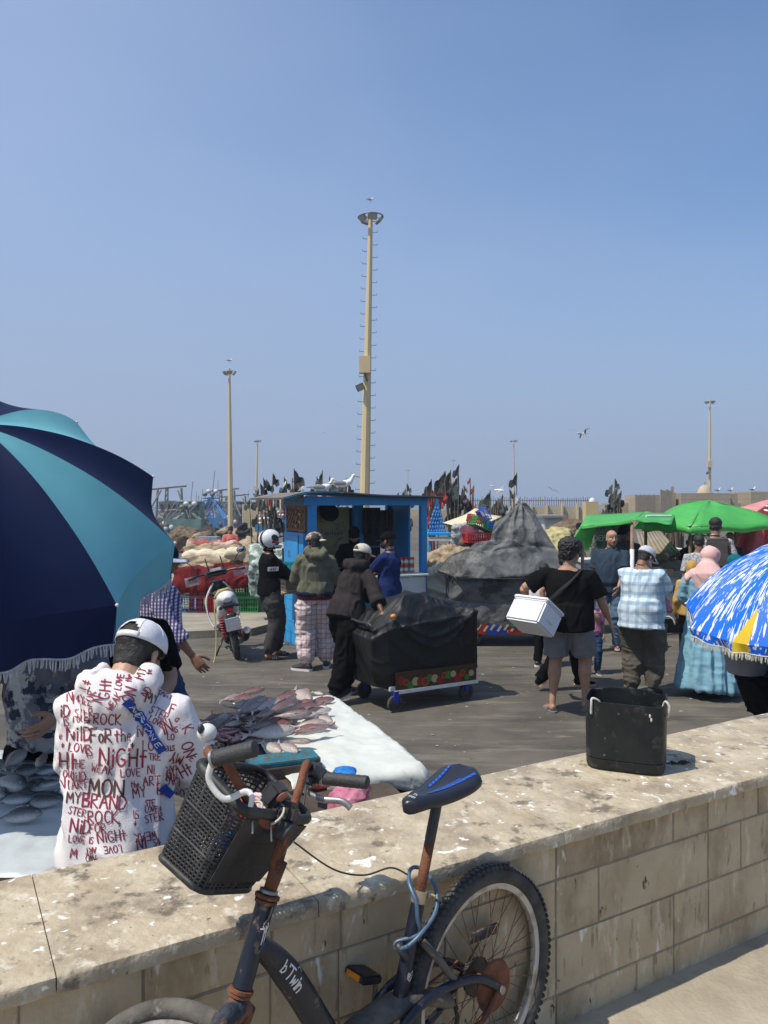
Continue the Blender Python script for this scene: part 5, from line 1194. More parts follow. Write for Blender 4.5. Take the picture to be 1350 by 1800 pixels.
rf = [(390,330,690,185,'b'),(540,290,830,200,'w'),(720,185,955,130,'r'),(640,300,990,200,'b'),(440,320,670,320,'b'),(290,405,490,370,'w'),(365,330,150,430,'b'),(510,455,795,335,'b'),(700,440,910,350,'r'),(720,330,1095,300,'b'),
      (480,500,945,445,'w'),(900,415,1220,375,'w'),(1290,400,930,470,'r'),(850,540,1100,545,'b'),(665,550,830,655,'w'),(800,555,980,650,'w'),(955,85,1100,190,'w'),(1000,90,1095,120,'w'),(1095,100,1195,125,'w'),(1090,290,1262,255,'w'),
      (1140,310,1280,375,'w'),(930,265,1060,250,'w'),(1070,330,1140,320,'w'),(480,400,575,395,'w'),(560,330,760,270,'b'),(820,250,1000,190,'r'),(930,330,1150,300,'w'),(700,250,880,190,'w')]
for i, (a, b_, c, d, k) in enumerate(rf):
 x0, y0, x1, y1 = 330 + a / 5, 1200 + b_ / 5, 330 + c / 5, 1200 + d / 5
 cy = (y0 + y1) / 2; cxx = (x0 + x1) / 2
 lift = .035 + .075 * math.exp(-((cxx - 470) / 60) ** 2 - ((cy - 1252) / 26) ** 2) + (.02 if i % 3 == 0 else 0)
 lb = {'r': 'reddish fish lying in the heap on the white sheet', 'b': 'brown-backed fish lying in the heap on the white sheet', 'w': 'pale silvery fish lying in the heap on the white sheet'}[k]
 lb = [ 'brown slender fish at the back left of the heap, nearest the road','pale slender fish second from the back left of the heap','reddish fish on top at the back of the heap, head right','brown fish crossing the middle of the heap from low left to high right','brown fish with its head at the centre left of the heap','silver-headed fish at the left of the heap above the squid','brown fish at the far left tip of the heap, head pointing down left','dark brown fish in the centre front of the heap, head up right','small reddish fish beside the dark one at the centre front of the heap','brown fish in the right centre of the heap with a large grey head','','pale fish low at the right of the heap, head over the red-tailed one','','brown fish at the front right of the heap, head right, on bare sheet','','speckled pale fish at the near edge, second from the right, head down','pale fish at the top right of the heap, head pointing down right','small pale fish at the top of the heap with only its head showing','topmost pale fish at the back right corner of the heap','silver fish at the right of the heap with its head against the sheet','grey-backed pale fish at the lower right of the heap, head right','pale fish tucked under the top right heads of the heap','small pale head poking out between two fish on the right of the heap','short pale belly showing in the gap at the left of the heap','brown fish bridging the centre left of the heap','reddish fish just below the top of the heap','pale fish half hidden in the right of the heap','pale fish near the top centre of the heap'][i] or lb
 if i == 10: lb = 'largest pale fish in front of the heap on the white sheet, head to the right'
 if i == 14: lb = 'pale fish at the near edge of the heap with its head pointing at the wall'
 if i == 12: lb = 'red-tailed fish at the right side of the heap, tail to the right'
 place_fish(k, x0, y0, x1, y1, TZ + lift, lb, 'fish in the heap on the white sheet', roll=(i * 37 % 30) - 15, wid=.95)
rfi = random.Random(21)
for i in range(34):
 px_ = rfi.gauss(455, 52); py_ = 1262 - (px_ - 455) * .16 + rfi.gauss(0, 17); px_ = min(max(px_, 345), 560); L2 = rfi.uniform(42, 62); a_ = R(rfi.uniform(-38, -8)) + (math.pi if rfi.random() < .2 else 0)
 place_fish('bbwr'[i % 4], px_ - L2 / 2 * math.cos(a_), py_ - L2 / 2 * math.sin(a_) * .62, px_ + L2 / 2 * math.cos(a_), py_ + L2 / 2 * math.sin(a_) * .62, TZ + .014 + .06 * math.exp(-((px_ - 465) / 60) ** 2 - ((py_ - 1255) / 24) ** 2), 'fish partly buried under others in the heap on the white sheet', 'buried fish in the heap', roll=rfi.uniform(-18, 18), wid=.9)
# pink squid heap at the left end of that table
m_squid = mat('pink_squid', (.42, .17, .17), (.58, .36, .34), sc=14, rough=.25, spec=.8, c3=(.25, .07, .08), s3=18, t3=(.55, .7))
q = MB(); rn = random.Random(2); c0 = G(372, 1296, TZ)
for i in range(90):
 a = rn.uniform(0, 6.28); r_ = rn.uniform(0, .17); p_ = V(c0.x + r_ * math.cos(a) * 1.0, c0.y + r_ * math.sin(a) * 1.15, TZ + .012 + .055 * (1 - r_ / .18) * rn.random()); th = rn.uniform(0, 6.28); L_ = rn.uniform(.07, .16)
 pts = [p_]
 for k in range(4): th += rn.uniform(-.7, .7); pts.append(pts[-1] + V(math.cos(th), math.sin(th), rn.uniform(-.15, .15)) * L_ / 4)
 for w_ in pts: w_.z = max(w_.z, TZ + .012)
 q.tube(pts, [rn.uniform(.007, .013)] * 2 + [.009, .006, .003], 7)
q.build('squid_heap', m_squid, smooth=True); sq = bpy.data.objects['squid_heap']; setp(sq, 'tangled heap of pink squid at the left end of the fish table', 'squid', kind='stuff')
# teal painted crate in front of the heap, bags, crate under
tc_ = thing('painted_crate', G(498, 1332, .87), 'flaking teal painted wooden crate lid between the basket and the fish heap', 'crate', rz=rot_ - R(90))
q = MB(); q.box((0, 0, -.01), (.34, .13, .025), bev=.004); q.build('lid', m_tealp, tc_)
q = MB(); q.box((0, -.075, -.035), (.34, .02, .07), bev=.003); q.build('side_board', m_tealp, tc_)
q = MB(); q.box((0, .075, -.05), (.34, .02, .06), bev=.003); q.build('side_board', m_wood, tc_)
def bag(c, r, m, label, cat='plastic bag', seed=0, name='plastic_bag'):
 rx, ry, rz_ = r; rb = random.Random(seed); q = MB(); q.hull([(rx * math.cos(a) * rb.uniform(.7, 1), ry * math.sin(a) * rb.uniform(.7, 1), z) for a in [2 * math.pi * i / 9 for i in range(9)] for z in (-rz_ * .7, rz_ * rb.uniform(-.1, .5))] + [(rb.uniform(-.3, .3) * rx, rb.uniform(-.3, .3) * ry, rz_)]); k = max(r)
 q = remesh(q, k * .055, 1, lambda co: crumple(co, seed, k * .16, k * .07, k * .02, .35 / k * 1.0 + 4))
 o = q.build(name, m, smooth=True); o.location = c; return setp(o, label, cat)
m_pinkb = mat('pink_plastic_film', (.62, .16, .28), (.72, .30, .38), sc=14, rough=.3, tl=.25, spec=.7); m_blueb = mat('blue_plastic_film', (.01, .14, .55), (.04, .30, .72), sc=12, rough=.22, tl=.15, spec=.8)
m_redb = mat('red_print_film', (.55, .12, .10), (.72, .55, .52), sc=22, rough=.4, contrast=(.48, .54))
bag(P(612, 1402, 3.30), (.115, .10, .07), m_pinkb, 'crumpled pink plastic bag behind the right bicycle grip', seed=2)
bag(P(604, 1362, 3.5), (.05, .075, .022), m_blueb, 'crumpled blue plastic bag by the near edge of the fish table', seed=5)
bag(P(560, 1366, 3.38), (.07, .07, .035), m_redb, 'red and white printed plastic wrapper beside the teal crate', 'wrapper', seed=8, name='plastic_wrapper')
cr = thing('wooden_crate', (-.22, 3.40, 0), 'dark wooden crate behind the wall under the pink bag', 'crate', rz=rot_ - R(90))
for i in range(7):
 q = MB(); q.box((0, -.19, .06 + i * .105), (.62, .02, .09)); q.build('slat', m_wood, cr)
 q = MB(); q.box((0, .19, .06 + i * .105), (.62, .02, .09)); q.build('slat', m_wood, cr)
for sx in (-.32, .32): q = MB(); q.box((sx, 0, .385), (.02, .38, .76)); q.build('end_panel', m_wood, cr)
q = MB(); q.box((0, 0, .76), (.62, .36, .015)); q.build('crate_top', m_wood, cr)
bgk = bag(BM @ fr(.125, .0, .10), (.035, .075, .045), m_blueb, 'crumpled blue and pink plastic bag inside the bicycle basket', seed=12)
bg2 = bag(BM @ fr(.11, -.02, .165), (.055, .08, .03), m_redb, 'pink and white printed plastic wrapper on top in the bicycle basket', 'wrapper', seed=9, name='plastic_wrapper')
# left table
tb_l = thing('fish_table', (-2.0, 3.35, 0), 'fish table at the far left, covered with a grey plastic sheet and grey fish', 'table')
q = MB(); q.box((0, 0, TZ - .03), (1.72, 1.35, .05), bev=.004); q.build('table_top', m_wood, tb_l)
for a in (-.7, .7):
 for b_ in (-.6, .6): q = MB(); q.box((a, b_, (TZ - .055) / 2), (.06, .06, TZ - .055)); q.build('leg', m_wood, tb_l)
X0 = sheet0((-1.98, 3.30, 0), 1.84, 1.58, 100, 86, 0, TZ + .03)
Xs = drape(X0, [sd_box((-2.0, 3.35, TZ - .2), (.86, .675, .2), .012, 0)], steps=60, it=5, damp=.93, fric=.8, seed=5)
pts_ = Xs.reshape(-1, 3); pts_[:, 2] += (.006 + crumple(pts_, 7, .009, .005, .002, 3.5)) * (pts_[:, 2] > TZ - .02); pts_[:, 2] = np.maximum(pts_[:, 2], .1)
q = grid_mb(Xs); setp(q.build('plastic_sheet', m_gsheet, smooth=True, solid=.002), 'wrinkled grey plastic sheet under the grey fish on the left', 'sheet')
lf_ = [(0,890,220,740,'w'),(390,850,100,940,'g'),(-20,960,240,1060,'g'),(560,1000,260,1070,'g'),(560,985,340,1040,'g'),(-40,1170,300,1150,'g'),(600,1150,260,1190,'g'),(-60,1330,380,1280,'g'),(430,740,350,870,'w'),(540,860,310,930,'g'),(560,950,430,950,'g'),(-80,1060,60,1130,'g')]
for i in range(26):
 px_ = rfi.uniform(-40, 100); py_ = rfi.uniform(1345, 1425); L2 = rfi.uniform(45, 70); a_ = R(rfi.uniform(-25, 15)) + (math.pi if rfi.random() < .6 else 0)
 place_fish('g', px_ - L2 / 2 * math.cos(a_), py_ - L2 / 2 * math.sin(a_) * .6, px_ + L2 / 2 * math.cos(a_), py_ + L2 / 2 * math.sin(a_) * .6, TZ + .01, 'grey bream partly buried in the pile on the grey sheet', 'buried bream in the left pile', roll=rfi.uniform(-25, 25), wid=.9)
for i, (a, b_, c, d, k) in enumerate(lf_):
 lb = 'dark grey bream lying in the pile on the grey sheet'
 lb = ['','slim grey bream at the back of the left pile, head left','grey bream at the left frame edge of the pile, large head right','grey bream in the middle of the left pile, head pointing left','upper grey bream in the middle right of the left pile, head left','flat grey bream low at the left frame edge of the pile','','','','dark grey bream at the back right of the left pile','small dark bream half hidden by the hoodie at the back of the left pile','small grey bream cut by the frame edge in the left pile'][i]
 if i == 7: lb = 'grey bream nearest the wall, lying alone on the grey sheet'
 if i == 0: lb = 'long pale fish on top of the grey pile, touching the frame edge'
 if i == 6: lb = 'grey bream pointing left beside the man in the lettered hoodie'
 if i == 8: lb = 'pale fish with its tail raised under the printed-shirt man’s hand'
 place_fish(k, a / 5, 1180 + b_ / 5, c / 5, 1180 + d / 5, TZ + .035 + (.05 if i in (0, 4, 8, 9) else .02 if i in (1, 2) else 0), lb.replace('’', "'"), 'fish in the grey pile on the left', roll=(i * 29 % 24) - 12, wid=1.0)
# ================================================================ the man in the lettered hoodie
from mathutils.bvhtree import BVHTree
m_hood = mat('white_hoodie_fleece', (0.74, 0.70, 0.69), (0.70, 0.66, 0.65), sc=4, rough=.95, bump=.3, bs=260, spec=.15)
m_let = mat('maroon_lettering', (0.24, 0.022, 0.045), rough=.85); m_let2 = mat('brown_lettering', (.10, .035, .03), rough=.85)
m_strap = mat('blue_woven_strap', (0.008, 0.045, 0.30), rough=.7, bump=.3, bs=300); m_caphw = mat('white_mesh_cap', (.76, .76, .78), (.66, .66, .69), sc=200, rough=.85, bump=.3, bs=400)
m_black = cloth('black_cotton', (0.006, 0.006, 0.0065), k=.8); m_jean = cloth('blue_denim', (.045, .095, .19), k=.6, sc=5); m_jean2 = cloth('washed_denim', (.12, .20, .30), k=.6, sc=5)
hx, hy = (206 - 675) / F * 2.72, 2.72
hood_man = person(hx, hy, -4, 1.73, 'man in a white hoodie covered in maroon lettering and a white cap, seen from behind', sk='light', b=1.12, lean=9, head=(16, 26),
 hands={'R': (.14, .34, 1.02), 'L': (-.10, .34, 1.02)}, poles={'R': (.8, -.6, -.9), 'L': (-.3, -.6, -1)}, top='hoodie', sleeve='long', topmat=m_hood, hem=-.10, loose=.026, bloose=-.03, botmat=m_black, hood=True, fold=.015,
 cap=dict(crown=m_caphw, brim=m_black, hole=True, strap=m_wplast, tilt=0, scale=1.04), collar=False, seed=4, hipk=.80)
J = JC[hood_man['label']]; ho = [c for c in hood_man.children if c.name.startswith('hoodie')][0]
bpy.context.view_layer.update(); Mh = ho.matrix_world.copy(); wv = [Mh @ v.co for v in ho.data.vertices]; bvh = BVHTree.FromPolygons(wv, [tuple(p.vertices) for p in ho.data.polygons])
Mhi = Mh.inverted(); EYEP = V(0, 0, 2.1)
def on_hoodie(px, py, off=.0025):
 d = V((px - 675) / F, 1, -(py - HOR) / F).normalized(); h = bvh.ray_cast(EYEP, d)
 return (Mhi @ (h[0] + h[1] * off)) if h[0] is not None else None
def wrap_strokes(strokes, w, name, m, off=.0025, parent=None, seg=3.0, tol=.035):
 vv, ff = ribbon(strokes, w, seg); ps = [on_hoodie(x, y, off) for x, y in vv]; fs = []
 for f in ff:
  if any(ps[i] is None for i in f): continue
  if max((ps[f[0]] - ps[i]).length for i in f) > tol: continue
  fs.append(f)
 if not fs: return
 q = MB(); used = sorted({i for f in fs for i in f}); mp = {k: n_ for n_, k in enumerate(used)}
 q.add([ps[i] for i in used], [tuple(mp[i] for i in f) for f in fs]); return q.build(name, m, parent or ho)
rh = random.Random(11)
def word(txt, x, y, h, rot=0, w=None, mm=None, k=3.214, ox=0, oy=1080):
 st_, W_ = text_strokes(txt, h / k, gap=.17, wr=.62); ca, sa = math.cos(R(rot)), math.sin(R(rot)); out = []
 for s_ in st_:
  jx, jy = rh.uniform(-.4, .4), rh.uniform(-.4, .4)
  out.append([(ox + x / k + (a + jx) * ca + (b_ + jy) * sa, oy + y / k + (a + jx) * sa - (b_ + jy) * ca) for a, b_ in s_])
 wrap_strokes(out, (w or max(1.7, h / k * .115)), 'printed_word', mm or (m_let if rh.random() > .12 else m_let2))
for a in [('N',380,490,60),('MY',415,505,52),('iD',343,578,66),('STER',425,582,44,-4),('ROCK',530,618,60,3),('STER',842,555,46,28),('MY',815,492,58,12),('tART',890,448,36,24),
          ('IS',362,632,46,-8),('LOVE+',415,610,32,4),('e',338,705,44),('NiID',380,712,78),('FoR',513,722,76),('the',652,718,66,-3),('N',776,690,60),('LOVE',840,604,34,26),('+',350,752,28),('LOVE',390,770,48,8),('IS',490,805,52,-10),('NiGHt',562,852,98,2),('+',740,755,34),('LO',806,768,56),
          ('Ht',340,872,92),('tHE',406,866,46,2),('TRE',842,822,36),('WEAK',515,886,46,10),('LOVE',685,918,44,-3),('Ni',834,900,50),('LOV',338,916,38,4),('NiID',390,944,56),('the',738,976,34),('ART',808,968,52,-3),
          ('tART',385,986,46,-4),('MON',500,1022,96,4),('MY',752,1038,58,-8),('E',888,1015,62),('N',340,985,60),('MY',376,1062,62,4),('BRAND',465,1084,78,5),('STE',820,1084,34,-4),('STER',386,1122,42,14),('ROCK',500,1176,66),('IS',750,1156,46,-4),('LOVE+',820,1118,30,-4),
          ('NiD',395,1228,78,8),('FOR',510,1234,50,-4),('t',668,1200,34),('+',756,1196,28),('STER',822,1180,44,-12),('LOVE IS',388,1285,38,5),('NiGHt',556,1292,60,-8),('WEAK',880,1222,48,172),('M',398,1372,54,6),('ART',545,1316,32,176),('LOVE',682,1300,40,172),('NiD',545,1360,40,184),('NI',778,1326,60,-8),('S4',868,1312,40,-12),
          ('GHt',618,480,62,-84),('LOVE',682,428,36,-78),('the',738,384,32,-82),('ON',748,505,66,-72),('MY',808,372,52,-74),('WEAK',632,548,40,-56),('FOR',520,520,46,-74),('N',575,500,54,-70),('L+',500,430,50,-70),('kte',852,352,30,-84),('ND',826,470,44,-52),
          ('F',955,555,52,18),('ay',985,600,44,40),('K',1028,650,58,60),('ON',1022,735,64,70),('iN',925,680,74,-18),('IS',985,668,32,-10),('LO',945,708,34),('STE',985,740,28,176),('MY',1040,800,56,-160),('ie',1012,842,30,-10),('tAR',1000,850,38,172),('NIN',1000,892,42,178),('Ht',1035,925,68,-28),('LAG',1015,925,44,184),('LOVE',1062,985,38,174),('E',1070,820,34,40)]:
 word(*a[:4], **({'rot': a[4]} if len(a) > 4 else {}))
def path(pts): return [(p[0] / 3.214, 1080 + p[1] / 3.214) for p in pts]
wrap_strokes([path([(722, 503), (790, 580), (850, 665), (905, 758)])], 15, 'bag_strap', m_strap, off=.010, parent=ho, tol=.2)
wrap_strokes([path([(918, 985), (970, 1030), (1032, 1075)])], 15, 'bag_strap', m_strap, off=.010, parent=ho, tol=.2)
sp = [(728, 512), (790, 585), (850, 668), (900, 748)]; segL = [0]
for a, b_ in zip(sp[:-1], sp[1:]): segL.append(segL[-1] + math.dist(a, b_) / 3.214)
def along(s_, d_):
 i = max(k for k in range(len(segL)) if segL[k] <= max(s_, 0)); i = min(i, len(sp) - 2); u_ = (s_ - segL[i]) / (segL[i + 1] - segL[i]); a, b_ = sp[i], sp[i + 1]
 x = a[0] + (b_[0] - a[0]) * u_; y = a[1] + (b_[1] - a[1]) * u_; t_ = math.atan2(b_[1] - a[1], b_[0] - a[0]); return (x / 3.214 + math.sin(t_) * d_, 1080 + y / 3.214 - math.cos(t_) * d_)
st_, W_ = text_strokes('AMERICAN E', 7.6, gap=.15, wr=.62); sc_ = (segL[-1] - 2) / W_
wrap_strokes([[along(a * sc_, b_ - 3.8) for a, b_ in s_] for s_ in st_], 1.35, 'strap_lettering', m_wplast, off=.0125, tol=.2)
# ---- the three men under and beside the parasol
m_print = cloth('dark_printed_cotton', (.20, .20, .24), k=.5, sc=6, c3=(.45, .44, .42), s3=4, t3=(.52, .55)); layer(m_print, (.42, .30, .15), 6, .60, .63, fac=.9, off=3); layer(m_print, (.03, .035, .07), 9, .56, .58, fac=.95, off=9)
pa = person(-1.67, 3.92, 176, 1.84, 'man in a dark printed shirt reaching down over the grey fish, wearing a ring', sk='tan', b=1.15, belly=.06, lean=6, topmat=m_print, botmat=m_black, hair='short', hands={'L': tuple(P(94, 1264, 3.45)) + (1,), 'R': (.22, .42, .95)}, poles={'L': (-.6, -1, -.2)}, curl=(.3, .55), palm={'L': (.3, -.4, .2)}, seed=2)
J = JC[pa['label']]; wr_ = J['W'][-1]
q = MB(); d = (J['E'][-1] - wr_).normalized(); c = wr_ - d * .105 + V(-.012, .0, 0); q.tube([c + V(.0105 * math.cos(a), .0105 * math.sin(a), 0) for a in [2 * math.pi * i / 14 for i in range(14)]], .0022, 6, closed=True); q.build('finger_ring', m_alloy, pa, smooth=True)
pb = person(-1.42, 4.25, 180, 1.80, 'man in a black tee shirt standing behind the lettered hoodie, arm bent', sk='tan', b=1.05, lean=8, topmat=m_black, botmat=m_jean, hair='short', hands={'L': tuple(P(262, 1255, 3.85)) + (1,), 'R': (.2, .35, 1.0)}, poles={'L': (-1, -.5, -1)}, seed=6)
m_ging = mat('purple_gingham', (.62, .60, .66), rough=.9, spec=.2)
def checks(m, c_dark, c_mid, sc, axes=('X', 'Z'), w=.5, rot=0):
 N = m.node_tree.nodes; L = m.node_tree.links; b = N['Principled BSDF']; t = N.new('ShaderNodeTexCoord'); mp = N.new('ShaderNodeMapping'); mp.inputs['Rotation'].default_value = (0, 0, rot); L.new(t.outputs['Object'], mp.inputs[0]); s_ = N.new('ShaderNodeSeparateXYZ'); L.new(mp.outputs[0], s_.inputs[0]); fs = []
 for a in axes:
  m1 = N.new('ShaderNodeMath'); m1.operation = 'MULTIPLY'; m1.inputs[1].default_value = sc; L.new(s_.outputs[a], m1.inputs[0]); m2 = N.new('ShaderNodeMath'); m2.operation = 'FRACT'; L.new(m1.outputs[0], m2.inputs[0]); m3 = N.new('ShaderNodeMath'); m3.operation = 'LESS_THAN'; m3.inputs[1].default_value = w; L.new(m2.outputs[0], m3.inputs[0]); fs.append(m3.outputs[0])
 base = b.inputs['Base Color'].default_value[:]
 x = N.new('ShaderNodeMix'); x.data_type = 'RGBA'; x.inputs['A'].default_value = base; x.inputs['B'].default_value = (*c_mid, 1); L.new(fs[0], x.inputs['Factor'])
 y = N.new('ShaderNodeMix'); y.data_type = 'RGBA'; y.inputs['B'].default_value = (*c_dark, 1); L.new(x.outputs['Result'], y.inputs['A']); mm_ = N.new('ShaderNodeMath'); mm_.operation = 'MULTIPLY'; mm_.inputs[1].default_value = .6; L.new(fs[-1], mm_.inputs[0]); L.new(mm_.outputs[0], y.inputs['Factor']); L.new(y.outputs['Result'], b.inputs['Base Color']); return m
checks(m_ging, (.05, .04, .12), (.10, .07, .20), 42, ('Y', 'Z'), .55)
m_navyc = cloth('navy_cap_cotton', (.012, .016, .04), k=.8); m_lblue = cloth('pale_cap_brim', (.55, .58, .70), k=.9)
pc = person(-1.76, 5.9, -82, 1.84, 'man in a purple gingham shirt and blue jeans walking past behind the parasol', sk='brown', b=1.08, belly=.04, lean=4, topmat=m_ging, sleeve='rolled', botmat=m_jean, hem=-.14, cap=dict(crown=m_navyc, brim=m_lblue), hair=True,
 hands={'R': (.28, .30, .93), 'L': (-.25, -.25, .9)}, poles={'R': (.3, -1, -.2)}, feet={'R': (.12, .34, .0), 'L': (-.12, -.34, .03)}, curl=(.5, .4), seed=8)

# ================================================================ people in the market
m_vjack = cloth('black_riding_jacket', (.007, .007, .008), k=.8); m_gcargo = cloth('dark_grey_cargo_cloth', (.062, .06, .06), k=.7); m_olive = cloth('olive_cotton', (.135, .135, .095), k=.78); m_pplaid = mat('pink_plaid_fleece', (.58, .50, .48), rough=.95, spec=.15)
checks(m_pplaid, (.32, .17, .17), (.44, .33, .33), 16, ('X', 'Z'), .22)
m_brownj = cloth('brown_black_jacket', (.035, .030, .030), k=.8); m_tblue = cloth('royal_blue_tee', (.018, .035, .125), k=.75); m_camo = cloth('camouflage_cap_cloth', (.28, .16, .12), k=.5, sc=30, c3=(.55, .45, .38), s3=38, t3=(.5, .53)); m_capw = cloth('off_white_cap_cloth', (.60, .55, .46), k=.9); m_pinkbr = cloth('pink_brim', (.62, .30, .28), k=.9)
m_tee = cloth('black_tee', (.008, .0075, .008), k=.85); m_gshort = cloth('heather_grey_shorts', (.20, .21, .225), k=.85); m_slate = cloth('slate_polo', (.035, .055, .08), k=.8); m_taupe = cloth('taupe_trousers', (.115, .105, .085), k=.8); m_bag = cloth('dark_grey_strap', (.03, .03, .032)); m_capg = cloth('pale_grey_cap_cloth', (.50, .53, .58), k=.9)
m_lplaid = mat('pale_blue_plaid', (.58, .68, .74), rough=.9, spec=.2, bump=.1, bs=80); checks(m_lplaid, (.22, .35, .44), (.38, .50, .58), 9.5, ('X', 'Z'), .36); m_dj = cloth('sky_blue_djellaba', (.22, .42, .52), k=.88, sc=4); m_hij = cloth('pale_pink_scarf', (.72, .46, .42), k=.92, sc=4)
m_pinksh = cloth('pink_tee', (.55, .22, .36), k=.85); m_salmon = cloth('salmon_shirt', (.62, .17, .15), k=.85); m_gpat = cloth('grey_patterned_shirt', (.50, .51, .52), k=.35, sc=60, contrast=(.45, .55)); m_backp = cloth('grey_backpack_cloth', (.10, .09, .085), k=.8); m_stripe = cloth('striped_dark_shirt', (.05, .055, .06), k=.5, sc=20)
m_whel = mat('helmet_white', (.62, .63, .64), rough=.25); m_hblk = mat('helmet_black', (.015, .015, .018), rough=.2); m_hred = mat('helmet_red', (.45, .02, .02), rough=.3)
# rider with helmet
gx = lambda px, Y: (px - 675) / F * Y
ph_ = person(gx(472, 10.4), 10.45, -62, 1.74, 'man in a white racing helmet, black jacket and grey cargo trousers at the kiosk', sk='brown', topmat=m_vjack, sleeve='long', top='jacket', botmat=m_gcargo, shape='baggy', bloose=.026, hair='buzz', shoes='slide', head=(10, 0), hands={'R': (.13, .42, 1.08), 'L': (-.12, .40, 1.08)}, feet={'R': (.10, -.05, 0), 'L': (-.12, .16, 0)}, poles={'R': (.5, -1, -.4)}, seed=9, collar=.02, palm={'R': (-.2, 0, 1)}, fold=.006)
J = JC[ph_['label']]; HM = J['HM']
q = MB(); q.ell((0, -.015, .035), (.128, .150, .135), n=28, m=20); q.ell((0, .07, -.035), (.10, .085, .075), n=20, m=14)
o = remesh(q, .008, 2); v = np.array(o.v); keep = []
for f in o.f:
 c = v[list(f)].mean(axis=0); open_ = (c[1] > .045 and -.045 < c[2] < .062 and abs(c[0]) < .115) or c[2] < -.085
 if not open_: keep.append(f)
mi = []
for f in keep:
 c = v[list(f)].mean(axis=0); a = math.atan2(c[0], c[2] - .0); y_ = c[1]
 st__ = math.sin(abs(c[0]) * 52 + y_ * 16 + (c[2] * 10)); mi.append(1 if (st__ > .55 or c[2] < -.07) else (2 if (.045 < abs(c[0]) and .0 < y_ < .045 and -.01 < c[2] < .022) else 0))
o.f = keep; o.m = mi; o.v = [tuple(HM @ Vector(p)) for p in o.v]; hel = o.build('helmet', [m_whel, m_hblk, m_hred], ph_, smooth=True, solid=.012)
q = MB(); q.grid(lambda u_, v_: HM @ V((u_ - .5) * .20, .10 + .075 * v_ - .10 * (2 * u_ - 1) ** 2 * .6, .088 - .008 * v_ - .02 * (2 * u_ - 1) ** 2), 12, 5); q.build('visor_peak', m_hblk, hel, smooth=True, solid=.004)
q = MB(); q.tube([HM @ V(s_ * .105, .02, -.03) for s_ in (1,)] + [HM @ V(.07, .05, -.13), HM @ V(0, .06, -.15), HM @ V(-.07, .05, -.13), HM @ V(-.105, .02, -.03)], .006, 6); q.build('chin_strap', m_hblk, hel)
c_ = J['sh'][1] + V(.07, -.02, -.14); bdg = MB(); bdg.box(c_ + V(.012, 0, 0), (.012, .15, .055), bev=.002); b_o = bdg.build('sleeve_patch', m_wplast, ph_)
st_, W_ = text_strokes('aMCF', .032, gap=.12); vv, ff = ribbon(st_, .007, .05); q = MB(); q.add([c_ + V(.0195, x - W_ / 2, y - .016) for x, y in vv], ff); q.build('patch_lettering', m_blackp, b_o)
# olive jacket
po = person(gx(554, 9.7), 9.75, 8, 1.78, 'man in olive hooded jacket, pink plaid trousers and mottled cap at the kiosk shelf', sk='brown', b=1.0, topmat=m_olive, top='jacket', sleeve='long', hood=True, hem=-.02, loose=.045, botmat=m_pplaid, shape='baggy', bloose=.04, cap=dict(crown=m_camo, brim=m_capw, yaw=180 + 70, tilt=0, len=.05), head=(-18, 10),
 hands={'L': (-.16, .34, 1.12), 'R': (.16, .30, 1.1)}, shoem=[m_blackp, m_wplast], feet={'R': (.14, .10, 0), 'L': (-.12, -.06, 0, 55)}, seed=10, fold=.010)
q = MB(); q.tube([JC[po['label']]['u'](.17 * math.cos(a), .125 * math.sin(a), -.045) for a in [2 * math.pi * i / 24 for i in range(24)]], (.012, .03), 6, closed=True) if False else q.tube([JC[po['label']]['u'](.205 * math.cos(a), .155 * math.sin(a), -.05) for a in [2 * math.pi * i / 24 for i in range(24)]], .018, 8, closed=True); q.build('red_waistband', cloth('red_knit', (.22, .02, .03)), po, smooth=True)
q = MB(); q.tube([JC[po['label']]['u'](.218 * math.cos(a), .168 * math.sin(a), .005) for a in [2 * math.pi * i / 24 for i in range(24)]], .032, 8, closed=True); q.build('jacket_hem', m_navyc, po, smooth=True)
# vendor inside
pv = person(gx(622, 11.9), 12.0, 178, 1.80, 'young vendor in a black quilted jacket standing inside the blue kiosk', sk='tan', topmat=m_vjack, top='jacket', sleeve='long', botmat=m_black, cap=dict(crown=m_black, brim=m_black, tilt=-2), head=(-4, 18), hands={'R': (.22, .25, 1.05), 'L': (-.22, .25, 1.05)}, seed=12, collar=.022)
# man in white cap pushing the cart
pp = person(gx(607, 8.15), 8.3, -38, 1.74, 'man in a brown-black hooded jacket and off-white cap leaning on the covered cart', sk='dark', b=1.03, lean=26, topmat=m_brownj, top='jacket', sleeve='rolled', hood=True, hem=-.10, loose=.03, botmat=m_black, shape='baggy', bloose=.03, cap=dict(crown=m_capw, brim=m_pinkbr, hole=True, tilt=-4, len=.085), head=(12, 8), beard=m_hair,
 hands={'R': tuple(P(676, 1088, 7.9)) + (1,), 'L': tuple(P(690, 1080, 8.5)) + (1,)}, poles={'R': (.6, -.6, -1)}, palm={'R': (.2, .3, -1), 'tR': (-.5, .5, 0)}, curl=(.12, .2), feet={'R': (.10, -.30, 0.03, -8, -18), 'L': (-.10, .12, 0)}, seed=14, fold=.010)
J = JC[pp['label']]; c_ = J['sh'][1].lerp(J['E'][1], .8) + V(.075, -.02, 0); q = MB(); q.tube([c_ + V(0, .016 * math.cos(a), .026 * math.sin(a)) for a in [2 * math.pi * i / 12 * .8 for i in range(12)]], .005, 5); q.build('sleeve_logo', m_wplast, pp)
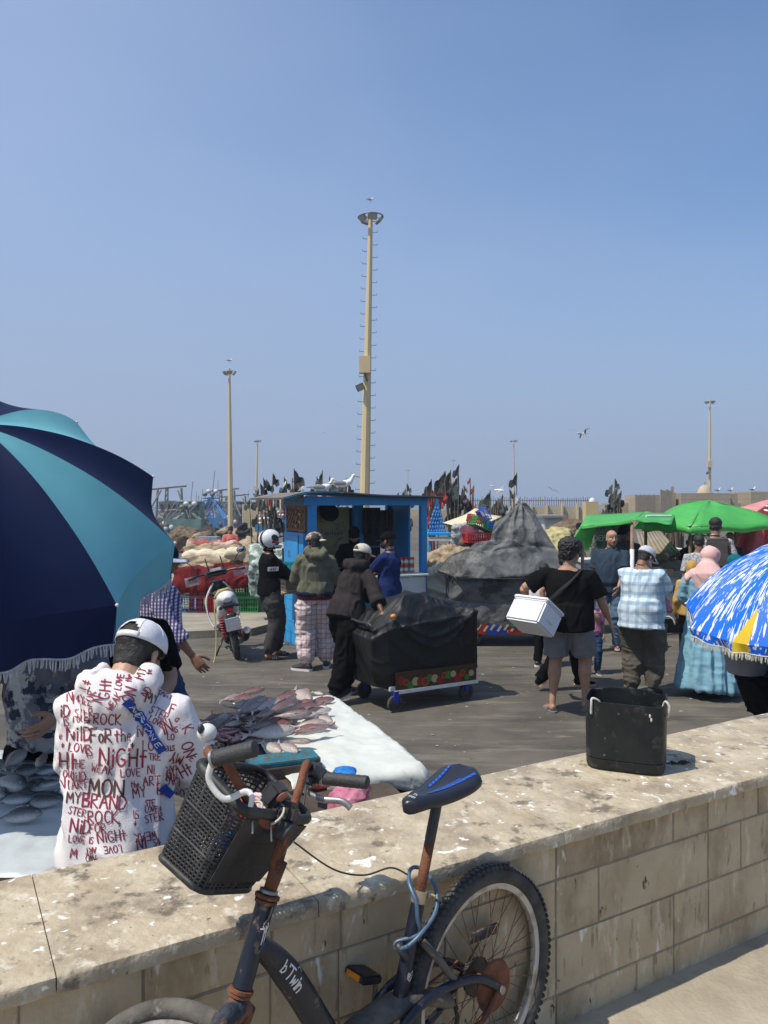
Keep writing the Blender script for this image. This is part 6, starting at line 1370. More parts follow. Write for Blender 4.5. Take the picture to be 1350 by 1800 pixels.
# blue tee
pt = person(gx(684, 10.3), 10.35, 62, 1.76, 'bearded man in a royal blue tee and black cap at the kiosk counter', sk='brown', b=1.05, topmat=m_tblue, hem=-.12, botmat=m_black, cap=dict(crown=m_black, brim=m_black, logo=(30, 40, 'y')), beard=m_hair, head=(-2, 0), hands={'L': (-.10, .40, 1.02), 'R': (.02, .42, 1.02)}, poles={'L': (-.5, -1, -.6), 'R': (.5, -1, -.6)}, seed=16)
# black tee man with foam box
m_foam = mat('white_polystyrene', (.78, .79, .80), (.70, .71, .72), sc=60, rough=.8, bump=.15, bs=200)
pk = person(gx(1002, 7.75), 7.8, -22, 1.75, 'heavy-set man in black tee and grey shorts carrying a white foam box', sk='tan', b=1.22, belly=.09, topmat=m_tee, hem=-.12, loose=.03, bottom='shorts', botmat=m_gshort, bloose=.035, hair='curly', glasses=True, jaw=1.15, head=(24, 6), shoes='sandal', shoem=mat('grey_flip_flop', (.16, .17, .19), rough=.7),
 hands={'L': (-.46, .16, 1.06), 'R': (.40, .20, .86)}, poles={'L': (-1, -.4, -.3), 'R': (.7, -.8, -.2)}, feet={'L': (-.15, -.10, 0, 28), 'R': (.15, .08, 0, 8)}, palm={'L': (.6, .2, .6)}, seed=18, fold=.006)
J = JC[pk['label']]; U_ = J['u']
q = MB(); bs_ = bez([U_(-.235, .0, .02), U_(-.21, -.185, .12), U_(-.08, -.205, .26), U_(.06, -.175, .40), U_(.13, -.06, .49)], 8); q.tube(bs_, [(.022, .006)] * len(bs_), 8, xdir=(1, 0, .6)); q.build('shoulder_strap', m_bag, pk, smooth=True)
fb = thing('foam_box', P(938, 1112, 7.62), 'white polystyrene foam box held under the arm of the man in black', 'foam box', rz=R(38)); RB = Matrix.Rotation(R(36), 3, 'Y')
fbx = fb; q = MB(); q.box((0, 0, .15), (.31, .42, .24), RB, bev=.018); q.build('box', m_foam, fb, smooth=True, auto=True)
q = MB(); q.box(V(0, 0, .15) + RB @ V(0, 0, .140), (.325, .435, .04), RB, bev=.014); q.build('lid', m_foam, fb, smooth=True, auto=True)
q = MB(); q.box(V(0, 0, .15) + RB @ V(.0, -.214, -.02), (.10, .012, .02), RB, bev=.004); q.build('handle_lip', m_foam, fb)
# walker half hidden behind him
pw = person(gx(1000, 8.6), 8.75, -84, 1.60, 'walker in black trousers and sneakers hidden behind the man with the foam box', sk='tan', topmat=m_pinksh, botmat=m_black, hair='short', shoem=[m_black, mat('orange_sole', (.75, .45, .30), rough=.6)], feet={'L': (-.09, .22, 0), 'R': (.09, -.36, .07, 0, -35)}, hands={'L': (-.25, -.2, .95), 'R': (.22, .25, .95)}, seed=20)
pch = person(gx(1045, 9.4), 9.5, 178, .98, 'child in a pink top half hidden behind the heavy-set man', sk='tan', topmat=m_pinksh, botmat=m_jean, hair='short', seed=21)
# bald man
pbm = person(gx(1076, 11), 11.05, 155, 1.76, 'bald man in a slate blue polo and washed jeans walking towards us', sk='tan', b=1.12, belly=.05, topmat=m_slate, hem=-.12, botmat=m_jean2, hair='bald', head=(-28, 0), shoes='sandal', jaw=1.1, hands={'R': (.30, .08, .85), 'L': (-.14, .28, .93)}, poles={'L': (-1, -.5, 0)}, feet={'R': (.18, .18, 0), 'L': (-.08, -.05, 0)}, seed=22)
pst = person(gx(1103, 12.3), 12.4, 170, 1.80, 'man in a black cap and dark striped shirt behind the rusty stall post', sk='dark', topmat=m_stripe, botmat=m_jean, cap=dict(crown=m_black, brim=m_black), head=(40, 5), seed=24)
# plaid man
ppl = person(gx(1130, 8.35), 8.4, -35, 1.69, 'bearded man in a pale blue plaid shirt and grey cap holding a pink bag', sk='brown', b=1.13, belly=.08, lean=4, topmat=m_lplaid, hem=-.17, loose=.045, botmat=m_taupe, shape='baggy', bloose=.03, cap=dict(crown=m_capg, brim=m_capg, len=.085), glasses='dark', beard=m_grey_beard, head=(28, 22), hands={'R': (.10, .42, 1.05), 'L': (-.05, .42, 1.05)}, poles={'R': (1, -.8, -.6)}, feet={'R': (.10, .08, 0), 'L': (-.10, -.02, 0)}, shoem=[m_gcargo, m_blackp], seed=26, fold=.009)
JP = JC[ppl['label']]; bpy.context.view_layer.update(); hw_ = ppl.matrix_world @ JP['W'][1]
bag(hw_ + V(.05, .02, -.04), (.09, .07, .12), m_pinkb, 'pink plastic bag in the hands of the man in the plaid shirt', seed=15)
# woman
pwo = person(gx(1252, 8.3), 8.4, -30, 1.66, 'woman in a pale pink headscarf and long sky blue djellaba', sk='light', b=1.12, robe=dict(mat=m_dj, w=.33, d=.29, hem=.10, sweep=-.03), topmat=m_dj, hair='bald', head=(22, 14), hands={'R': (.22, .32, 1.05), 'L': (-.2, .30, 1.0)}, poles={'R': (1, -.8, -.5), 'L': (-1, -.8, -.5)}, feet={'R': (.14, .16, 0, -25), 'L': (-.10, -.02, 0)}, shoem=[mat('dark_leather', (.06, .04, .03), rough=.6), m_blackp], seed=28)
J = JC[pwo['label']]; HM = J['HM']; u_ = J['u']; hi = HM.inverted()
q = MB(); q.ell((0, -.012, .035), (.100, .122, .110), n=24, m=16); q.ell((0, -.02, -.055), (.090, .105, .085), n=20, m=14)
sc = [hi @ u_(0, -.02, .54), hi @ u_(0, -.05, .44), hi @ u_(0, -.09, .27)]
q.tube([V(0, -.02, -.09)] + sc, [(.095, .10), (.13, .12), (.205, .145), (.15, .085)], 20, xdir=(1, 0, 0)); q.tube([V(0, .03, -.09), hi @ u_(0, .05, .48), hi @ u_(0, .10, .36)], [(.08, .07), (.13, .07), (.10, .05)], 16, xdir=(1, 0, 0))
q.tube([hi @ u_(-.12, -.06, .50), hi @ u_(-.22, -.03, .42), hi @ u_(-.26, .02, .30)], [(.06, .04), (.07, .035), (.05, .02)], 12)
o = remesh(q, .009, 2, lambda co: .0075 * (ridge(np.c_[co[:, 0] * 9 + co[:, 2] * 7, co[:, 1] * 9, co[:, 2] * 3.2 + co[:, 0] * 5], 2) - .3)); v = np.array(o.v)
o.f = [f for f in o.f if not (v[list(f)].mean(axis=0)[1] > .062 and abs(v[list(f)].mean(axis=0)[0]) < .056 and -.085 < v[list(f)].mean(axis=0)[2] < .07)]; o.m = [0] * len(o.f)
o.v = [tuple(HM @ Vector(p)) for p in o.v]; o.build('headscarf', m_hij, pwo, smooth=True)
# people further back
pbp = person(gx(1262, 11.6), 11.7, -12, 1.93, 'tall dark-haired man with a grey backpack and patterned shirt under the green parasol', sk='brown', topmat=m_gpat, botmat=m_jean, hair='short', head=(20, 5), seed=30)
J = JC[pbp['label']]; u_ = J['u']; q = MB(); q.box(u_(0, -.21, .28), (.30, .17, .42), J['U'], bev=.05); q.box(u_(0, -.31, .20), (.22, .06, .20), J['U'], bev=.025); q.build('backpack', m_backp, pbp, smooth=True, auto=True)
for s_ in (1, -1): q = MB(); q.tube(bez([u_(s_ * .10, -.15, .46), u_(s_ * .12, -.04, .505), u_(s_ * .12, .12, .42), u_(s_ * .13, .12, .15), u_(s_ * .15, -.12, .10)], 5), [(.028, .008)] * 21, 8, xdir=J['U'] @ V(1, 0, 0)); q.build('backpack_strap', m_backp, pbp, smooth=True)
person(gx(1234, 10.9), 11.0, -5, 1.70, 'dark-haired man just behind the woman in the pink headscarf', sk='brown', topmat=m_gpat, botmat=m_jean, hair='buzz', seed=31, far=True)
person(gx(1283, 14), 14, 150, 1.62, 'short-haired person far behind the tall man with the backpack', sk='brown', topmat=m_stripe, botmat=m_jean, hair='buzz', seed=32, far=True)
person(gx(1345, 9.6), 9.6, 60, 1.50, 'boy with short dark hair in a rose tee at the right frame edge', sk='brown', topmat=cloth('rose_tee', (.48, .16, .2)), botmat=m_jean, hair='buzz', head=(10, 10), seed=33, far=True)
person(gx(1366, 8.6), 8.6, 80, 1.58, 'person in a bright red cap cut by the right frame edge', sk='brown', topmat=cloth('rose_shirt', (.40, .10, .14)), botmat=m_jean, cap=dict(crown=cloth('red_cap_cloth', (.65, .02, .04)), brim=cloth('red_cap_cloth', (.65, .02, .04))), seed=34, far=True)
m_tealc = cloth('teal_scarf', (.01, .14, .16)); m_must = cloth('mustard_cloth', (.55, .33, .10))
def scarf(p_, m, far=True):
 J = JC[p_['label']]; HM = J['HM']; q = MB(); q.ell((0, -.012, .035), (.100, .122, .110)); q.ell((0, -.02, -.06), (.095, .11, .09)); hi = HM.inverted(); q.tube([V(0, -.02, -.09), hi @ J['u'](0, -.02, .50), hi @ J['u'](0, -.03, .38)], [(.095, .10), (.16, .13), (.19, .14)], 16, xdir=(1, 0, 0))
 o = remesh(q, .014, 2); v = np.array(o.v); o.f = [f for f in o.f if not (v[list(f)].mean(axis=0)[1] > .062 and abs(v[list(f)].mean(axis=0)[0]) < .056 and -.085 < v[list(f)].mean(axis=0)[2] < .07)]; o.m = [0] * len(o.f); o.v = [tuple(HM @ Vector(p)) for p in o.v]; o.build('headscarf', m, p_, smooth=True)
p1 = person(gx(1300, 9.0), 9.1, 20, 1.52, 'person in a dark teal headscarf behind the blue parasol', sk='brown', topmat=m_tealc, botmat=m_black, hair='bald', seed=35, far=True); scarf(p1, m_tealc)
p2 = person(gx(1222, 9.6), 9.7, -20, 1.40, 'person in a mustard headscarf left of the woman in pink', sk='brown', topmat=m_must, sleeve='long', botmat=m_black, hair='bald', seed=36, far=True); scarf(p2, m_must)
person(gx(405, 21), 21, 15, 1.55, 'person in a salmon pink shirt far behind the red market pile', sk='dark', topmat=m_salmon, sleeve='long', botmat=m_gcargo, hair='buzz', head=(10, 20), seed=37, far=True, z=-.0)
person(gx(1012, 19), 19, -60, 1.68, 'man in a dark shirt and cap far behind the green sheet', sk='tan', topmat=m_stripe, botmat=m_gcargo, cap=dict(crown=m_navyc, brim=m_navyc), seed=38, far=True, lean=10)
person(gx(965, 9.6), 9.9, -30, 1.36, 'person wrapped in a white shawl partly hidden by the man in black', sk='brown', topmat=cloth('white_shawl', (.7, .7, .7)), sleeve='long', botmat=m_black, hair='short', seed=39, far=True)
person(gx(1228, 17), 17, 140, 1.72, 'person in black seen between the far stall posts', sk='brown', topmat=m_black, sleeve='long', botmat=m_black, cap=dict(crown=m_capg, brim=m_capg), seed=40, far=True)
# ================================================================ blue kiosk
m_blue = mat('kiosk_blue_paint', (0.018, 0.26, 0.58), (0.015, 0.21, 0.50), sc=4, rough=.5, bump=.12, bs=30, c3=(.03, .24, .50), s3=6, t3=(.55, .70)); layer(m_blue, (.06, .08, .09), 22, .68, .72, fac=.6)
m_bluel = mat('kiosk_bright_blue', (0.02, 0.33, 0.70), (0.02, 0.28, 0.62), sc=5, rough=.5, bump=.1)
m_latw = mat('brown_lattice_wood', (.16, .07, .03), (.22, .10, .045), sc=9, rough=.8); m_poster = mat('aged_map_poster', (.40, .36, .17), (.33, .30, .14), sc=5, rough=.7); m_ink = mat('poster_ink', (.035, .04, .02), rough=.8)
m_bink = mat('blue_ink', (.03, .09, .30), rough=.7); m_cream = mat('cream_panel', (.60, .62, .58), (.52, .54, .50), sc=6, rough=.6); m_roof = mat('weathered_roof_board', (.22, .19, .16), (.10, .09, .08), sc=6, rough=.85, bump=.3)
m_jarr = mat('red_jar_lid', (.55, .03, .02), rough=.35); m_jarc = mat('jar_contents', (.30, .12, .045), (.42, .30, .14), sc=55, rough=.3); m_gbask = mat('mint_green_plastic', (.08, .48, .34), rough=.5); m_wcr = mat('off_white_crate', (.62, .58, .48), (.5, .46, .38), sc=12, rough=.6)
m_tealink = mat('teal_ink', (.01, .20, .24), rough=.6); m_pine = mat('bare_pine', (.40, .28, .13), (.32, .22, .10), sc=8, rough=.8)
KM = Matrix((V(.9, .436, 0), V(-.436, .9, 0), V(0, 0, 1))).transposed().to_4x4(); KM.translation = V(-1.08, 10.95, 0)
ki = thing('kiosk', (0, 0, 0), 'blue wooden snack kiosk with lattice panels, a flat roof and a seagull on top', 'kiosk'); ki.matrix_world = KM
def kb(name, c, sz, m, bev=0.0, parent=None, rot=None):
 q = MB(); q.box(c, sz, rot, bev=bev); return q.build(name, m, parent or ki)
UW = 1.94; DV = 1.25
for u_, v_, w_ in ((.075, .05, .115), (UW - .05, .05, .10), (.04, .98, .09), (UW - .05, DV, .09), (1.28, DV - .1, .17)): kb('post', (u_, v_, 1.07), (w_, .09, 2.14), m_blue, .004)
kb('fascia', (UW / 2 - .02, .02, 2.145), (UW + .06, .035, .13), m_blue, .004); kb('side_fascia', (.0, .52, 2.135), (.035, 1.0, .12), mat('grey_blue_board', (.06, .13, .20), (.09, .17, .25), sc=8, rough=.7), .003); kb('side_fascia', (UW, .62, 2.14), (.035, 1.2, .12), m_blue, .003)
q = MB()
def roof(u, v):
 U_ = -.42 + 2.55 * u; z = 2.225 + .045 * math.exp(-((U_ - .3) / .6) ** 2) - (max(0, -.05 - U_)) ** 1.3 * .22 - .02 * max(0, U_ - 1.0) + .006 * math.sin(9 * u + 3 * v); return V(U_, -.14 + 1.65 * v, z)
q.grid(roof, 30, 8); q.build('roof', m_roof, ki, solid=.028)
for i in range(2):
 q = MB(); q.tube([roof(k / 20, 0) + V(0, -.018, -.012 - .0 * i) for k in range(21 if i == 0 else 8)], [(.006, .018)] * (21 if i == 0 else 8), 6); q.build('roof_edge_strip', m_bluel if i else mat('dark_roof_edge', (.03, .05, .06), rough=.7), ki);
# lattice panels
def lattice(frame, c0, au, av, w, h, nm='lattice_panel'):
 fr_ = MB(); au = Vector(au); av = Vector(av); nn_ = au.cross(av); c0 = Vector(c0)
 Rr = Matrix((au, nn_, av)).transposed()
 for a, b_, sw_, sh_ in ((w / 2, .018, w, .035), (w / 2, h - .018, w, .035), (.018, h / 2, .035, h), (w - .018, h / 2, .035, h)): fr_.box(c0 + au * a + av * b_, (sw_, .03, sh_), Rr)
 fo = fr_.build('lattice_frame', m_latw, ki); st = .118
 for sgn in (1, -1):
  k = -h
  while k < w + h:
   a0 = max(0, k if sgn > 0 else k - h); pts = []
   for b_ in np.linspace(0, h, 15):
    a = k + b_ if sgn > 0 else k - b_
    if 0 <= a <= w: pts.append((a, b_))
   if len(pts) > 1:
    p0 = c0 + au * pts[0][0] + av * pts[0][1]; p1 = c0 + au * pts[-1][0] + av * pts[-1][1]; off = nn_ * (.006 * sgn)
    q = MB(); q.tube([p0 + off, p1 + off], [(.021, .004)] * 2, 4, xdir=(p1 - p0).cross(nn_)); q.build('lattice_slat', m_latw, fo)
   k += st
lattice(None, (0.0, .10, 1.70), (0, 1, 0), (0, 0, 1), .84, .375); lattice(None, (.16, DV, 1.45), (1, 0, 0), (0, 0, 1), .26, .62)
kb('cabinet', (-.02, .52, 1.38), (.05, .88, .60), m_blue, .004); d_ = kb('cabinet_door', (-.052, .56, 1.39), (.014, .56, .50), m_blue, .003)
st_, W_ = text_strokes('C', .05); vv, ff = ribbon([[(a, b_) for a, b_ in s_] for s_ in st_] + [[(.022 + .05 * math.cos(a), .025 + .05 * math.sin(a)) for a in [2 * math.pi * i / 16 for i in range(17)]]], .008, .03)
q = MB(); q.add([V(-.061, .68 - x_, 1.33 + y_) for x_, y_ in vv], ff); q.build('round_emblem', m_hblk if 'm_hblk' in globals() else m_blackp, d_)
kb('side_wall', (.0, .50, .51), (.05, .92, 1.02), m_bluel, .004); kb('corner_board', (.0, .96, .51), (.06, .05, 1.02), m_blue, .003)
for i in range(6): kb('base_board', (-.028, .50, .085 + i * .165), (.012, .84, .158), m_bluel, .003)
sh_ = kb('serving_shelf', (-.22, .28, 1.075), (.42, .62, .035), m_bluel, .004); kb('shelf_bracket', (-.16, .10, .97), (.28, .03, .16), m_pine, .004); kb('shelf_bracket', (-.16, .44, .97), (.28, .03, .16), m_pine, .004); kb('under_shelf', (-.18, .27, .84), (.34, .50, .02), m_pine, .003)
kb('floor', (UW / 2, .62, .03), (UW - .1, 1.2, .06), m_wood); kb('back_wall', (1.10, DV + .04, 1.02), (1.30, .03, 2.04), m_wood); kb('back_wall', (.24, DV + .04, .70), (.40, .03, 1.40), m_wood); kb('right_wall', (UW - .02, .88, 1.05), (.03, .66, 2.10), m_blue); kb('inner_shelf', (1.62, DV - .12, 1.40), (.5, .2, .02), m_blue); kb('lower_shelf', (1.62, DV - .12, 1.72), (.5, .2, .02), m_wood)
po_ = kb('poster', (.74, DV - .005, 1.62), (.86, .012, .86), m_poster)
def flat_text(txt, h, w, c, parent, m, up=(0, 0, 1), right=(1, 0, 0), wr=.8, name='lettering'):
 o_ = letter_mb(txt, h, w, frame_m(c, right, up), wr=wr); return o_.build(name, m, parent)
flat_text('Chez Capitaine', .075, .010, (.74, DV - .016, 1.60), po_, m_bink)
rr_ = random.Random(3); ln = []
for k in range(14):
 x_, y_ = rr_.uniform(-.38, .30), rr_.uniform(-.38, .38); pts = [(x_, y_)]
 for j in range(7): x_ += rr_.uniform(-.03, .05); y_ += rr_.uniform(-.05, .05); pts.append((max(-.4, min(.4, x_)), max(-.41, min(.41, y_))))
 ln.append(pts)
ln += [[(.26, .10), (.30, .16), (.34, .10), (.36, .04), (.24, .04), (.26, .10)], [(.29, .16), (.31, .20), (.33, .16)]]
vv, ff = ribbon(ln, .006, .05); q = MB(); q.add([V(.74 + x_, DV - .0135, 1.62 + y_) for x_, y_ in vv], ff); q.build('poster_drawing', m_ink, po_)
q = MB(); hatc = V(.74, DV - .22, 2.0); q.lathe([(.0, .03), (.07, .03), (.09, -.02), (.165, -.03), (.17, -.045), (.08, -.04), (.0, -.03)], 28, c=hatc, M=Matrix.Rotation(R(62), 3, 'X')); ht_ = q.build('hanging_hat', m_black, ki, smooth=True)
# counter
kb('counter_top', (1.20, .02, 1.035), (1.30, .50, .03), m_cream, .006); cp_ = kb('counter_front', (1.18, -.19, .52), (1.20, .03, .98), m_cream, .004); kb('counter_end', (.60, .02, .52), (.03, .40, .98), m_bluel, .003); kb('counter_end', (1.80, .02, .52), (.03, .40, .98), m_cream, .003)
flat_text('RA', .13, .028, (.74, -.207, .78), cp_, m_tealink, wr=.75)
q = MB(); q.lathe([(.0, .0), (.15, .0)], 28, c=V(.78, -.2075, .55), M=Matrix.Rotation(R(90), 3, 'X')); lo_ = q.build('round_logo', m_tealink, cp_)
vv, ff = ribbon([[(-.05, -.08), (-.06, .02), (-.02, .08), (.04, .06), (.05, 0), (.03, -.06)], [(-.03, .02), (-.01, .03)], [(.02, .02), (.035, .03)], [(-.02, -.03), (.02, -.035)]], .014, .05); q = MB(); q.add([V(.76 + x_, -.2095, .55 + y_) for x_, y_ in vv], ff); q.build('logo_face', m_wplast, lo_)
def make_jar():
 t = thing('jar', (0, 0, 0), 'x', 'jar'); q = MB(); q.tube([(0, 0, 0), (0, 0, .01), (0, 0, .085), (0, 0, .095)], [.036, .040, .040, .034], 14); q.build('glass_body', m_jarc, t, smooth=True, auto=True); q = MB(); q.cyl((0, 0, .093), (0, 0, .115), .041, n=14); q.build('lid', m_jarr, t); q = MB(); q.tube([(0, 0, .03), (0, 0, .07)], .0408, 14, cap=False); q.build('paper_label', m_cream, t); return t
j0 = make_jar(); first = True
for lv in range(2):
 for i in range(5):
  p_ = KM @ V(1.34 + i * .095, .10 + .015 * (i % 2), 1.052 + lv * .118); lb = '%s red-lidded jar from the left in the %s row on the kiosk counter' % (('first', 'second', 'third', 'fourth', 'fifth')[i], ('lower', 'upper')[lv])
  o = j0 if first else dup(j0); first = False; o.location = p_; setp(o, lb, 'jar', 'red-lidded jars on the kiosk counter')
def crate(Lx, Wy, Hz, m, name='crate', slots=True):
 """plastic crate, every rail and post its own bar; origin at the base centre"""
 q = MB(); t_ = .012
 q.box((0, 0, .008), (Lx - .02, Wy - .02, .012))
 for z_ in (.012, Hz * .34, Hz * .67, Hz - .014):
  hh_ = .024 if z_ in (.012, Hz - .014) else .012
  for s_ in (1, -1): q.box((0, s_ * (Wy / 2 - t_ / 2), z_), (Lx, t_, hh_)); q.box((s_ * (Lx / 2 - t_ / 2), 0, z_), (t_, Wy - 2 * t_ - .002, hh_))
 n_ = max(4, int(Lx / .045)); m_ = max(3, int(Wy / .045))
 for i in range(n_ + 1):
  for s_ in (1, -1): q.box((-Lx / 2 + .008 + (Lx - .016) * i / n_, s_ * (Wy / 2 - t_ / 2), Hz / 2), (.014, t_ * .8, Hz - .03))
 for i in range(1, m_):
  for s_ in (1, -1): q.box((s_ * (Lx / 2 - t_ / 2), -Wy / 2 + Wy * i / m_, Hz / 2), (t_ * .8, .014, Hz - .03))
 o = q.build(name, m); return o
def put(o, loc_, rot=(0, 0, 0), label=None, cat='crate', group=None): o.location = loc_; o.rotation_euler = tuple(R(a) for a in rot); return setp(o, label, cat, group)
put(crate(.36, .30, .17, m_gbask, 'green_basket'), KM @ V(-.24, .22, 1.094), (0, 0, 25), 'mint green slotted plastic basket on the kiosk side shelf', 'basket')
put(crate(.26, .26, .20, m_wcr, 'white_crate'), KM @ V(-.16, .24, .852), (0, 0, 25), 'off-white slatted crate under the kiosk side shelf')
bt = thing('water_bottle', G(565, 1150, 0), 'pale blue water bottle standing on the ground at the kiosk foot', 'bottle')
q = MB(); q.tube([(0, 0, 0), (0, 0, .02), (0, 0, .24), (0, 0, .28), (0, 0, .31)], [.07, .075, .075, .03, .025], 16); q.build('bottle_body', mat('pale_blue_pet', (.20, .50, .62), rough=.15), bt, smooth=True); q = MB(); q.cyl((0, 0, .31), (0, 0, .33), .028); q.build('cap', m_wplast, bt)
q = MB(); q.cyl((0, 0, .10), (0, 0, .20), .0765, n=16); q.build('paper_label', m_wplast, bt)
rh_ = random.Random(9)
m_hng = [cloth('hanging_cloth_a', (.05, .06, .05)), cloth('hanging_cloth_b', (.12, .03, .03)), cloth('hanging_cloth_c', (.10, .10, .09)), cloth('hanging_cloth_d', (.03, .08, .09))]
for i in range(11):
 q = MB(); u0 = 1.34 + i * .05; L_ = rh_.uniform(.25, .55); q.grid(lambda a, b_: V(u0 + .07 * (a - .5), DV - .25 + .02 * math.sin(a * 9 + i) + .05 * (i % 3), 2.0 - L_ * b_), 5, 5); q.build('hanging_item', m_hng[i % 4], ki, solid=.01)
# ---- gulls
m_gw = mat('gull_white', (.78, .78, .76), rough=.8); m_gg = mat('gull_grey', (.30, .31, .33), (.24, .25, .27), sc=30, rough=.8); m_gb = mat('gull_beak', (.75, .50, .08), rough=.5)
def gull_stand():
 t = thing('seagull', (0, 0, 0), 'x', 'seagull'); q = MB()
 q.tube([V(-.26, 0, .17), V(-.16, 0, .165), V(-.05, 0, .16), (.06, 0, .18), (.13, 0, .22), (.165, 0, .28), (.185, 0, .32)], [(.01, .012), (.045, .04), (.075, .072), (.072, .072), (.05, .055), (.034, .036), (.03, .03)], 14, xdir=(0, 1, 0)); q.ell((.195, 0, .335), (.040, .031, .033))
 remesh(q, .009, 2).build('body', m_gw, t, smooth=True)
 for s_ in (1, -1):
  q = MB(); q.ell((-.075, s_ * .055, .185), (.155, .026, .052), Matrix.Rotation(R(4), 3, 'Y')); q.build('wing', m_gg, t, smooth=True)
  q = MB(); q.tube([(.0, s_ * .03, .11), (.005, s_ * .03, .05), (0, s_ * .03, .005)], .006, 6); q.tube([(0, s_ * .03, .006), (.05, s_ * .03, .004)], [(.006, .004), (.02, .003)], 6, xdir=(0, 1, 0)); q.build('leg', m_gb, t)
  q = MB(); q.ell((.212, s_ * .027, .342), (.005, .003, .005)); q.build('eye', m_blackp, t)
 q = MB(); q.tube([(-.18, 0, .19), (-.33, 0, .175)], [(.03, .012), (.012, .006)], 8, xdir=(0, 1, 0)); q.build('wing_tips', m_blackp, t, smooth=True)
 q = MB(); q.tube([(.228, 0, .333), (.262, 0, .326), (.275, 0, .315)], [.012, .009, .003], 8); q.build('beak', m_gb, t, smooth=True); return t
def gull_fly():
 t = thing('seagull', (0, 0, 0), 'x', 'seagull'); q = MB()
 q.tube([V(-.22, 0, 0), V(-.1, 0, 0), (.05, 0, .01), (.14, 0, .02), (.20, 0, .02), (.25, 0, .01)], [(.05, .008), (.05, .04), (.06, .055), (.04, .04), (.032, .032), (.005, .005)], 12, xdir=(0, 1, 0)); q.build('body', m_gw, t, smooth=True)
 for s_ in (1, -1):
  q = MB(); q.add([V(.08, s_ * .04, .02), V(.14, s_ * .30, .12), V(.02, s_ * .66, .02), V(-.03, s_ * .60, .02), V(.02, s_ * .28, .10), V(-.08, s_ * .04, .02)], [(0, 1, 4, 5), (1, 2, 3, 4)]); q.build('wing', m_gg, t, solid=.012)
 q = MB(); q.tube([(.24, 0, .01), (.28, 0, .0)], [.01, .003], 6); q.build('beak', m_gb, t); return t
g1_ = gull_stand(); g1_.location = V(*(KM @ V(.60, .12, 2.272))); g1_.rotation_euler = (0, 0, R(8)); g1_.scale = (.74,) * 3; setp(g1_, 'white and grey seagull standing on the kiosk roof, facing right', 'seagull')
dup(g1_, loc=KM @ V(.36, .35, 2.215), rz=R(5), label='second seagull crouched behind on the left of the kiosk roof gull', rot=(0, 0, R(12)))
for px, py, Y, lb in ((1262, 864, 66, 'seagull on the stone wall just right of the dome'), (1284, 864, 66, 'seagull on the stone wall at the right end of the middle block'), (1323, 863, 60, 'seagull on the rightmost stone wall'), (651, 352, 37.8, 'seagull perched on top of the tall central light mast'), (404, 636, 81.8, 'seagull perched on the light mast above the boats')):
 o = dup(g1_, loc=P(px, py, Y) - V(0, 0, .1), rot=(0, 0, R(15)), label=lb); o.scale = (1.25,) * 3 if 50 < Y < 70 else (.75,) * 3 if Y < 50 else (1.4,) * 3
g2_ = gull_fly(); g2_.scale = (.75,) * 3; g2_.location = P(878, 862, 26); g2_.rotation_euler = (R(20), R(10), R(-20)); setp(g2_, 'largest flying seagull, gliding above the cream parasol', 'seagull')
for px, py, Y, a, lb in ((866, 854, 48, 30, 'small white seagull flying just above the large gliding one'), (1017, 762, 34, 60, 'seagull flying alone in the open sky right of centre'), (1028, 762, 36, 200, 'second seagull close beside the lone one in the open sky'), (971, 861, 45, 100, 'seagull flying low between the grey tarpaulin and black flags on the right'), (567, 760, 80, 40, 'tiny seagull high left of the central mast'), (427, 868, 55, 75, 'seagull flying over the trawler masts')):
 dup(g2_, loc=P(px, py, Y), rot=(R(25), R(8), R(a)), label=lb)

# ================================================================ covered carts
m_tarpb = mat('black_tarpaulin', (.0035, .0038, .004), (.008, .0085, .009), sc=20, rough=.48, bump=.4, bs=120, spec=.4); m_tarpg = mat('faded_grey_tarpaulin', (.085, .088, .086), (.13, .132, .128), sc=3, rough=.6, bump=.4, bs=70, c3=(.025, .027, .028), s3=2.2, t3=(.5, .6)); layer(m_tarpg, (.24, .24, .23), 5, .60, .72, detail=9, fac=.6)
m_bluec = mat('cart_blue_enamel', (.01, .035, .33), rough=.35); m_pr = mat('cart_print_dark', (.09, .02, .012), (.025, .035, .012), sc=9, rough=.4, contrast=(.48, .52)); m_prr = mat('print_red', (.26, .02, .015), rough=.4); m_pro = mat('print_orange', (.30, .10, .03), rough=.4); m_pry = mat('print_cream', (.42, .36, .18), rough=.4); m_prg = mat('print_green', (.04, .18, .03), rough=.4)
CA = V(.06, 7.72, 0); cu, cv = WD, V(-WD.y, WD.x, 0)
ct = thing('covered_cart', CA, 'handcart under a shiny black tarpaulin, fruit printed skirt, on small wheels', 'cart', rz=WRZ); crz = WRZ
def cb(name, c, sz, m, bev=0.0, parent=None): q = MB(); q.box(c, sz, bev=bev); return q.build(name, m, parent or ct)
cb('cart_body', (.54, .35, .53), (1.04, .64, .52), m_bluec, .01); cb('tray', (.54, .35, .235), (1.08, .70, .05), m_cream, .006); pl_ = cb('print_skirt', (.56, -.012, .30), (1.0, .012, .19), m_pr); cb('skirt_edge', (.56, -.022, .20), (1.04, .012, .035), m_white); cb('end_board', (1.09, .34, .30), (.012, .66, .22), m_white)
rr_ = random.Random(6)
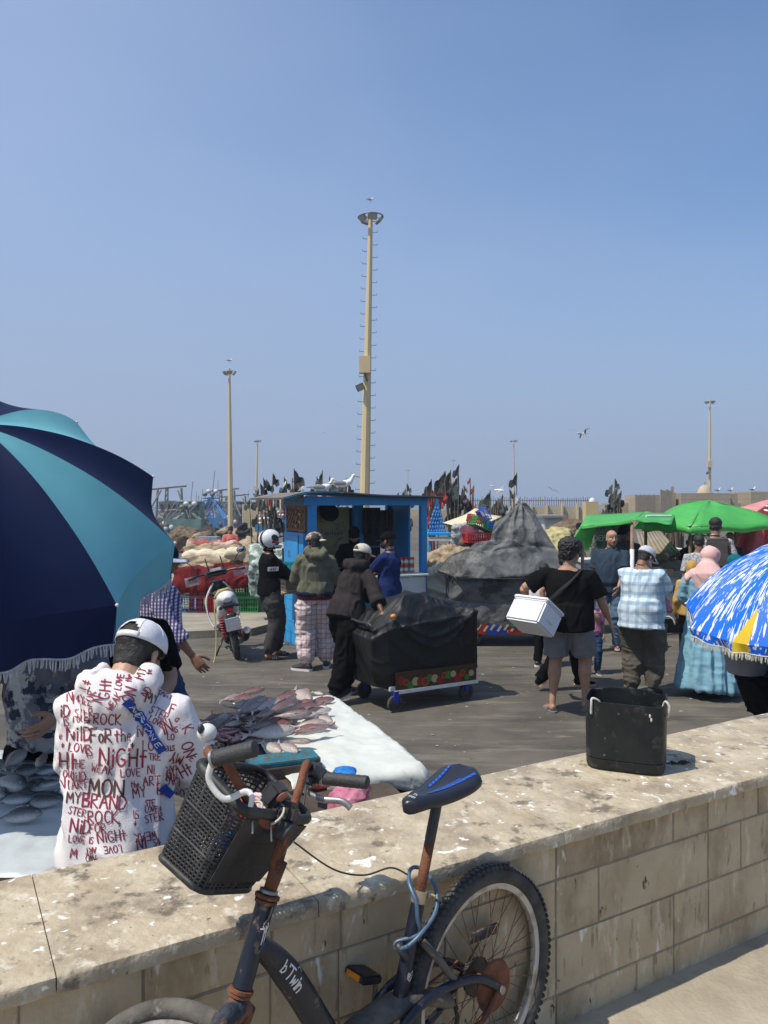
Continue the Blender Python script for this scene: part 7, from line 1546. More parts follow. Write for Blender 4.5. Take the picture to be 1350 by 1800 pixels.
for i in range(16):
 x_, z_, r_ = .12 + i * .058, .275 + rr_.uniform(-.02, .05), rr_.uniform(.028, .05); q = MB(); mm_ = [m_prr, m_pro, m_prg, m_pry][i % 4]; q.lathe([(0, 0), (r_, 0)], 16, c=V(x_, -.0195 - .0004 * i, z_), M=Matrix.Rotation(R(90), 3, 'X')); q.build('printed_fruit', mm_, pl_)
 if i % 2: q = MB(); q.lathe([(0, 0), (r_ * .7, 0)], 14, c=V(x_, -.0198 - .0004 * i, z_), M=Matrix.Rotation(R(90), 3, 'X')); q.build('printed_fruit_core', [m_pry, m_prr][i % 4 == 1], pl_)
for (x_, y_, r_) in ((.06, .0, .085), (.06, .66, .085), (.98, .06, .085), (.98, .64, .085)):
 RX = Matrix.Rotation(R(90), 3, 'X') if x_ > .5 else Matrix.Rotation(R(90), 3, 'X'); q = MB(); q.lathe([(r_ - .03, -.022), (r_, -.018), (r_, .018), (r_ - .03, .022)], 28, M=RX, c=V(x_, y_, r_), closed=True); w_ = q.build('wheel', m_rubber, ct, smooth=True, auto=True)
 q = MB(); q.lathe([(0, -.014), (r_ - .03, -.014), (r_ - .03, .014), (0, .014)], 20, M=RX, c=V(x_, y_, r_)); q.build('wheel_hub', m_blackp, w_, smooth=True, auto=True); q = MB(); q.box((x_, y_, .155), (.05, .062, .12)); q.build('castor_fork', m_bluec, ct)
q = MB(); q.tube(bez([(-.01, .12, .60), (-.14, .12, .86), (-.16, .35, .88), (-.14, .58, .86), (-.01, .58, .60)], 6), .014, 8); q.build('push_handle', m_dark, ct, smooth=True)
q = MB(); q.ell((.05, .02, .965), (.032, .03, .025)); q.build('amber_lamp', m_orange, ct, smooth=True)
# black
q = MB()
q.hull([(0, 0, .20), (1.10, 0, .33), (0, .68, .20), (1.10, .68, .33), (-.02, 0, .84), (1.10, 0, .95), (0, .68, .86), (1.10, .68, .97), (-.17, .08, .74), (-.17, .6, .76), (-.14, .1, .24), (-.14, .56, .24)])
q.hull([(-.14, .1, .82), (-.14, .58, .84), (.12, .06, .96), (.30, .22, 1.15), (.42, .40, 1.19), (.60, .28, 1.17), (.84, .34, 1.08), (1.10, .66, .96), (1.10, .02, .94), (0, .02, .8), (0, .66, .82), (.5, .02, .9), (.5, .66, .95)])
def bf_(co):
 d = crumple(co, 3, .016, .006, .002, 2.2) * (1 + 1.4 * np.clip((co[:, 2] - .8) / .25, 0, 1))
 fr_ = np.clip(1 - (co[:, 1] + .02) / .12, 0, 1)
 for a, b, k, am in ((.72, .34, .55, .020), (.60, .52, .50, .024), (.86, .30, .40, .014), (.42, .40, .62, .010)):
  c = a + b * (np.abs(co[:, 0] - .55) / .55) ** 1.7 * .8 - .0; t = (co[:, 2] - c); d = d + fr_ * am * np.where(t > 0, np.exp(-(t / .05) ** 2), np.exp(-(t / .018) ** 2)) * (co[:, 0] < 1.05)
 return d
o = remesh(q, .013, 2, bf_)
o = o.build('tarpaulin', m_tarpb, smooth=True); o.location = CA; o.rotation_euler = (0, 0, crz); setp(o, 'shiny black tarpaulin draped over the nearer handcart', 'tarpaulin')
# the larger cart under grey tarpaulin
gcx, gcy = gx(888, 11.7), 11.75
gt = thing('covered_cart', (gcx, gcy, 0), 'large market cart wrapped in a faded grey tarpaulin with a tall peak', 'cart')
for nm, c, sz, m in (('cart_body', (0, 0, .62), (1.55, .85, .60), m_wood), ('cart_bed', (0, 0, .27), (1.7, .9, .05), m_wood)): q = MB(); q.box(c, sz, bev=.01); q.build(nm, m, gt)
for i in range(3): q = MB(); q.box((-.48 + .30 * i, -.462, .27), (.28, .012, .16)); q.build('print_panel', [m_prr, m_bluec, m_prr][i], gt)
for i in range(8): q = MB(); q.box((-.55 + .10 * i, -.4705, .27 + .02 * (i % 2)), (.03, .006, .10), Matrix.Rotation(R(35), 3, 'Y')); q.build('print_stripe', m_pry, gt)
for x_, y_ in ((-.55, -.38), (.6, -.38), (-.55, .38), (.6, .38)):
 q = MB(); q.lathe([(.10, -.03), (.15, -.025), (.15, .025), (.10, .03)], 24, M=Matrix.Rotation(R(90), 3, 'X'), c=V(x_, y_, .15), closed=True); w_ = q.build('wheel', m_rubber, gt, smooth=True, auto=True); q = MB(); q.lathe([(0, -.02), (.10, -.02), (.10, .02), (0, .02)], 16, M=Matrix.Rotation(R(90), 3, 'X'), c=V(x_, y_, .15)); q.build('wheel_hub', m_galv, w_)
q = MB()
q.hull([(-.84, -.46, .36), (.84, -.46, .32), (-.84, .46, .36), (.84, .46, .32), (-.88, -.5, 1.02), (.84, -.5, 1.02), (-.88, .5, 1.02), (.84, .5, 1.02), (-.45, -.48, .26)])
q.hull([(-1.04, -.30, 1.10), (-1.0, .25, 1.12), (-.80, -.60, 1.00), (.86, -.58, 1.02), (-.8, .55, 1.0), (.86, .55, 1.02), (-.90, -.25, 1.28), (-.42, -.30, 1.50), (-.40, .3, 1.50), (0, -.36, 1.58), (.1, .35, 1.58), (.88, -.32, 1.32), (.88, .32, 1.32)])
q.hull([(-.20, -.34, 1.42), (-.20, .34, 1.42), (.84, -.40, 1.25), (.84, .40, 1.25), (-.20, -.22, 1.66), (-.14, .1, 1.80), (.22, -.05, 2.10), (.29, .05, 2.13), (.48, -.05, 1.95), (.50, .1, 1.93), (.74, -.1, 1.50)])
def gf_(co):
 x, y, z = co[:, 0], co[:, 1], co[:, 2]; up_ = np.clip((z - 1.42) / .10, 0, 1); lo_ = np.clip((1.02 - z) / .06, 0, 1); an = np.arctan2(x - .25, -y)
 n1 = np.abs(noise(np.c_[an * 2.6 + z * .8, z * .9, 0 * z + 3])); n2 = np.abs(noise(np.c_[x * 2.2 + z * 2.6, y * 2, z * 1.5 + 8])); n3 = np.abs(noise(np.c_[x * 1.7 - z * 1.6, y * 1.5, z * 1.6 + 21])); n4 = np.abs(noise(np.c_[x * 5 + z * 4, y * 5, z * 3 - x * 3]))
 d = .075 * up_ * (.28 - n1) + (1 - up_) * (1 - lo_) * .055 * (.25 - n2) + lo_ * .060 * (.25 - n3) + .014 * (.3 - n4) + crumple(co, 5, .006, .003, .0015, 4)
 for z0, w, am in ((1.00, .03, -.03), (1.45, .035, -.03), (.66, .02, -.016)):
  d = d + am * np.exp(-((co[:, 2] - z0 - .03 * np.sin(co[:, 0] * 5)) / w) ** 2)
 return d
o = remesh(q, .016, 2, gf_)
o = o.build('tarpaulin', m_tarpg, smooth=True); o.location = (gcx, gcy, 0); rp_ = MB(); rp_.tube([V(.25 + .98 * math.cos(a) * (1 if math.cos(a) < 0 else .62) - .1, .60 * math.sin(a), .995 + .02 * math.sin(3 * a)) for a in [2 * math.pi * i / 40 for i in range(40)]], .007, 5, closed=True); rp_.build('tie_rope', m_dark, gt, smooth=True); setp(o, 'faded grey tarpaulin gathered to a tall peak over the larger cart', 'tarpaulin')
# ================================================================ scooter
m_scw = mat('scooter_white', (.66, .67, .68), rough=.22); m_scb = mat('scooter_black', (.014, .014, .015), rough=.35); m_sred = mat('tail_light_red', (.45, .01, .01), rough=.15); m_spr = mat('red_spring', (.40, .03, .04), rough=.4); m_ystr = mat('yellow_strap', (.42, .36, .12), (.30, .26, .10), sc=20, rough=.85); m_mirr = mat('mirror_glass', (.8, .8, .82), rough=.02, metal=1.0); m_clr = mat('clear_guard', (.5, .5, .52), rough=.1, alpha=.35)
SC = G(417, 1157, 0); fw = V(-.30, .954, 0); lf = V(-.954, -.30, 0); tilt = R(11); upv = V(0, 0, 1) * math.cos(tilt) + lf * math.sin(tilt); lfv = lf * math.cos(tilt) - V(0, 0, 1) * math.sin(tilt)
SM_ = Matrix((fw, lfv, upv)).transposed().to_4x4(); SM_.translation = SC; SM_ = SM_ @ Matrix.Scale(1.08, 4); sc_ = thing('scooter', (0, 0, 0), 'white and black motor scooter parked on its side stand, seen from behind', 'scooter'); sc_.matrix_world = SM_
def sb(name, mb, m, parent=None, **kw): kw.setdefault('smooth', True); return mb.build(name, m, parent or sc_, **kw)
RXs = Matrix.Rotation(R(90), 3, 'X')
for x_, r_ in ((0, .27), (1.20, .27)):
 q = MB(); q.lathe([(r_ - .045 + .045 * math.cos(a), .042 * math.sin(a)) for a in [2 * math.pi * i / 12 for i in range(12)]], 40, M=RXs, c=V(x_, 0, r_), closed=True); w_ = sb('wheel', q, m_rubber)
 q = MB(); q.lathe([(r_ - .09, -.025), (r_ - .075, -.028), (r_ - .075, .028), (r_ - .09, .025)], 32, M=RXs, c=V(x_, 0, r_), closed=True)
 for i in range(5): a = 2 * math.pi * i / 5; q.tube([V(x_, 0, r_), V(x_ + .19 * math.cos(a), 0, r_ + .19 * math.sin(a))], .014, 6)
 sb('wheel_rim', q, m_alloy, w_)
q = MB(); q.tube(bez([(-.26, 0, .78), (-.16, 0, .80), (.05, 0, .74), (.30, 0, .70), (.50, 0, .62)], 5), [(.05 + .07 * min(1, i / 6), .035 + .06 * min(1, i / 6)) for i in range(21)], 16, xdir=(0, 1, 0)); sb('tail_body', remesh(q, .012, 2), m_scw)
q = MB(); q.tube([(-.10, .0, .70), (.15, 0, .60), (.40, 0, .50)], [(.10, .07), (.13, .13), (.13, .12)], 14, xdir=(0, 1, 0)); sb('side_cover', remesh(q, .014, 2), m_scw)
q = MB(); q.box((-.235, 0, .71), (.10, .17, .09), Matrix.Rotation(R(25), 3, 'Y'), bev=.03); sb('tail_unit', q, m_scb, auto=True); q = MB(); q.box((-.29, 0, .655), (.03, .09, .045), bev=.012); sb('tail_light', q, m_sred, auto=True)
for s_ in (1, -1): q = MB(); q.box((-.255, s_ * .10, .70), (.05, .045, .04), bev=.012); sb('turn_signal', q, m_scb, auto=True)
q = MB(); q.tube(bez([(-.14, 0, .825), (.05, 0, .84), (.25, 0, .83), (.45, 0, .81)], 5), [(.07 + .05 * min(1, i / 5), .035) for i in range(16)], 14, xdir=(0, 1, 0)); sb('seat', remesh(q, .012, 2), m_scb)
q = MB(); q.tube(bez([(-.30, .0, .62), (-.34, 0, .50), (-.31, 0, .40), (-.24, 0, .34)], 5), [(.055, .012)] * 16, 8, xdir=(0, 1, 0)); sb('rear_mudguard', q, m_scb)
PLr = Matrix.Rotation(R(-14), 3, 'Y'); q = MB(); q.box((-.375, 0, .50), (.008, .175, .17), PLr, bev=.003); pl = sb('number_plate', q, m_white, auto=True)
pf = frame_m(SM_.inverted() @ (SM_ @ V(-.382, 0, .535)), (0, -1, 0), PLr @ V(0, 0, 1))
for txt, h_, y_ in (('24', .038, .005), ('340490', .036, -.058)):
 st_, W_ = text_strokes(txt, h_, gap=.2, wr=.75); vv, ff = ribbon(st_, .0055, .05); q = MB(); q.add([pf @ V(x_ - W_ / 2, y2 + y_, .0016) for x_, y2 in vv], ff); q.build('plate_lettering', m_scb, pl)
for s_ in (1, -1):
 q = MB(); q.cyl((-.02, s_ * .10, .27), (.02, s_ * .10, .40), .012, n=8); hx_ = [V(-.02 + .06 * k / 60, s_ * .10 + .026 * math.cos(k * .75), .34 + .22 * k / 60 + .0 * k) + V(0, 0, .026 * 0) + V(.026 * math.sin(k * .75), 0, 0) for k in range(61)]; q.tube(hx_, .007, 5); sb('shock_spring', q, m_spr)
q = MB(); q.tube(bez([(.45, -.10, .22), (.2, -.14, .20), (-.05, -.155, .26), (-.24, -.16, .36)], 6), [.028] * 8 + [.05] * 11, 12); sb('exhaust', q, m_scb); q = MB(); q.cyl((-.235, -.16, .358), (-.255, -.16, .369), .045); sb('exhaust_tip', q, m_alloy, auto=True)
q = MB(); q.box((.35, 0, .34), (.34, .16, .22), bev=.04); q.box((.15, .07, .26), (.34, .05, .08), bev=.02); sb('engine', q, m_scb, auto=True)
q = MB(); q.box((.62, 0, .32), (.36, .26, .05), bev=.015); sb('footboard', q, m_scb, auto=True)
for s_ in (1, -1):
 q = MB(); q.tube(bez([(.72, s_ * .06, .92), (.80, s_ * .19, .70), (.78, s_ * .20, .45), (.66, s_ * .15, .30)], 6), [(.07, .012)] * 19, 10, xdir=(1, 0, 0)); sb('leg_shield', q, m_scw)
q = MB(); q.tube(bez([(.72, 0, .93), (.78, 0, .70), (.74, 0, .42)], 6), [(.10, .03)] * 13, 12, xdir=(0, 1, 0)); sb('inner_shield', q, m_scb)
HB = V(.70, 0, 1.0); q = MB(); q.tube(bez([HB + V(-.10, -.36, .04), HB + V(-.02, -.20, .05), HB + V(0, 0, .02), HB + V(-.02, .20, .05), HB + V(-.10, .36, .04)], 5), .014, 8); sb('handlebar', q, m_scb)
q = MB(); q.box(HB + V(.0, 0, .05), (.15, .30, .07), Matrix.Rotation(R(-22), 3, 'Y'), bev=.025); ic = sb('instrument_cowl', q, m_scb, auto=True); q = MB(); q.box(HB + V(-.02, 0, .09), (.085, .15, .006), Matrix.Rotation(R(-22), 3, 'Y'), bev=.002); sb('speedometer', q, m_alloy, ic, auto=True)
for s_ in (1, -1):
 q = MB(); q.tube([HB + V(-.11, s_ * .37, .038), HB + V(-.05, s_ * .27, .047)], .02, 10); sb('grip', q, m_grip); q = MB(); q.grid(lambda a, b_: HB + V(-.02 - .05 * a, s_ * (.22 + .20 * a), -.06 + .12 * b_), 5, 4); sb('hand_guard', q, m_clr, solid=.004)
 q = MB(); q.tube(bez([HB + V(-.03, s_ * .24, .06), HB + V(.0, s_ * .30, .20), HB + V(-.02, s_ * .36, .26)], 5), .006, 6); mo = sb('mirror', q, m_scb); q = MB(); q.ell(HB + V(-.035, s_ * .38, .29), (.014, .065, .042), Matrix.Rotation(R(s_ * 10), 3, 'X')); sb('mirror_shell', q, m_scb, mo); q = MB(); q.ell(HB + V(-.048, s_ * .38, .29), (.004, .056, .034), Matrix.Rotation(R(s_ * 10), 3, 'X')); sb('mirror_face', q, m_mirr, mo)
for s_ in (-.12, .08): q = MB(); q.tube([HB + V(.02, s_, .05), HB + V(-.02, s_ + .03, .26)], .008, 6); sb('cable_lever', q, m_scb)
q = MB(); q.tube([(.30, .10, .24), (.22, .24, .045)], .012, 8); q.tube([(.22, .24, .045), (.18, .27, .04)], .012, 6); sb('side_stand', q, m_scb)
q = MB()
for k in range(3): q.tube([V(-.02 + .03 * k, .13, .80), V(-.04 + .03 * k, .06, .885), V(0.0 + .02 * k, -.06, .89), V(.02 * k, -.13, .80)], [(.016, .004)] * 4, 6)
q.tube(bez([(-.05, .14, .80), (-.10, .17, .62), (-.12, .20, .40), (-.16, .26, .15), (-.22, .34, .0)], 5), [(.010, .003)] * 21, 6); sb('yellow_strap', q, m_ystr)
# ================================================================ harbour behind the market
m_water = mat('harbour_water', (.05, .08, .10), (.07, .10, .12), sc=.2, rough=.25, bump=.5, bs=.8)
q = MB(); q.quad((-3000, 54.5, -1.4), (3000, 54.5, -1.4), (3000, 4200, -1.4), (-3000, 4200, -1.4)); setp(q.build('water', m_water), kind='structure')
q = MB(); q.add([V(x, y, z) for z in (-1.4, -.01) for x, y in ((-400, 55), (-9.4, 55), (-15.5, 90), (400, 90))], [(i, i + 1, 5 + i, 4 + i) for i in range(3)]); setp(q.build('quay_edge', m_plat), kind='structure')
m_sand = mat('sandy_render', (.52, .44, .29), (.44, .36, .24), sc=.6, rough=.9, bump=.3, bs=3); layer(m_sand, (.30, .25, .17), .5, .54, .66, detail=8, fac=.6)
m_ston = mat('fort_stone', (.40, .33, .23), (.31, .25, .17), sc=.8, rough=.9, bump=.4, bs=4)
def bricks(m, w, h):
 N = m.node_tree.nodes; L = m.node_tree.links; b = N['Principled BSDF']; t = N.new('ShaderNodeTexCoord'); br = N.new('ShaderNodeTexBrick'); mp = N.new('ShaderNodeMapping'); mp.inputs['Rotation'].default_value = (R(90), 0, 0); L.new(t.outputs['Object'], mp.inputs[0]); L.new(mp.outputs[0], br.inputs[0])
 br.inputs['Scale'].default_value = 1; br.inputs['Brick Width'].default_value = w; br.inputs['Row Height'].default_value = h; br.inputs['Mortar Size'].default_value = .03; br.inputs['Color1'].default_value = (.42, .34, .23, 1); br.inputs['Color2'].default_value = (.33, .27, .18, 1); br.inputs['Mortar'].default_value = (.24, .20, .15, 1)
 x = N.new('ShaderNodeMix'); x.data_type = 'RGBA'; x.inputs['Factor'].default_value = .55; src = b.inputs['Base Color'].links[0].from_socket; L.new(src, x.inputs['A']); L.new(br.outputs['Color'], x.inputs['B']); L.new(x.outputs['Result'], b.inputs['Base Color'])
bricks(m_ston, 1.0, .5)
m_corr = mat('beige_corrugated_board', (.60, .50, .33), (.52, .42, .27), sc=1.5, rough=.8); m_rail = mat('rusty_railing', (.20, .15, .11), rough=.8)
def bx_px(t, name, x0, x1, y0, y1, Y, d, m, parent=None, yb=None):
 """a box seen between the given picture columns and rows, its front at distance Y"""
 a = P(x0, y0, Y); b_ = P(x1, y1, Y); c = V((a.x + b_.x) / 2, Y + d / 2, (a.z + b_.z) / 2) - t.location
 q = MB(); q.box(c, (b_.x - a.x, d, a.z - b_.z)); return q.build(name, m, parent or t)
# the long low harbour wall behind everything
hw_t = thing('harbour_wall', (0, 72, 0), 'long low sandy harbour wall along the horizon behind the market', 'wall')
xs_ = [-12.2, -6, 0, 6.2]
for a, b_ in zip(xs_[:-1], xs_[1:]): q = MB(); q.box(((a + b_) / 2, 0, .80), (b_ - a - .06, .5, 1.6)); q.build('wall_section', m_sand, hw_t)
q = MB(); q.box((22, 0, .72), (31.4, .5, 1.45)); q.build('wall_section', m_sand, hw_t)
# pale wall with railing right of the kiosk
rw = thing('railed_wall', P(915, 886, 58) * V(1, 1, 0) if False else V((915 - 675) / F * 58, 58, 0), 'pale panelled wall topped with rusty iron bars, behind the cream parasol', 'wall')
for i in range(9):
 x0 = 800 + i * 27; bx_px(rw, 'wall_panel', x0, x0 + 25.5, 889 + (i % 3), 932, 58, .3, m_sand); bx_px(rw, 'wall_pillar', x0 - 1.4, x0 + 1.4, 884, 932, 57.8, .5, m_corr)
for i in range(62):
 x_ = 800 + i * 3.95; q = MB(); a = P(x_, 875 + 4 * rr_.random(), 58.1) - rw.location; q.box(V(a.x, a.y, (a.z + 2.0) / 2 + .05), (.045, .04, a.z - 1.9)); q.build('railing_bar', m_rail, rw)
q = MB(); a = P(800, 880, 58.1) - rw.location; b_ = P(1043, 880, 58.1) - rw.location; q.box((a + b_) / 2, (b_.x - a.x, .05, .06)); q.build('railing_rail', m_rail, rw)
# yellowish block with a white cap
yb = thing('gate_pillar', V((1047 - 675) / F * 52, 52, 0), 'yellowish square gate pillar with a small white dome on top', 'pillar')
bx_px(yb, 'block', 1030, 1052, 882, 930, 52, .9, mat('ochre_render', (.58, .45, .20), (.50, .38, .18), sc=1, rough=.9)); q = MB(); a = P(1041, 881, 52.4) - yb.location; q.ell(a, (.22, .22, .24)); q.build('dome', m_white, yb, smooth=True)
# beige corrugated fence on the left
cf = thing('corrugated_fence', V((455 - 675) / F * 30, 30, 0), 'beige corrugated board fence behind the rider with the helmet', 'fence')
for i in range(16):
 x_ = 428 + i * 3.5; a = P(x_, 886 + (i % 2) * .6, 30) - cf.location; q = MB(); q.tube([V(a.x, 0, 0.15), V(a.x, 0, a.z)], [(.042, .03)] * 2, 8, xdir=(1, 0, 0)); q.build('board', m_corr, cf)
bx_px(cf, 'footing', 426, 484, 940, 953, 29.8, .3, m_corr)
# stone fort on the right
ft = thing('stone_fort', V((1235 - 675) / F * 68, 68, 0), 'sandy stone fort wall with a small dome, on the horizon at the right', 'fort')
for x0, x1, y0, d in ((1117, 1160, 870, 3), (1197, 1284, 867, 4), (1320, 1400, 864, 4), (1090, 1420, 884, 6)): bx_px(ft, 'stone_wall', x0, x1, y0, 932, 68 + (2 if y0 == 884 else 0), d, m_ston)
for x0, x1, y0 in ((1284.3, 1297, 868), (1182, 1188, 866)): bx_px(ft, 'tower_side', x0, x1, y0, 932, 68.4, 3, m_ston)
bx_px(ft, 'pinnacle', 1180.5, 1184.5, 855, 884, 67.5, .25, m_ston)
a = P(1238.5, 866, 70) - ft.location; q = MB(); q.lathe([(.0, .72), (.2, .68), (.42, .52), (.55, .30), (.62, .06), (.72, .02), (.72, -.1), (.0, -.1)], 24, c=a); q.build('dome', mat('dome_plaster', (.50, .42, .29), (.40, .33, .23), sc=2, rough=.9), ft, smooth=True, auto=True); q = MB(); q.cyl(a + V(0, 0, .7), a + V(0, 0, .95), .07); q.build('finial', m_ston, ft)
bf = thing('board_fence', V((1172 - 675) / F * 64, 64, 0), 'weathered grey board hoarding leaning on the fort wall', 'fence')
for i in range(9): bx_px(bf, 'board', 1161 + i * 2.4, 1163.1 + i * 2.4, 860 + (i * 37 % 4), 915, 64, .08, mat('grey_boards', (.30, .25, .18), (.24, .20, .15), sc=3, rough=.9))
for i in range(14): bx_px(bf, 'board', 1117 + i * 2.6, 1118.6 + i * 2.6, 869 + (i * 23 % 3), 912, 66, .08, MATS['grey_boards'])
# ---- trawlers
m_hullg = mat('green_hull', (.16, .26, .22), (.11, .18, .15), sc=1.5, rough=.6); m_hullb = mat('light_blue_boat', (.06, .22, .48), (.09, .28, .55), sc=2, rough=.5); m_hulld = mat('dark_weathered_boat', (.09, .085, .08), (.14, .12, .10), sc=1.5, rough=.7); m_mastg = mat('grey_steel_mast', (.14, .15, .15), (.20, .19, .17), sc=3, rough=.6); m_winb = mat('boat_window', (.03, .05, .05), rough=.15); m_bw = mat('boat_white', (.66, .67, .66), (.5, .5, .5), sc=2, rough=.5); m_boatg = mat('dark_green_mast', (.08, .13, .11), (.12, .16, .14), sc=3, rough=.6)
def trawler(px, Y, w, label, hull, house, mastm, mtop, head=True, seed=0, style='tripod'):
 X = (px - 675) / F * Y; t = thing('fishing_boat', (X, Y, -1.4), label, 'fishing boat'); rn = random.Random(seed); hz = 1.9
 q = MB(); L_ = w * 1.9; secs = []
 for i in range(9):
  s_ = i / 8; ww = w / 2 * (1 - (max(0, s_ - .35) / .65) ** 2.2) * .98 + .05; sh_ = hz + .5 * (s_ - .4) ** 2 * 4 + .1
  secs.append([V(-ww, s_ * L_ - .4 * L_, sh_), V(-ww * .95, s_ * L_ - .4 * L_, .7), V(-ww * .5, s_ * L_ - .4 * L_, -.3), V(ww * .5, s_ * L_ - .4 * L_, -.3), V(ww * .95, s_ * L_ - .4 * L_, .7), V(ww, s_ * L_ - .4 * L_, sh_)])
 n_ = 6; vs = [v for s_ in secs for v in s_]; fs = [(i * n_ + j, i * n_ + j + 1, (i + 1) * n_ + j + 1, (i + 1) * n_ + j) for i in range(8) for j in range(n_ - 1)] + [tuple(range(n_)), tuple(8 * n_ + j for j in range(n_))] + [(i * n_, (i + 1) * n_, (i + 1) * n_ + n_ - 1, i * n_ + n_ - 1) for i in range(8)]
 q.add(vs, fs); q.build('hull', hull, t)
 for s_ in (-1, 1): q = MB(); q.tube([V(s_ * abs(sec[0].x), sec[0].y, sec[0].z + .04) for sec in secs], .05, 5); q.build('gunwale', m_bw if seed % 2 else m_mastg, t)
 q = MB(); q.box((0, .15 * L_, hz + .95), (w * .62, L_ * .24, 1.7), bev=.04); wh = q.build('wheelhouse', house, t); q = MB(); q.box((0, .15 * L_, hz + 1.86), (w * .74, L_ * .29, .10)); q.build('wheelhouse_roof', m_bw, t)
 for k in range(4): q = MB(); q.box((-w * .21 + k * w * .14, .15 * L_ - L_ * .12 - .02, hz + 1.35), (w * .10, .03, .42)); q.build('window', m_winb, wh)
 zt = P(px, mtop, Y).z + 1.4; y0 = -.05 * L_
 def lat(a, b_, wd, nm='mast', m=mastm, k=7):
  for sx in (-1, 1): q = MB(); q.cyl(a + V(sx * wd / 2, 0, 0), b_ + V(sx * wd * .25, 0, 0), .065, n=5); q.build(nm, m, t)
  for i in range(k): f0, f1 = i / k, (i + 1) / k; q = MB(); q.cyl(a.lerp(b_, f0) + V(-wd / 2 * (1 - .5 * f0), 0, 0), a.lerp(b_, f1) + V(wd / 2 * (1 - .5 * f1), 0, 0), .055, n=4); q.build('mast_brace', m, t)
 if style == 'tripod':
  lat(V(0, y0, hz), V(0, y0, zt - 1.4), .5);
  for sx in (-1, 1):
   for o_ in (0, .28): q = MB(); q.cyl(V(sx * (w * .46 + o_), y0 - .6, hz), V(sx * .1, y0, zt - 1.5), .10, n=6); q.build('mast_stay', mastm, t)
   q = MB(); q.cyl(V(sx * w * .22, y0, hz + 1.6), V(sx * w * .02, y0, zt - 2.2), .07, n=5); q.build('mast_stay', mastm, t)
  q = MB(); q.cyl(V(-.7, y0, zt - 1.5), V(.7, y0, zt - 1.5), .06, n=6); q.build('crosstree', mastm, t)
  for k in range(4): q = MB(); q.ell(V(-.5 + .33 * k, y0 - .1, zt - 1.15 + .25 * (k % 2)), (.24, .2, .2), n=8, m=6); q.build('deck_light', m_bw if k % 2 else m_mastg, t, smooth=True)
  q = MB(); q.cyl(V(.1, y0, zt - 1.5), V(.35, y0, zt + .9), .03, n=5); q.build('aerial', m_mastg, t)
  q = MB(); q.cyl(V(.6, y0, zt - 1.5), V(.65, y0, zt + .1), .02, n=4); q.build('aerial', m_mastg, t)
 else:
  for sx in (-1, 1):
   q = MB(); q.cyl(V(sx * w * .32, y0, hz), V(sx * w * .28, y0, zt), .11, n=6); q.build('gallows_post', mastm, t); q = MB(); q.cyl(V(sx * w * .5, y0 - 1, hz + .4), V(sx * w * .2, y0, zt - .2), .08, n=5); q.build('mast_stay', mastm, t)
  q = MB(); q.cyl(V(-w * .45, y0, zt - .1), V(w * .40, y0, zt + .2), .10, n=6); q.build('crosstree', mastm, t); q = MB(); q.cyl(V(-w * .3, y0, zt * .6), V(w * .3, y0, zt * .62), .08, n=5); q.build('crosstree', mastm, t)
  q = MB(); q.ell(V(w * .42, y0, zt * .62), (.42, .3, .46), n=12, m=8); q.build('power_block', m_hulld, t, smooth=True)
  lat(V(-w * .1, y0, hz), V(-w * .06, y0, zt), .35)
 for k in range(20):
  a = V(rn.uniform(-w * .5, w * .5), rn.uniform(-.3, .3) * L_, hz + rn.uniform(0, 1.2)); b_ = V(rn.uniform(-.4, .4) * w, y0, rn.uniform(.6, 1) * (zt - hz) + hz - 1); q = MB(); q.cyl(a, b_, .032, n=4); q.build('rigging_line', m_mastg, t)
 for k in range(5): q = MB(); q.ell(V(rn.uniform(-.45, .45) * w, -.40 * L_ + .1, hz + .1 - rn.random() * .5), (.24, .18, .28), n=10, m=6); q.build('fender', m_bw if k % 2 else m_hulld, t, smooth=True)
 return t
trawler(300, 66, 3.6, 'grey trawler with gallows frame at the left edge of the parasol', m_hulld, m_bw, m_mastg, 858, style='gallows', seed=1)
trawler(333, 62, 2.9, 'green wooden trawler with a stayed mast, left of the blue-masted boat', m_hullg, m_hullg, m_boatg, 866, seed=2)
trawler(372, 68, 3.3, 'trawler with a light blue tripod mast and white wheelhouse', m_hullb, m_bw, m_hullb, 846, seed=3)
trawler(394, 76, 3.8, 'dark trawler crowded behind the blue-masted boat', m_hulld, m_hullg, m_mastg, 862, style='gallows', seed=4)
trawler(416, 80, 3.4, 'dark-rigged trawler between the tall light mast and the corrugated fence', m_hulld, m_hulld, m_mastg, 872, style='gallows', seed=5)
trawler(352, 84, 3.4, 'farthest grey trawler seen between the green and blue boats', m_hulld, m_bw, m_mastg, 874, seed=6)
trawler(433, 88, 2.8, 'small dark boat mast just left of the beige fence', m_hulld, m_bw, m_mastg, 876, seed=7)
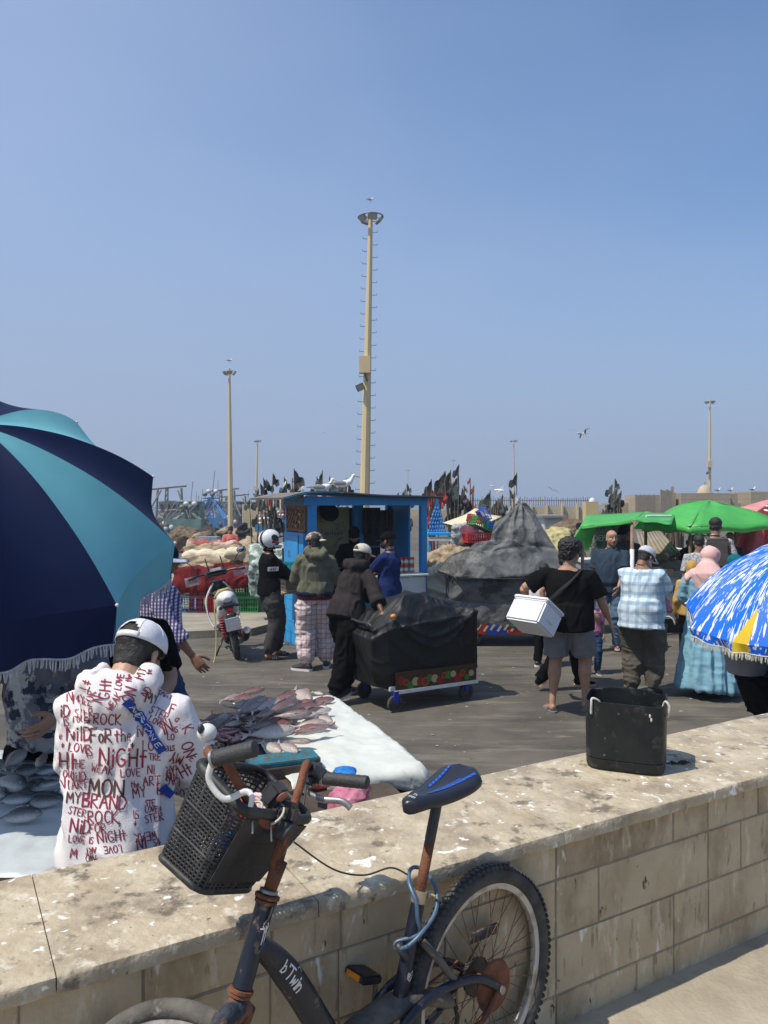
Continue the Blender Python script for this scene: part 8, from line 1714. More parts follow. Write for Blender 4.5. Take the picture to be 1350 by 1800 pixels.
# ---- bundles of marker flags
m_flagb = mat('black_flag_cloth', (.02, .022, .022), (.035, .04, .038), sc=5, rough=.75); m_flagr = mat('faded_red_flag', (.45, .06, .05), (.35, .05, .05), sc=5, rough=.8); m_flagw = mat('white_flag_rag', (.66, .66, .64), (.5, .5, .5), sc=5, rough=.8); m_flagg = mat('grey_green_flag', (.07, .085, .08), (.10, .12, .11), sc=4, rough=.8); m_cane = mat('bamboo_cane', (.20, .14, .08), (.12, .09, .06), sc=6, rough=.8)
def flags(px, ytop, ybase, Y, wpx, n, cols, label, seed, fl=.45, zb=None):
 rn = random.Random(seed); X = (px - 675) / F * Y; z0 = P(px, ybase, Y).z if zb is None else zb; zt = P(px, ytop, Y).z; w = wpx / F * Y
 t = thing('flag_bundle', (X, Y, 0), label, 'flags', 'bundles of marker flags on canes')
 for i in range(int(n * 1.7)):
  xb = rn.uniform(-.18, .18) * w; xt = rn.uniform(-.5, .5) * w; zz = z0 + (zt - z0) * (1 if i == 0 else rn.uniform(.62, .97)); xt = xt * (.5 if i == 0 else 1); yb_ = rn.uniform(-.15, .15)
  a = V(xb, yb_, max(z0, .0) - (.0 if z0 > .3 else 0)); b_ = V(xt, yb_ + rn.uniform(-.15, .15), zz)
  a = V(xb, yb_, 0.0) if z0 < 1.2 else V(xb, yb_, z0)
  q = MB(); q.cyl(a, b_, .014 * Y / 20, n=5); q.build('cane', m_flagr if (cols[i % len(cols)] is m_flagr and i % 2) else m_cane, t)
  L_ = max(.22, fl * (ybase - ytop) / F * Y * 1.15) * rn.uniform(.6, 1.2); W_ = L_ * rn.uniform(.45, .85) * rn.choice((-1, 1)); dx = rn.uniform(-.2, .2); cut = rn.uniform(.5, 1.0)
  def fn(u, v):
   wd = W_ * (math.sin(min(1, v * 1.25 + .05) * math.pi / 2)) * (1 - .35 * max(0, v - .7) / .3 * (math.sin(u * 17 + i) * .5 + .5))
   p_ = b_.lerp(a, min(.96, v * L_ / max(.01, (b_ - a).length))); return p_ + V(wd * u, .10 * L_ * math.sin(u * 5 + v * 7 + i) * u, -.35 * L_ * u * cut + .03 * math.sin(9 * u + 11 * v))
  q = MB(); q.grid(fn, 7, 9); q.build('flag', cols[i % len(cols)], t, solid=.008)
 return t
B_, Rd, Wt, Gy = m_flagb, m_flagr, m_flagw, m_flagg
flags(474, 833, 873, 15.0, 34, 9, [B_, B_, Gy], 'bundle of black flags over the left end of the kiosk roof', 1, zb=0)
flags(513, 826, 870, 15.2, 30, 8, [B_, Wt, B_, Gy], 'bundle of black flags with one torn white rag above the kiosk roof', 2, zb=0)
flags(566, 828, 870, 14.6, 32, 7, [Gy, Gy, B_], 'big dark green flag bundle above the kiosk roof', 3, fl=.6, zb=0)
flags(586, 845, 870, 15.6, 14, 5, [Gy, B_], 'small flag bundle right of the big dark green one', 4, fl=.6, zb=0)
flags(606, 841, 872, 15.5, 16, 5, [B_, Gy], 'dark flag behind the seagull on the kiosk roof', 5, zb=0)
flags(711, 851, 872, 15.6, 26, 7, [Gy, B_], 'low clump of black flags above the right half of the kiosk roof', 6, fl=.6, zb=0)
flags(764, 843, 905, 20, 34, 10, [B_, Rd, B_, Rd], 'bundle of black and red flags right of the kiosk roof', 7, fl=.35, zb=0)
flags(798, 817, 905, 21, 36, 15, [B_, B_, Gy, B_], 'tallest crowded bundle of black flags right of the kiosk', 8, fl=.30, zb=0)
flags(828, 840, 895, 22, 26, 7, [Rd, m_cane, Rd], 'fan of red-wrapped canes behind the cream parasol', 9, fl=.22, zb=0)
flags(862, 862, 898, 20, 32, 8, [Gy, Gy, B_], 'drooping grey flags above the cream parasol', 10, fl=.6, zb=0)
flags(909, 831, 890, 19, 26, 9, [B_, Gy, Wt, Rd], 'mixed flag bundle behind the peak of the grey tarpaulin', 11, fl=.35, zb=0)
flags(1077, 842, 895, 18, 36, 11, [Gy, B_, Gy], 'ragged dark green flags above the left green canopy', 12, fl=.40, zb=0)
flags(450, 860, 878, 14.5, 24, 3, [Gy], 'drooping green flag at the far left tip of the kiosk roof', 13, fl=.9, zb=0)
flags(884, 870, 897, 21, 16, 4, [B_, Gy], 'small dark flags left of the grey tarpaulin peak', 14, fl=.5, zb=0)
# ---- heaps, rolls and goods
m_beige = cloth('beige_net_cloth', (.42, .33, .22), k=.6, sc=5); m_pinkn = cloth('faded_pink_net', (.42, .14, .12), k=.6, sc=5, c3=(.55, .42, .34), s3=4, t3=(.5, .6)); m_brn = cloth('brown_net', (.20, .15, .10), k=.55, sc=6); m_redcl = cloth('dark_red_cloth', (.17, .022, .025), k=.6, sc=4); m_yeln = cloth('pale_yellow_net', (.50, .45, .24), k=.6, sc=6); m_grn = cloth('green_net', (.02, .12, .05), k=.5, sc=6); m_patt = mat('patterned_oilcloth', (.45, .52, .47), (.10, .16, .13), sc=9, rough=.5, contrast=(.47, .53)); m_creamc = cloth('cream_canvas', (.66, .58, .42), k=.9, sc=3)
def heap(name, label, cat, pts, m, seed=0, amp=(.05, .02, .008), vox=.03, s1=2.4, group=None):
 """a crumpled pile: pts are (px, py, Y) corners of the shape; mirrored a little in depth"""
 q = MB(); ps = [P(*p) for p in pts]; c = sum(ps, V(0, 0, 0)) / len(ps); d_ = max((p - c).length for p in ps) * .5
 q.hull([p - V(c.x, c.y, 0) for p in ps] + [p - V(c.x, c.y, 0) + V(0, d_ * .9, -.02) for p in ps]); o = remesh(q, vox, 2, lambda co: crumple(co, seed, *amp, s1, 1.1)); o.v = [(x, y, max(z, .003)) for x, y, z in o.v]
 o = o.build(name, m, smooth=True); o.location = (c.x, c.y, 0); return setp(o, label, cat, group)
def roll(label, x0, x1, py, Y, r, m, seed):
 a = P(x0, py, Y); b_ = P(x1, py + 2, Y); c = (a + b_) / 2; n_ = 14; q = MB(); q.tube([a.lerp(b_, i / n_) - c + V(0, 0, .03 * math.sin(i * 1.7 + seed)) for i in range(n_ + 1)], [r * (.7 if i in (0, n_) else 1) for i in range(n_ + 1)], 14)
 o = remesh(q, .03, 1, lambda co: crumple(co * np.array([.5, 1, 1]), seed, .022, .010, .004, 4.0, 1.5)); o = o.build('net_roll', m, smooth=True); o.location = c; return setp(o, label, 'net roll', 'net rolls stacked on the left stall')
# left stall under the red cloth
st_l = thing('market_stall', V((372 - 675) / F * 15, 15, .12), 'market stall board carrying the net rolls, left of the scooter', 'stall')
bx_px(st_l, 'stall_top', 310, 436, 1008, 1014, 14.2, 3.0, m_wood)
for x_ in (314, 345, 390, 430): bx_px(st_l, 'leg', x_, x_ + 5, 1014, 1074, 14.3, .1, m_wood)
for i, (x0, x1, py, Y, r, m) in enumerate(((316, 420, 1003, 14.4, .13, m_beige), (318, 424, 990, 15.0, .14, m_beige), (322, 428, 979, 15.8, .14, m_creamc), (325, 430, 968, 16.6, .13, m_beige), (330, 425, 958, 17.4, .12, m_pinkn), (402, 425, 972, 14.8, .12, m_creamc))):
 roll(['nearest beige net roll just above the red cloth', 'second beige net roll from the front on the left stall', 'cream net roll in the middle of the left stall', 'beige net roll in front of the pink one', 'faded pink net roll at the back of the left stall', 'short cream roll lying at the right of the stacked net rolls'][i], x0, x1, py, Y, r, m, i + 3)
heap('red_cloth', 'dark red cloth hanging over the front of the left stall behind the scooter', 'cloth', [(306, 1003, 14.0), (350, 998, 14.0), (400, 1000, 14.0), (452, 990, 14.0), (455, 1015, 13.9), (430, 1036, 13.9), (380, 1040, 13.9), (320, 1040, 13.9), (305, 1035, 13.9)], m_redcl, 3, (.04, .02, .008), .03, 2)
m_cblue = mat('blue_crate', (.05, .16, .34), rough=.6); m_cred = mat('red_crate', (.55, .03, .03), rough=.55); m_cgrn = mat('green_crate', (.03, .26, .06), rough=.55); m_cgry = mat('grey_crate', (.42, .42, .38), rough=.6); m_cmau = mat('mauve_crate', (.38, .11, .15), rough=.6); m_cbl2 = mat('bright_blue_crate', (.01, .10, .55), rough=.5)
CR = {k: crate(.50, .36, .28, m, 'crate') for k, m in (('b', m_cblue), ('r', m_cred), ('g', m_cgrn), ('y', m_cgry), ('m', m_cmau), ('B', m_cbl2))}; usedc = set()
def cr_at(k, x, y, z, rot, label, sc=(1, 1, 1)):
 o = CR[k] if k not in usedc else dup(CR[k]); usedc.add(k); o.scale = sc; return put(o, (x, y, z), rot, label, 'crate', None)
for k, px, py, lb in (('b', 326, 1077, 'blue plastic crate on the ground at the left end of the stall'), ('r', 355, 1077, 'red plastic crate on the ground beside the blue one, left of the scooter'), ('g', 429, 1077, 'green plastic crate on the ground just right of the scooter'), ('r', 388, 1077, 'red plastic crate hidden behind the scooter')):
 g_ = G(px, py, .12); cr_at(k, g_.x, g_.y + .2, .122, (0, 0, 0), lb)
for k, px, lb in (('y', 325, 'grey slotted crate stacked on the blue crate'), ('m', 355, 'dark red crate stacked on the red crate left of the scooter'), ('g', 430, 'upper green crate in shade right of the scooter')):
 g_ = G(px, 1077, .12); cr_at(k, g_.x, g_.y + .22, .402, (0, 0, 2), lb, (1, 1, .8))
st_, W_ = text_strokes('AF', .10, gap=.25); vv, ff = ribbon(st_, .016, .05); bc = CR['b']; q = MB(); q.add([V(x_ - W_ / 2, -.185, .10 + y_) for x_, y_ in vv], ff); q.build('crate_lettering', m_cgry, bc)
heap('oilcloth_pile', 'goods under a grey-green patterned oilcloth behind the rider', 'oilcloth', [(438, 958, 13.2), (500, 953, 13.2), (505, 1000, 13.0), (436, 1000, 13.0), (440, 1050, 13.0), (500, 1050, 13.0)], m_patt, 5, (.02, .01, .004), .03)
bl = thing('blue_rack', V((478 - 675) / F * 16, 16, 0), 'blue painted rack with white floats hanging from it, left of the kiosk', 'rack')
bx_px(bl, 'beam', 448, 506, 921, 935, 16, .12, m_blue); bx_px(bl, 'post', 460, 470, 935, 1000, 16, .12, m_blue); bx_px(bl, 'post', 497, 504, 872, 1000, 16.1, .12, m_blue); bx_px(bl, 'beam', 450, 506, 870, 874, 16, .1, m_wood)
fl_t = thing('float_cluster', V((478 - 675) / F * 15.8, 15.8, 0), 'strings of white floats, ropes and rags hanging left of the kiosk', 'floats')
rn = random.Random(8)
for i in range(46):
 px_ = 457 + (i % 12) * 4.0 + rn.uniform(-1, 1); py_ = 900 + (i // 12) * 6.4 + rn.uniform(-1.5, 1.5); q = MB(); r_ = rn.uniform(.030, .046); q.ell(P(px_, py_, 15.8 + rn.uniform(-.1, .1)) - fl_t.location, (r_, r_, r_), n=10, m=7); q.build('float', m_wplast if i % 5 else m_pinkn, fl_t, smooth=True)
for i in range(26):
 px_ = 456 + i * 1.9; a = P(px_, 873, 15.85) - fl_t.location; b_ = P(px_ + rn.uniform(-2, 2), rn.uniform(890, 912), 15.85) - fl_t.location; q = MB(); q.tube([a, a.lerp(b_, .5) + V(rn.uniform(-.02, .02), 0, 0), b_], rn.uniform(.006, .02), 5); q.build('hanging_rope', rn.choice((m_brn, m_flagb, m_cane, m_cgry)), fl_t)
for i, px_ in enumerate((463, 472, 487, 495)): q = MB(); q.grid(lambda u, v: P(px_ + 6 * (u - .5), 874 + (12 + 3 * i) * v, 15.75 + .03 * math.sin(u * 6 + i)) - fl_t.location, 5, 5); q.build('rag', (m_flagw, m_flagr, m_flagg, m_creamc)[i], fl_t, solid=.006)
for i, (nm, lb, m, pts) in enumerate((
 ('net_heap', 'brown net heap below the blue-masted trawler', m_brn, [(330, 962, 24), (345, 938, 24), (365, 935, 24), (385, 950, 24), (390, 965, 24), (335, 972, 23)]),
 ('net_heap', 'pale boulder-like bundle beside the grey-blue crates', m_beige, [(336, 945, 20), (348, 936, 20), (362, 945, 20), (364, 965, 20), (334, 968, 20)]),
 ('net_heap', 'tangled net heap left of the person in salmon pink', m_brn, [(370, 945, 27), (388, 932, 27), (404, 935, 27), (410, 965, 27), (368, 966, 27)]),
 ('net_heap', 'grey net heap right of the person in salmon pink', m_gcargo, [(416, 930, 28), (430, 920, 28), (440, 930, 28), (444, 962, 28), (414, 962, 28)]),
 ('net_heap', 'low brown heap in front of the corrugated fence', m_beige, [(420, 955, 18), (438, 945, 18), (452, 958, 18), (455, 990, 17), (420, 990, 17)]),
 ('net_heap', 'dark heap of gear under the parasol edge on the left', m_brn, [(296, 950, 22), (310, 938, 22), (335, 945, 22), (338, 968, 22), (296, 972, 22)]),
 ('net_heap', 'far grey-brown heap of gear at the quay edge below the green trawler', m_brn, [(300, 935, 38), (318, 925, 38), (345, 932, 38), (350, 950, 37), (298, 952, 37)]),
 ('net_heap', 'far pale heap of nets at the quay edge right of the lockers', m_beige, [(380, 936, 36), (398, 926, 36), (425, 934, 36), (430, 952, 35), (378, 954, 35)]),
 ('net_heap', 'far dark heap of nets on the quay below the blue-masted trawler', m_gcargo, [(345, 934, 42), (360, 926, 42), (382, 930, 42), (386, 946, 41), (343, 948, 41)]),
 ('tarp_heap', 'beige tarpaulins folded over goods right of the kiosk', m_beige, [(752, 975, 13.5), (785, 962, 13.5), (830, 966, 13.5), (836, 1010, 13.2), (800, 1060, 13), (755, 1068, 13)]),
 ('tarp_heap', 'cream tarpaulin bulging between kiosk and grey cart', m_creamc, [(750, 1005, 12.8), (772, 992, 12.8), (800, 1010, 12.8), (800, 1062, 12.6), (762, 1072, 12.6), (750, 1060, 12.6)]),
 ('brick_pallet', 'pallet of rough grey blocks under the stacked crates', m_brn, [(812, 952, 14), (880, 950, 14), (884, 975, 14), (812, 975, 14), (812, 1040, 14), (884, 1040, 14)]),
 ('grey_bundle', 'grey cloth-wrapped bundle under the cream parasol', m_gpat, [(798, 925, 16), (822, 920, 16), (845, 930, 16), (842, 965, 16), (796, 965, 16), (796, 1000, 16), (842, 1000, 16)]),
 ('net_heap', 'pale yellow net heap right of the grey tarpaulin', m_yeln, [(955, 940, 19), (975, 930, 19), (1000, 932, 19), (1008, 960, 19), (955, 972, 18), (1005, 972, 18)]),
 ('net_heap', 'brown net heap with orange floats behind the yellow one', m_brn, [(965, 930, 23), (990, 920, 23), (1020, 915, 23), (1040, 925, 23), (1040, 960, 22), (965, 960, 22)]),
 ('net_heap', 'heap of green nets under the right green canopy', m_grn, [(1214, 955, 15), (1228, 940, 15), (1250, 950, 15), (1252, 985, 14.6), (1214, 985, 14.6)]),
 ('mussel_heap', 'dark heap of mussels and weed on the white stall', mat('mussel_shell', (.05, .05, .035), (.13, .12, .075), sc=50, rough=.5, contrast=(.48, .54)), [(1160, 1005, 12.6), (1172, 990, 12.6), (1190, 985, 12.6), (1208, 992, 12.6), (1214, 1006, 12.5), (1160, 1010, 12.5)]),
 ('dark_bundle', 'black covered bundle between the stall and the woman in blue', m_black, [(1190, 985, 13.2), (1205, 965, 13.2), (1216, 968, 13.2), (1218, 1000, 13.2), (1188, 1000, 13.2)]),
 ('net_heap', 'brown nets under the sloping board roof', m_brn, [(1130, 978, 15.5), (1190, 975, 15.5), (1200, 1010, 15), (1128, 1010, 15)]))):
 heap(nm, lb, {'tarp_heap': 'tarpaulin', 'brick_pallet': 'pallet', 'grey_bundle': 'bundle', 'mussel_heap': 'mussels', 'dark_bundle': 'bundle'}.get(nm, 'net heap'), pts, m, seed=i * 3 + 1, amp=(.05, .025, .012) if nm != 'mussel_heap' else (.02, .015, .012), vox=.035 if i < 6 else .028, s1=2.6 if nm != 'mussel_heap' else 7)
bx = thing('painted_boxes', V((362 - 675) / F * 19, 19, 0), 'weathered grey-blue painted locker boxes below the trawlers', 'boxes')
for x0, x1 in ((345, 356), (356.5, 370), (370.5, 381)): bx_px(bx, 'locker', x0, x1, 944, 963, 19, .4, mat('grey_blue_paint', (.18, .26, .34), (.30, .34, .36), sc=6, rough=.7))
# blue buoys pyramid and table right of kiosk
bu = thing('buoy_stack', V((768 - 675) / F * 17, 17, 0), 'pyramid of small blue plastic buoys right of the kiosk', 'buoys'); m_bub = mat('blue_buoy', (.015, .16, .42), (.03, .22, .5), sc=8, rough=.35)
for r_, (n_, y_) in enumerate(((7, 934), (6, 927), (6, 920), (5, 913), (4, 906), (3, 900), (2, 894))):
 for i in range(n_): c = P(768 - (n_ - 1) * 2.3 + i * 4.6, y_, 17) - bu.location; q = MB(); q.ell(c, (.028, .028, .046), n=8, m=6); q.build('buoy', m_bub, bu, smooth=True)
for i in range(9): q = MB(); q.cyl(P(768, 872, 17) - bu.location, P(754 + i * 3.6, 930, 17.05) - bu.location, .006, n=4); q.build('rope', m_bub, bu)
tb2 = thing('blue_bench', V((776 - 675) / F * 16.5, 16.5, 0), 'blue and white painted bench under the blue buoys', 'bench')
bx_px(tb2, 'bench_top', 752, 797, 937, 941, 16.5, .6, m_bluel); bx_px(tb2, 'bench_front', 752, 797, 944, 951, 16.52, .04, m_cream)
for x_ in (754, 792): bx_px(tb2, 'leg', x_, x_ + 3.5, 941, 1005, 16.55, .06, m_bluel)
# cream parasol and stacked crates
def panel_canopy(t, name, pts_px, m, sub=10, sag=.05, thick=.012, parent=None):
 a, b_, c, d = [P(*p) - t.location for p in pts_px]; rn = random.Random(len(pts_px[0]) + int(a.x * 7)); ph = rn.uniform(0, 6)
 def fn(u, v): p_ = (a * (1 - u) + b_ * u) * (1 - v) + (d * (1 - u) + c * u) * v; return p_ - V(0, 0, sag * math.sin(math.pi * u) * math.sin(math.pi * v)) + V(0, 0, .012 * math.sin(u * 11 + ph) * math.sin(v * 7 + ph))
 q = MB(); q.grid(fn, sub, sub); return q.build(name, m, parent or t, smooth=True, solid=thick)
cp = thing('cream_parasol', V((826 - 675) / F * 17.5, 17.5, 0), 'cream square market parasol behind the stacked crates', 'parasol')
pk_ = (836, 893, 17.5); cn = [(779, 919, 16.8), (830, 932, 16.2), (882, 908, 16.9), (832, 900, 18.6)]
for i in range(4): A_, B2 = cn[i], cn[(i + 1) % 4]; q = MB(); q.grid(lambda u, v: (P(*pk_) * (1 - v) + (P(*A_) * (1 - u) + P(*B2) * u) * v) - cp.location - V(0, 0, .05 * math.sin(math.pi * v)), 7, 7); q.build('canopy_panel', m_creamc, cp, smooth=True, solid=.01)
q = MB(); q.cyl(V(0, 0, 0), P(*pk_) - cp.location, .025); q.build('pole', m_galv, cp)
yb_ = 13.9
for k, px, py, rot, lb, sc in (('r', 840, 953, (0, 0, 12), 'bright red crate at the bottom of the leaning stack', (1.0, 1.0, .62)), ('m', 827, 939, (0, 4, -8), 'mauve crate on the left above the red one', (.62, 1, .5)), ('g', 846, 930, (0, 22, 20), 'green crate tilting down to the right on the stack', (.95, 1, .62)), ('r', 836, 919, (0, 12, -20), 'small red crate tilted on top of the green one', (.55, .8, .5)), ('B', 845, 909, (0, 62, 10), 'bright blue crate standing on end at the top of the stack', (.45, .8, .55)), ('B', 864, 929, (0, 8, 10), 'blue crate half behind the green one and the grey tarpaulin', (.40, .8, .4)), ('b', 855, 918, (0, 70, 5), 'dark blue crate leaning against the top of the stack', (.42, .3, .25))):
 c = P(px, py, yb_); cr_at(k, c.x, c.y + .05 * (px % 3), c.z, rot, lb, sc)
# ---- green canopies, posts, banner
m_grc = mat('bright_green_tarpaulin', (.10, .52, .11), (.13, .60, .14), sc=3, rough=.42, bump=.25, bs=25, tl=.35, c3=(.22, .55, .25), s3=5, t3=(.62, .70)); m_ban = mat('oyster_banner', (.05, .065, .05), (.15, .17, .13), sc=9, rough=.5, contrast=(.47, .55)); m_rp = mat('rusty_post', (.30, .22, .15), (.22, .09, .05), sc=7, rough=.7)
gc = thing('green_canopy', V((1080 - 675) / F * 13, 13, 0), 'bright green tarpaulin canopy with a sloping side sheet over the bald man', 'canopy')
panel_canopy(gc, 'canopy_sheet', [(1021, 924, 12.2), (1112, 915, 12.0), (1136, 900, 13.6), (1030, 906, 13.8)], m_grc, sag=.06)
panel_canopy(gc, 'canopy_sheet', [(1112, 915, 12.0), (1180, 922, 12.2), (1186, 905, 13.6), (1136, 900, 13.6)], m_grc, sag=.05)
panel_canopy(gc, 'canopy_sheet', [(1112, 930, 13.9), (1180, 925, 13.9), (1186, 905, 13.6), (1136, 900, 13.6)], m_grc, sag=.03)
panel_canopy(gc, 'side_sheet', [(1021, 924, 12.21), (1050, 921, 12.3), (1034, 968, 12.6), (984, 982, 12.0)], m_grc, sag=.04)
panel_canopy(gc, 'valance', [(1021, 924, 12.19), (1112, 915, 11.98), (1112, 920, 11.97), (1021, 930, 12.18)], m_grc, sag=.0, sub=6)
for x_, y0, Y in ((1111, 915, 12.0), (1024, 922, 12.3), (1135, 902, 13.6)):
 a = P(x_, y0, Y) - gc.location; q = MB(); q.cyl(V(a.x, a.y, 0), a, .028, n=10); po2 = q.build('post', m_rp, gc, smooth=True)
a = P(1111, 990, 11.99) - gc.location; q = MB(); q.cyl(V(a.x, a.y, a.z - .75), V(a.x, a.y, a.z + .22), .033, n=10); q.build('post_sleeve', m_white, gc, smooth=True)
bn = thing('oyster_banner', V((1075 - 675) / F * 13.4, 13.4, 0), 'dark banner printed with oysters behind the bald man', 'banner'); panel_canopy(bn, 'banner_sheet', [(1049, 918, 13.4), (1108, 916, 13.4), (1108, 985, 13.4), (1036, 985, 13.4)], m_ban, sag=.0)
mb_ = letter_mb('DEPU', .085, .014, frame_m(P(1058, 950, 13.36) - bn.location, (1, 0, 0), (0, 0, 1))); mb_.build('lettering', m_white, bn)
gp = thing('green_parasol', V((1248 - 675) / F * 14, 14, 0), 'bright green square market parasol over the backpack man', 'parasol')
pk_ = (1246, 881, 14); cn = [(1128, 922, 13.6), (1215, 926, 12.7), (1376, 921, 13.4), (1290, 905, 15.4), (1165, 903, 15.0)]
for i in range(5): A_, B2 = cn[i], cn[(i + 1) % 5]; q = MB(); q.grid(lambda u, v: (P(*pk_) * (1 - v) + (P(*A_) * (1 - u) + P(*B2) * u) * v) - gp.location + V(0, 0, .07 * math.sin(math.pi * v) - .05 * math.sin(math.pi * u) * v + .02 * math.sin(u * 9 + v * 5 + i)), 10, 10); q.build('canopy_panel', m_grc, gp, smooth=True, solid=.008)
for i in range(3): A_, B2 = cn[i % 5], cn[(i + 1) % 5]; q = MB(); q.grid(lambda u, v: (P(*A_) * (1 - u) + P(*B2) * u) - gp.location - V(0, 0, .11 * v + .02 * math.sin(u * 14)), 14, 3); q.build('valance', m_grc, gp, smooth=True, solid=.006)
q = MB(); q.cyl(V(0, 0, 0), P(*pk_) - gp.location, .03); q.build('pole', m_rp, gp)
for x_, Y in ((1213, 12.9), (1245, 13.3)): a = P(x_, 922, Y) - gp.location; q = MB(); q.cyl(V(a.x, a.y, 0), a, .026); q.build('post', m_rp, gp)
q = MB(); q.tube([P(1136, 907, 12.4) - gp.location, P(1180, 907, 12.6) - gp.location], .02, 6); q.build('white_strut', m_white, gp)
rp = thing('red_parasol', V((1345 - 675) / F * 16, 16, 0), 'dark red parasol dotted with white at the right frame edge', 'parasol'); m_rdot = mat('red_dotted_cloth', (.16, .012, .015), rough=.6); layer(m_rdot, (.75, .72, .70), 7, .34, .30, kind='voronoi'); m_rtop = mat('pale_red_cloth', (.60, .28, .26), (.50, .20, .19), sc=8, rough=.7)
pk_ = (1372, 872, 16); cn = [(1300, 892, 15.6), (1318, 908, 15.0), (1390, 914, 14.9), (1440, 900, 16)]
for i in range(3): A_, B2 = cn[i], cn[i + 1]; q = MB(); q.grid(lambda u, v: (P(*pk_) * (1 - v) + (P(*A_) * (1 - u) + P(*B2) * u) * v) - rp.location, 8, 8); q.build('canopy_panel', m_rtop if i == 0 else m_rdot, rp, smooth=True, solid=.008)
q = MB(); q.cyl(V(P(*pk_).x - rp.location.x, 0, 0), P(*pk_) - rp.location, .025); q.build('pole', m_galv, rp)
rc = thing('red_curtain', V((1325 - 675) / F * 14.6, 14.6, 0), 'crumpled red plastic curtain behind the tall man with the backpack', 'curtain'); m_rcur = mat('red_plastic_curtain', (.42, .04, .045), (.52, .10, .09), sc=3, rough=.4, bump=.4, bs=8)
q = MB(); q.grid(lambda u, v: P(1292 + 120 * u, 924 + 66 * v, 14.6) - rc.location + V(0, .07 * math.sin(u * 16) + .04 * math.sin(u * 37 + v * 5), 0), 50, 12); q.build('curtain_sheet', m_rcur, rc, smooth=True, solid=.006)
for x_ in (1293, 1380): a = P(x_, 921, 14.65) - rc.location; q = MB(); q.cyl(V(a.x, a.y, 0), a, .03); q.build('post', m_rp, rc)
br_ = thing('board_roof', V((1158 - 675) / F * 15, 15, 0), 'sloping weathered board roof behind the man in the plaid shirt', 'roof')
for i in range(8):
 f0, f1 = i / 8, (i + .93) / 8; A_, B2, C2, D2 = V(*P(1118, 935, 15.6)), V(*P(1165, 934, 15.8)), V(*P(1196, 972, 14.2)), V(*P(1128, 978, 14.0))
 panel_canopy(br_, 'roof_board', [(1118 + 44 * f0, 935, 15.7), (1118 + 44 * f1, 935, 15.7), (1128 + 68 * f1, 976 - 5 * f1, 14.1), (1128 + 68 * f0, 976 - 5 * f0, 14.1)], MATS['grey_boards'], sub=3, sag=0, thick=.02)
for x_ in (1132, 1190): bx_px(br_, 'post', x_, x_ + 4, 972, 1075, 14.3, .06, m_wood)
# stalls on the right
ws = thing('oyster_stall', V((1188 - 675) / F * 12.6, 12.6, 0), 'white stall counter lettered HUITRES with a grey top, right of the plaid shirt', 'stall')
fp = bx_px(ws, 'counter_body', 1150, 1214, 1012, 1088, 12.45, .8, m_cream); bx_px(ws, 'counter_top', 1146, 1219, 1005, 1012, 12.38, .95, m_galv); bx_px(ws, 'plinth', 1154, 1210, 1088, 1112, 12.6, .6, m_dark)
bx_px(ws, 'side_panel', 1196, 1213, 1016, 1084, 12.425, .02, m_bluel); mb_ = letter_mb('HUITRES', .10, .016, frame_m(P(1181, 1041, 12.43) - ws.location, (1, 0, 0), (0, 0, 1)), gap=.18, wr=.42); mb_.build('lettering', m_blackp, ws)
q = MB(); c = P(1172, 1098, 12.3) - ws.location; q.tube([c + V(.13 * math.cos(a), 0, .13 * math.sin(a)) for a in [math.pi * i / 12 for i in range(13)]], .014, 6); q.build('wheel_guard', m_white, ws, smooth=True)
for x0, x1, m in ((1160, 1172, m_white), (1173, 1184, m_orange)): bx_px(ws, 'price_board', x0, x1, 1001, 1004.5, 12.42, .10, m)
gs_ = thing('grey_counter', V((1046 - 675) / F * 12.4, 12.4, 0), 'grey freezer counter behind the bald man’s arm'.replace('’', "'"), 'counter'); bx_px(gs_, 'counter_body', 1028, 1064, 990, 1085, 12.4, .6, mat('grey_laminate', (.30, .34, .36), rough=.5)); bx_px(gs_, 'counter_lid', 1026, 1066, 985, 990, 12.36, .68, m_white)
wt = thing('white_awning', V((976 - 675) / F * 24, 24, 0), 'pale grey shed with a flat roof behind the grey tarpaulin', 'shed'); bx_px(wt, 'shed_wall', 957, 990, 910, 945, 24, 1.5, m_cream); bx_px(wt, 'shed_roof', 953, 996, 906, 910, 23.8, 1.9, m_galv)
sk = thing('brick_stack', V((1000 - 675) / F * 25, 25, 0), 'stack of orange bricks right of the pale shed', 'bricks')
for r_ in range(4):
 for i in range(6): bx_px(sk, 'brick', 990 + i * 4 + (r_ % 2), 993.6 + i * 4 + (r_ % 2), 912 + r_ * 3.6, 915.2 + r_ * 3.6, 25, .1, mat('orange_brick', (.42, .16, .09), (.5, .22, .13), sc=3, rough=.9))
bx_px(sk, 'pallet', 989, 1016, 926.5, 930, 25, .6, m_wood)
pr = thing('pole_rack', V((1168 - 675) / F * 20, 20, 0), 'rack of wooden poles and planks far behind the oyster stall', 'rack')
for i in range(26): a = P(1136 + i * 2.6, 922 + rn.uniform(0, 8), 20 + rn.uniform(0, .6)) - pr.location; b_ = P(1136 + i * 2.6 + rn.uniform(-5, 5), 975, 20) - pr.location; q = MB(); q.cyl(b_ * V(1, 1, 0) if False else V(b_.x, b_.y, 0), a, .03, n=5); q.build('wooden_pole', m_cane if i % 3 else m_wood, pr)
q = MB(); a = P(1136, 930, 19.9) - pr.location; b_ = P(1204, 928, 19.9) - pr.location; q.cyl(a, b_, .035, n=6); q.build('cross_pole', m_cane, pr)
fd = thing('white_boat', V((1190 - 675) / F * 15.4, 15.4, 0), 'small white boat hull and lid behind the oyster stall', 'boat'); bx_px(fd, 'hull_box', 1175, 1212, 972, 1010, 15.4, .6, m_cgry); bx_px(fd, 'lid', 1176, 1207, 965, 971, 15.3, .6, m_white)
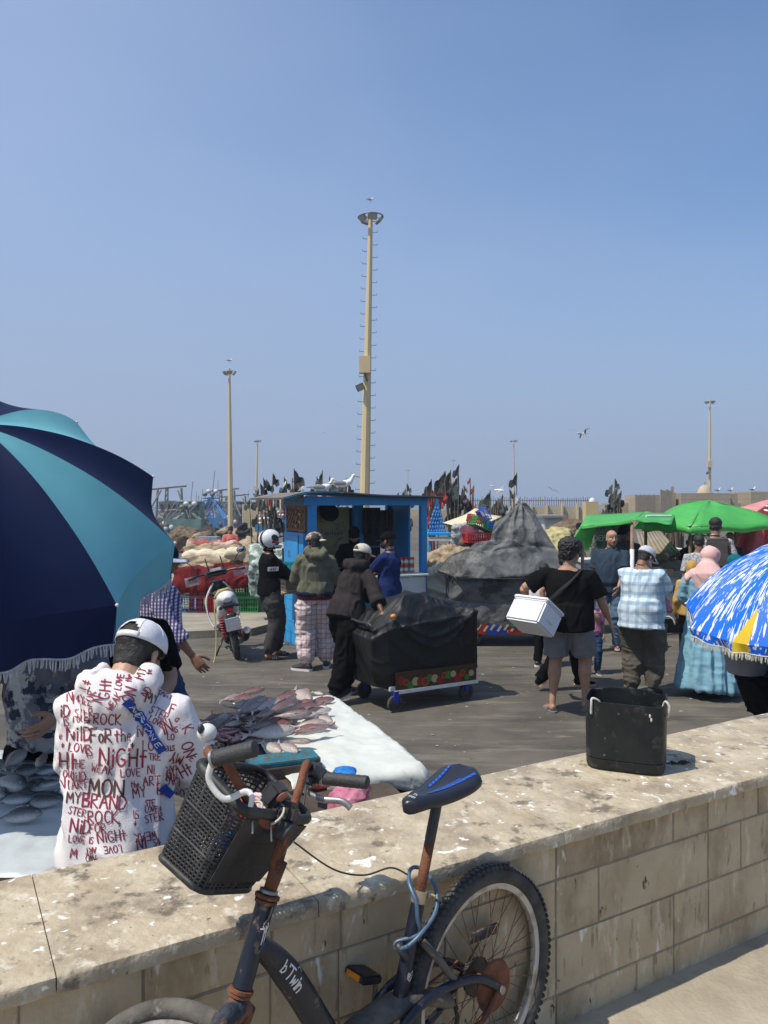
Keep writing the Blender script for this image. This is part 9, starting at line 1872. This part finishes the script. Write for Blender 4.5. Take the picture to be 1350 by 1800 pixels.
bnc = thing('teal_bin', V((1316 - 675) / F * 12, 12, 0), 'teal plastic tub with white foam boxes beside the red curtain', 'tub'); q = MB(); q.tube([V(0, 0, .72), V(0, 0, 1.12)], [.20, .24], 20); q.build('tub', m_gbask, bnc, smooth=True, auto=True); q = MB(); q.box((0, 0, 1.17), (.34, .3, .10), bev=.01); q.build('foam_tray', m_foam, bnc); q = MB(); q.box((0, 0, .36), (.5, .4, .715)); q.build('stand', m_wood, bnc)
# tub and black table under the blue parasol
tt = thing('black_table', V(3.02, 5.95, 0), 'table hung with black cloth under the blue parasol', 'table'); q = MB(); q.hull([(-.34, -.40, .80), (.9, -.4, .80), (-.34, -.02, .80), (.9, .0, .80), (-.20, -.42, .62), (.95, -.46, .02), (.15, -.44, .30), (-.2, 0, .5), (.95, 0, .02)]); o = remesh(q, .02, 1, lambda co: crumple(co, 4, .02, .008, .003, 4)); o.build('black_cloth', m_black, tt, smooth=True); q = MB(); q.box((.3, 0, .40), (.06, .06, .80)); q.build('leg', m_wood, tt)
tu = thing('grey_tub', P(1311, 1183, 5.75) , 'large round grey plastic tub under the fringe of the blue parasol', 'tub'); m_tubg = mat('grey_plastic_tub', (.24, .25, .265), (.20, .21, .22), sc=8, rough=.5)
q = MB(); q.lathe([(0, 0), (.125, 0), (.135, .01), (.165, .26), (.175, .27), (.175, .28), (.16, .28), (.13, .02), (0, .015)], 40); q.build('tub', m_tubg, tu, smooth=True, auto=True); tu.location.z = max(tu.location.z, .812)
# fallen litter and small stones on the market ground: real thin chips
lt = MB(); rl = random.Random(12)
for i in range(260):
 Y = rl.uniform(4.5, 14); x = rl.uniform(-.55, .6) * Y; s_ = rl.uniform(.006, .022); a = rl.uniform(0, 6.3)
 lt.add([V(x + s_ * math.cos(a + k * 1.57) * rl.uniform(.6, 1.2), Y + s_ * math.sin(a + k * 1.57) * rl.uniform(.6, 1.2), .004 + (.004 if k % 2 else 0)) for k in range(4)], [(0, 1, 2, 3)])
setp(lt.build('litter', mat('pale_litter', (.42, .40, .36), (.20, .18, .15), sc=2, rough=.9)), 'scattered pale scraps of litter on the market ground', 'litter', kind='stuff')
# ---- sea haze
hz = MB(); hz.box((0, 110, 12), (420, 400, 27.2))
hm = bpy.data.materials.new('sea_haze'); hm.use_nodes = True; hn = hm.node_tree.nodes; hl = hm.node_tree.links
for n in list(hn): hn.remove(n)
vo = hn.new('ShaderNodeVolumePrincipled'); mo_ = hn.new('ShaderNodeOutputMaterial'); hl.new(vo.outputs[0], mo_.inputs['Volume']); vo.inputs['Color'].default_value = (.80, .88, .96, 1); vo.inputs['Density'].default_value = .0015; vo.inputs['Anisotropy'].default_value = .3
hz.build('haze', hm); setp(bpy.data.objects['haze'], 'thin pale sea haze over the harbour', 'haze', kind='stuff')
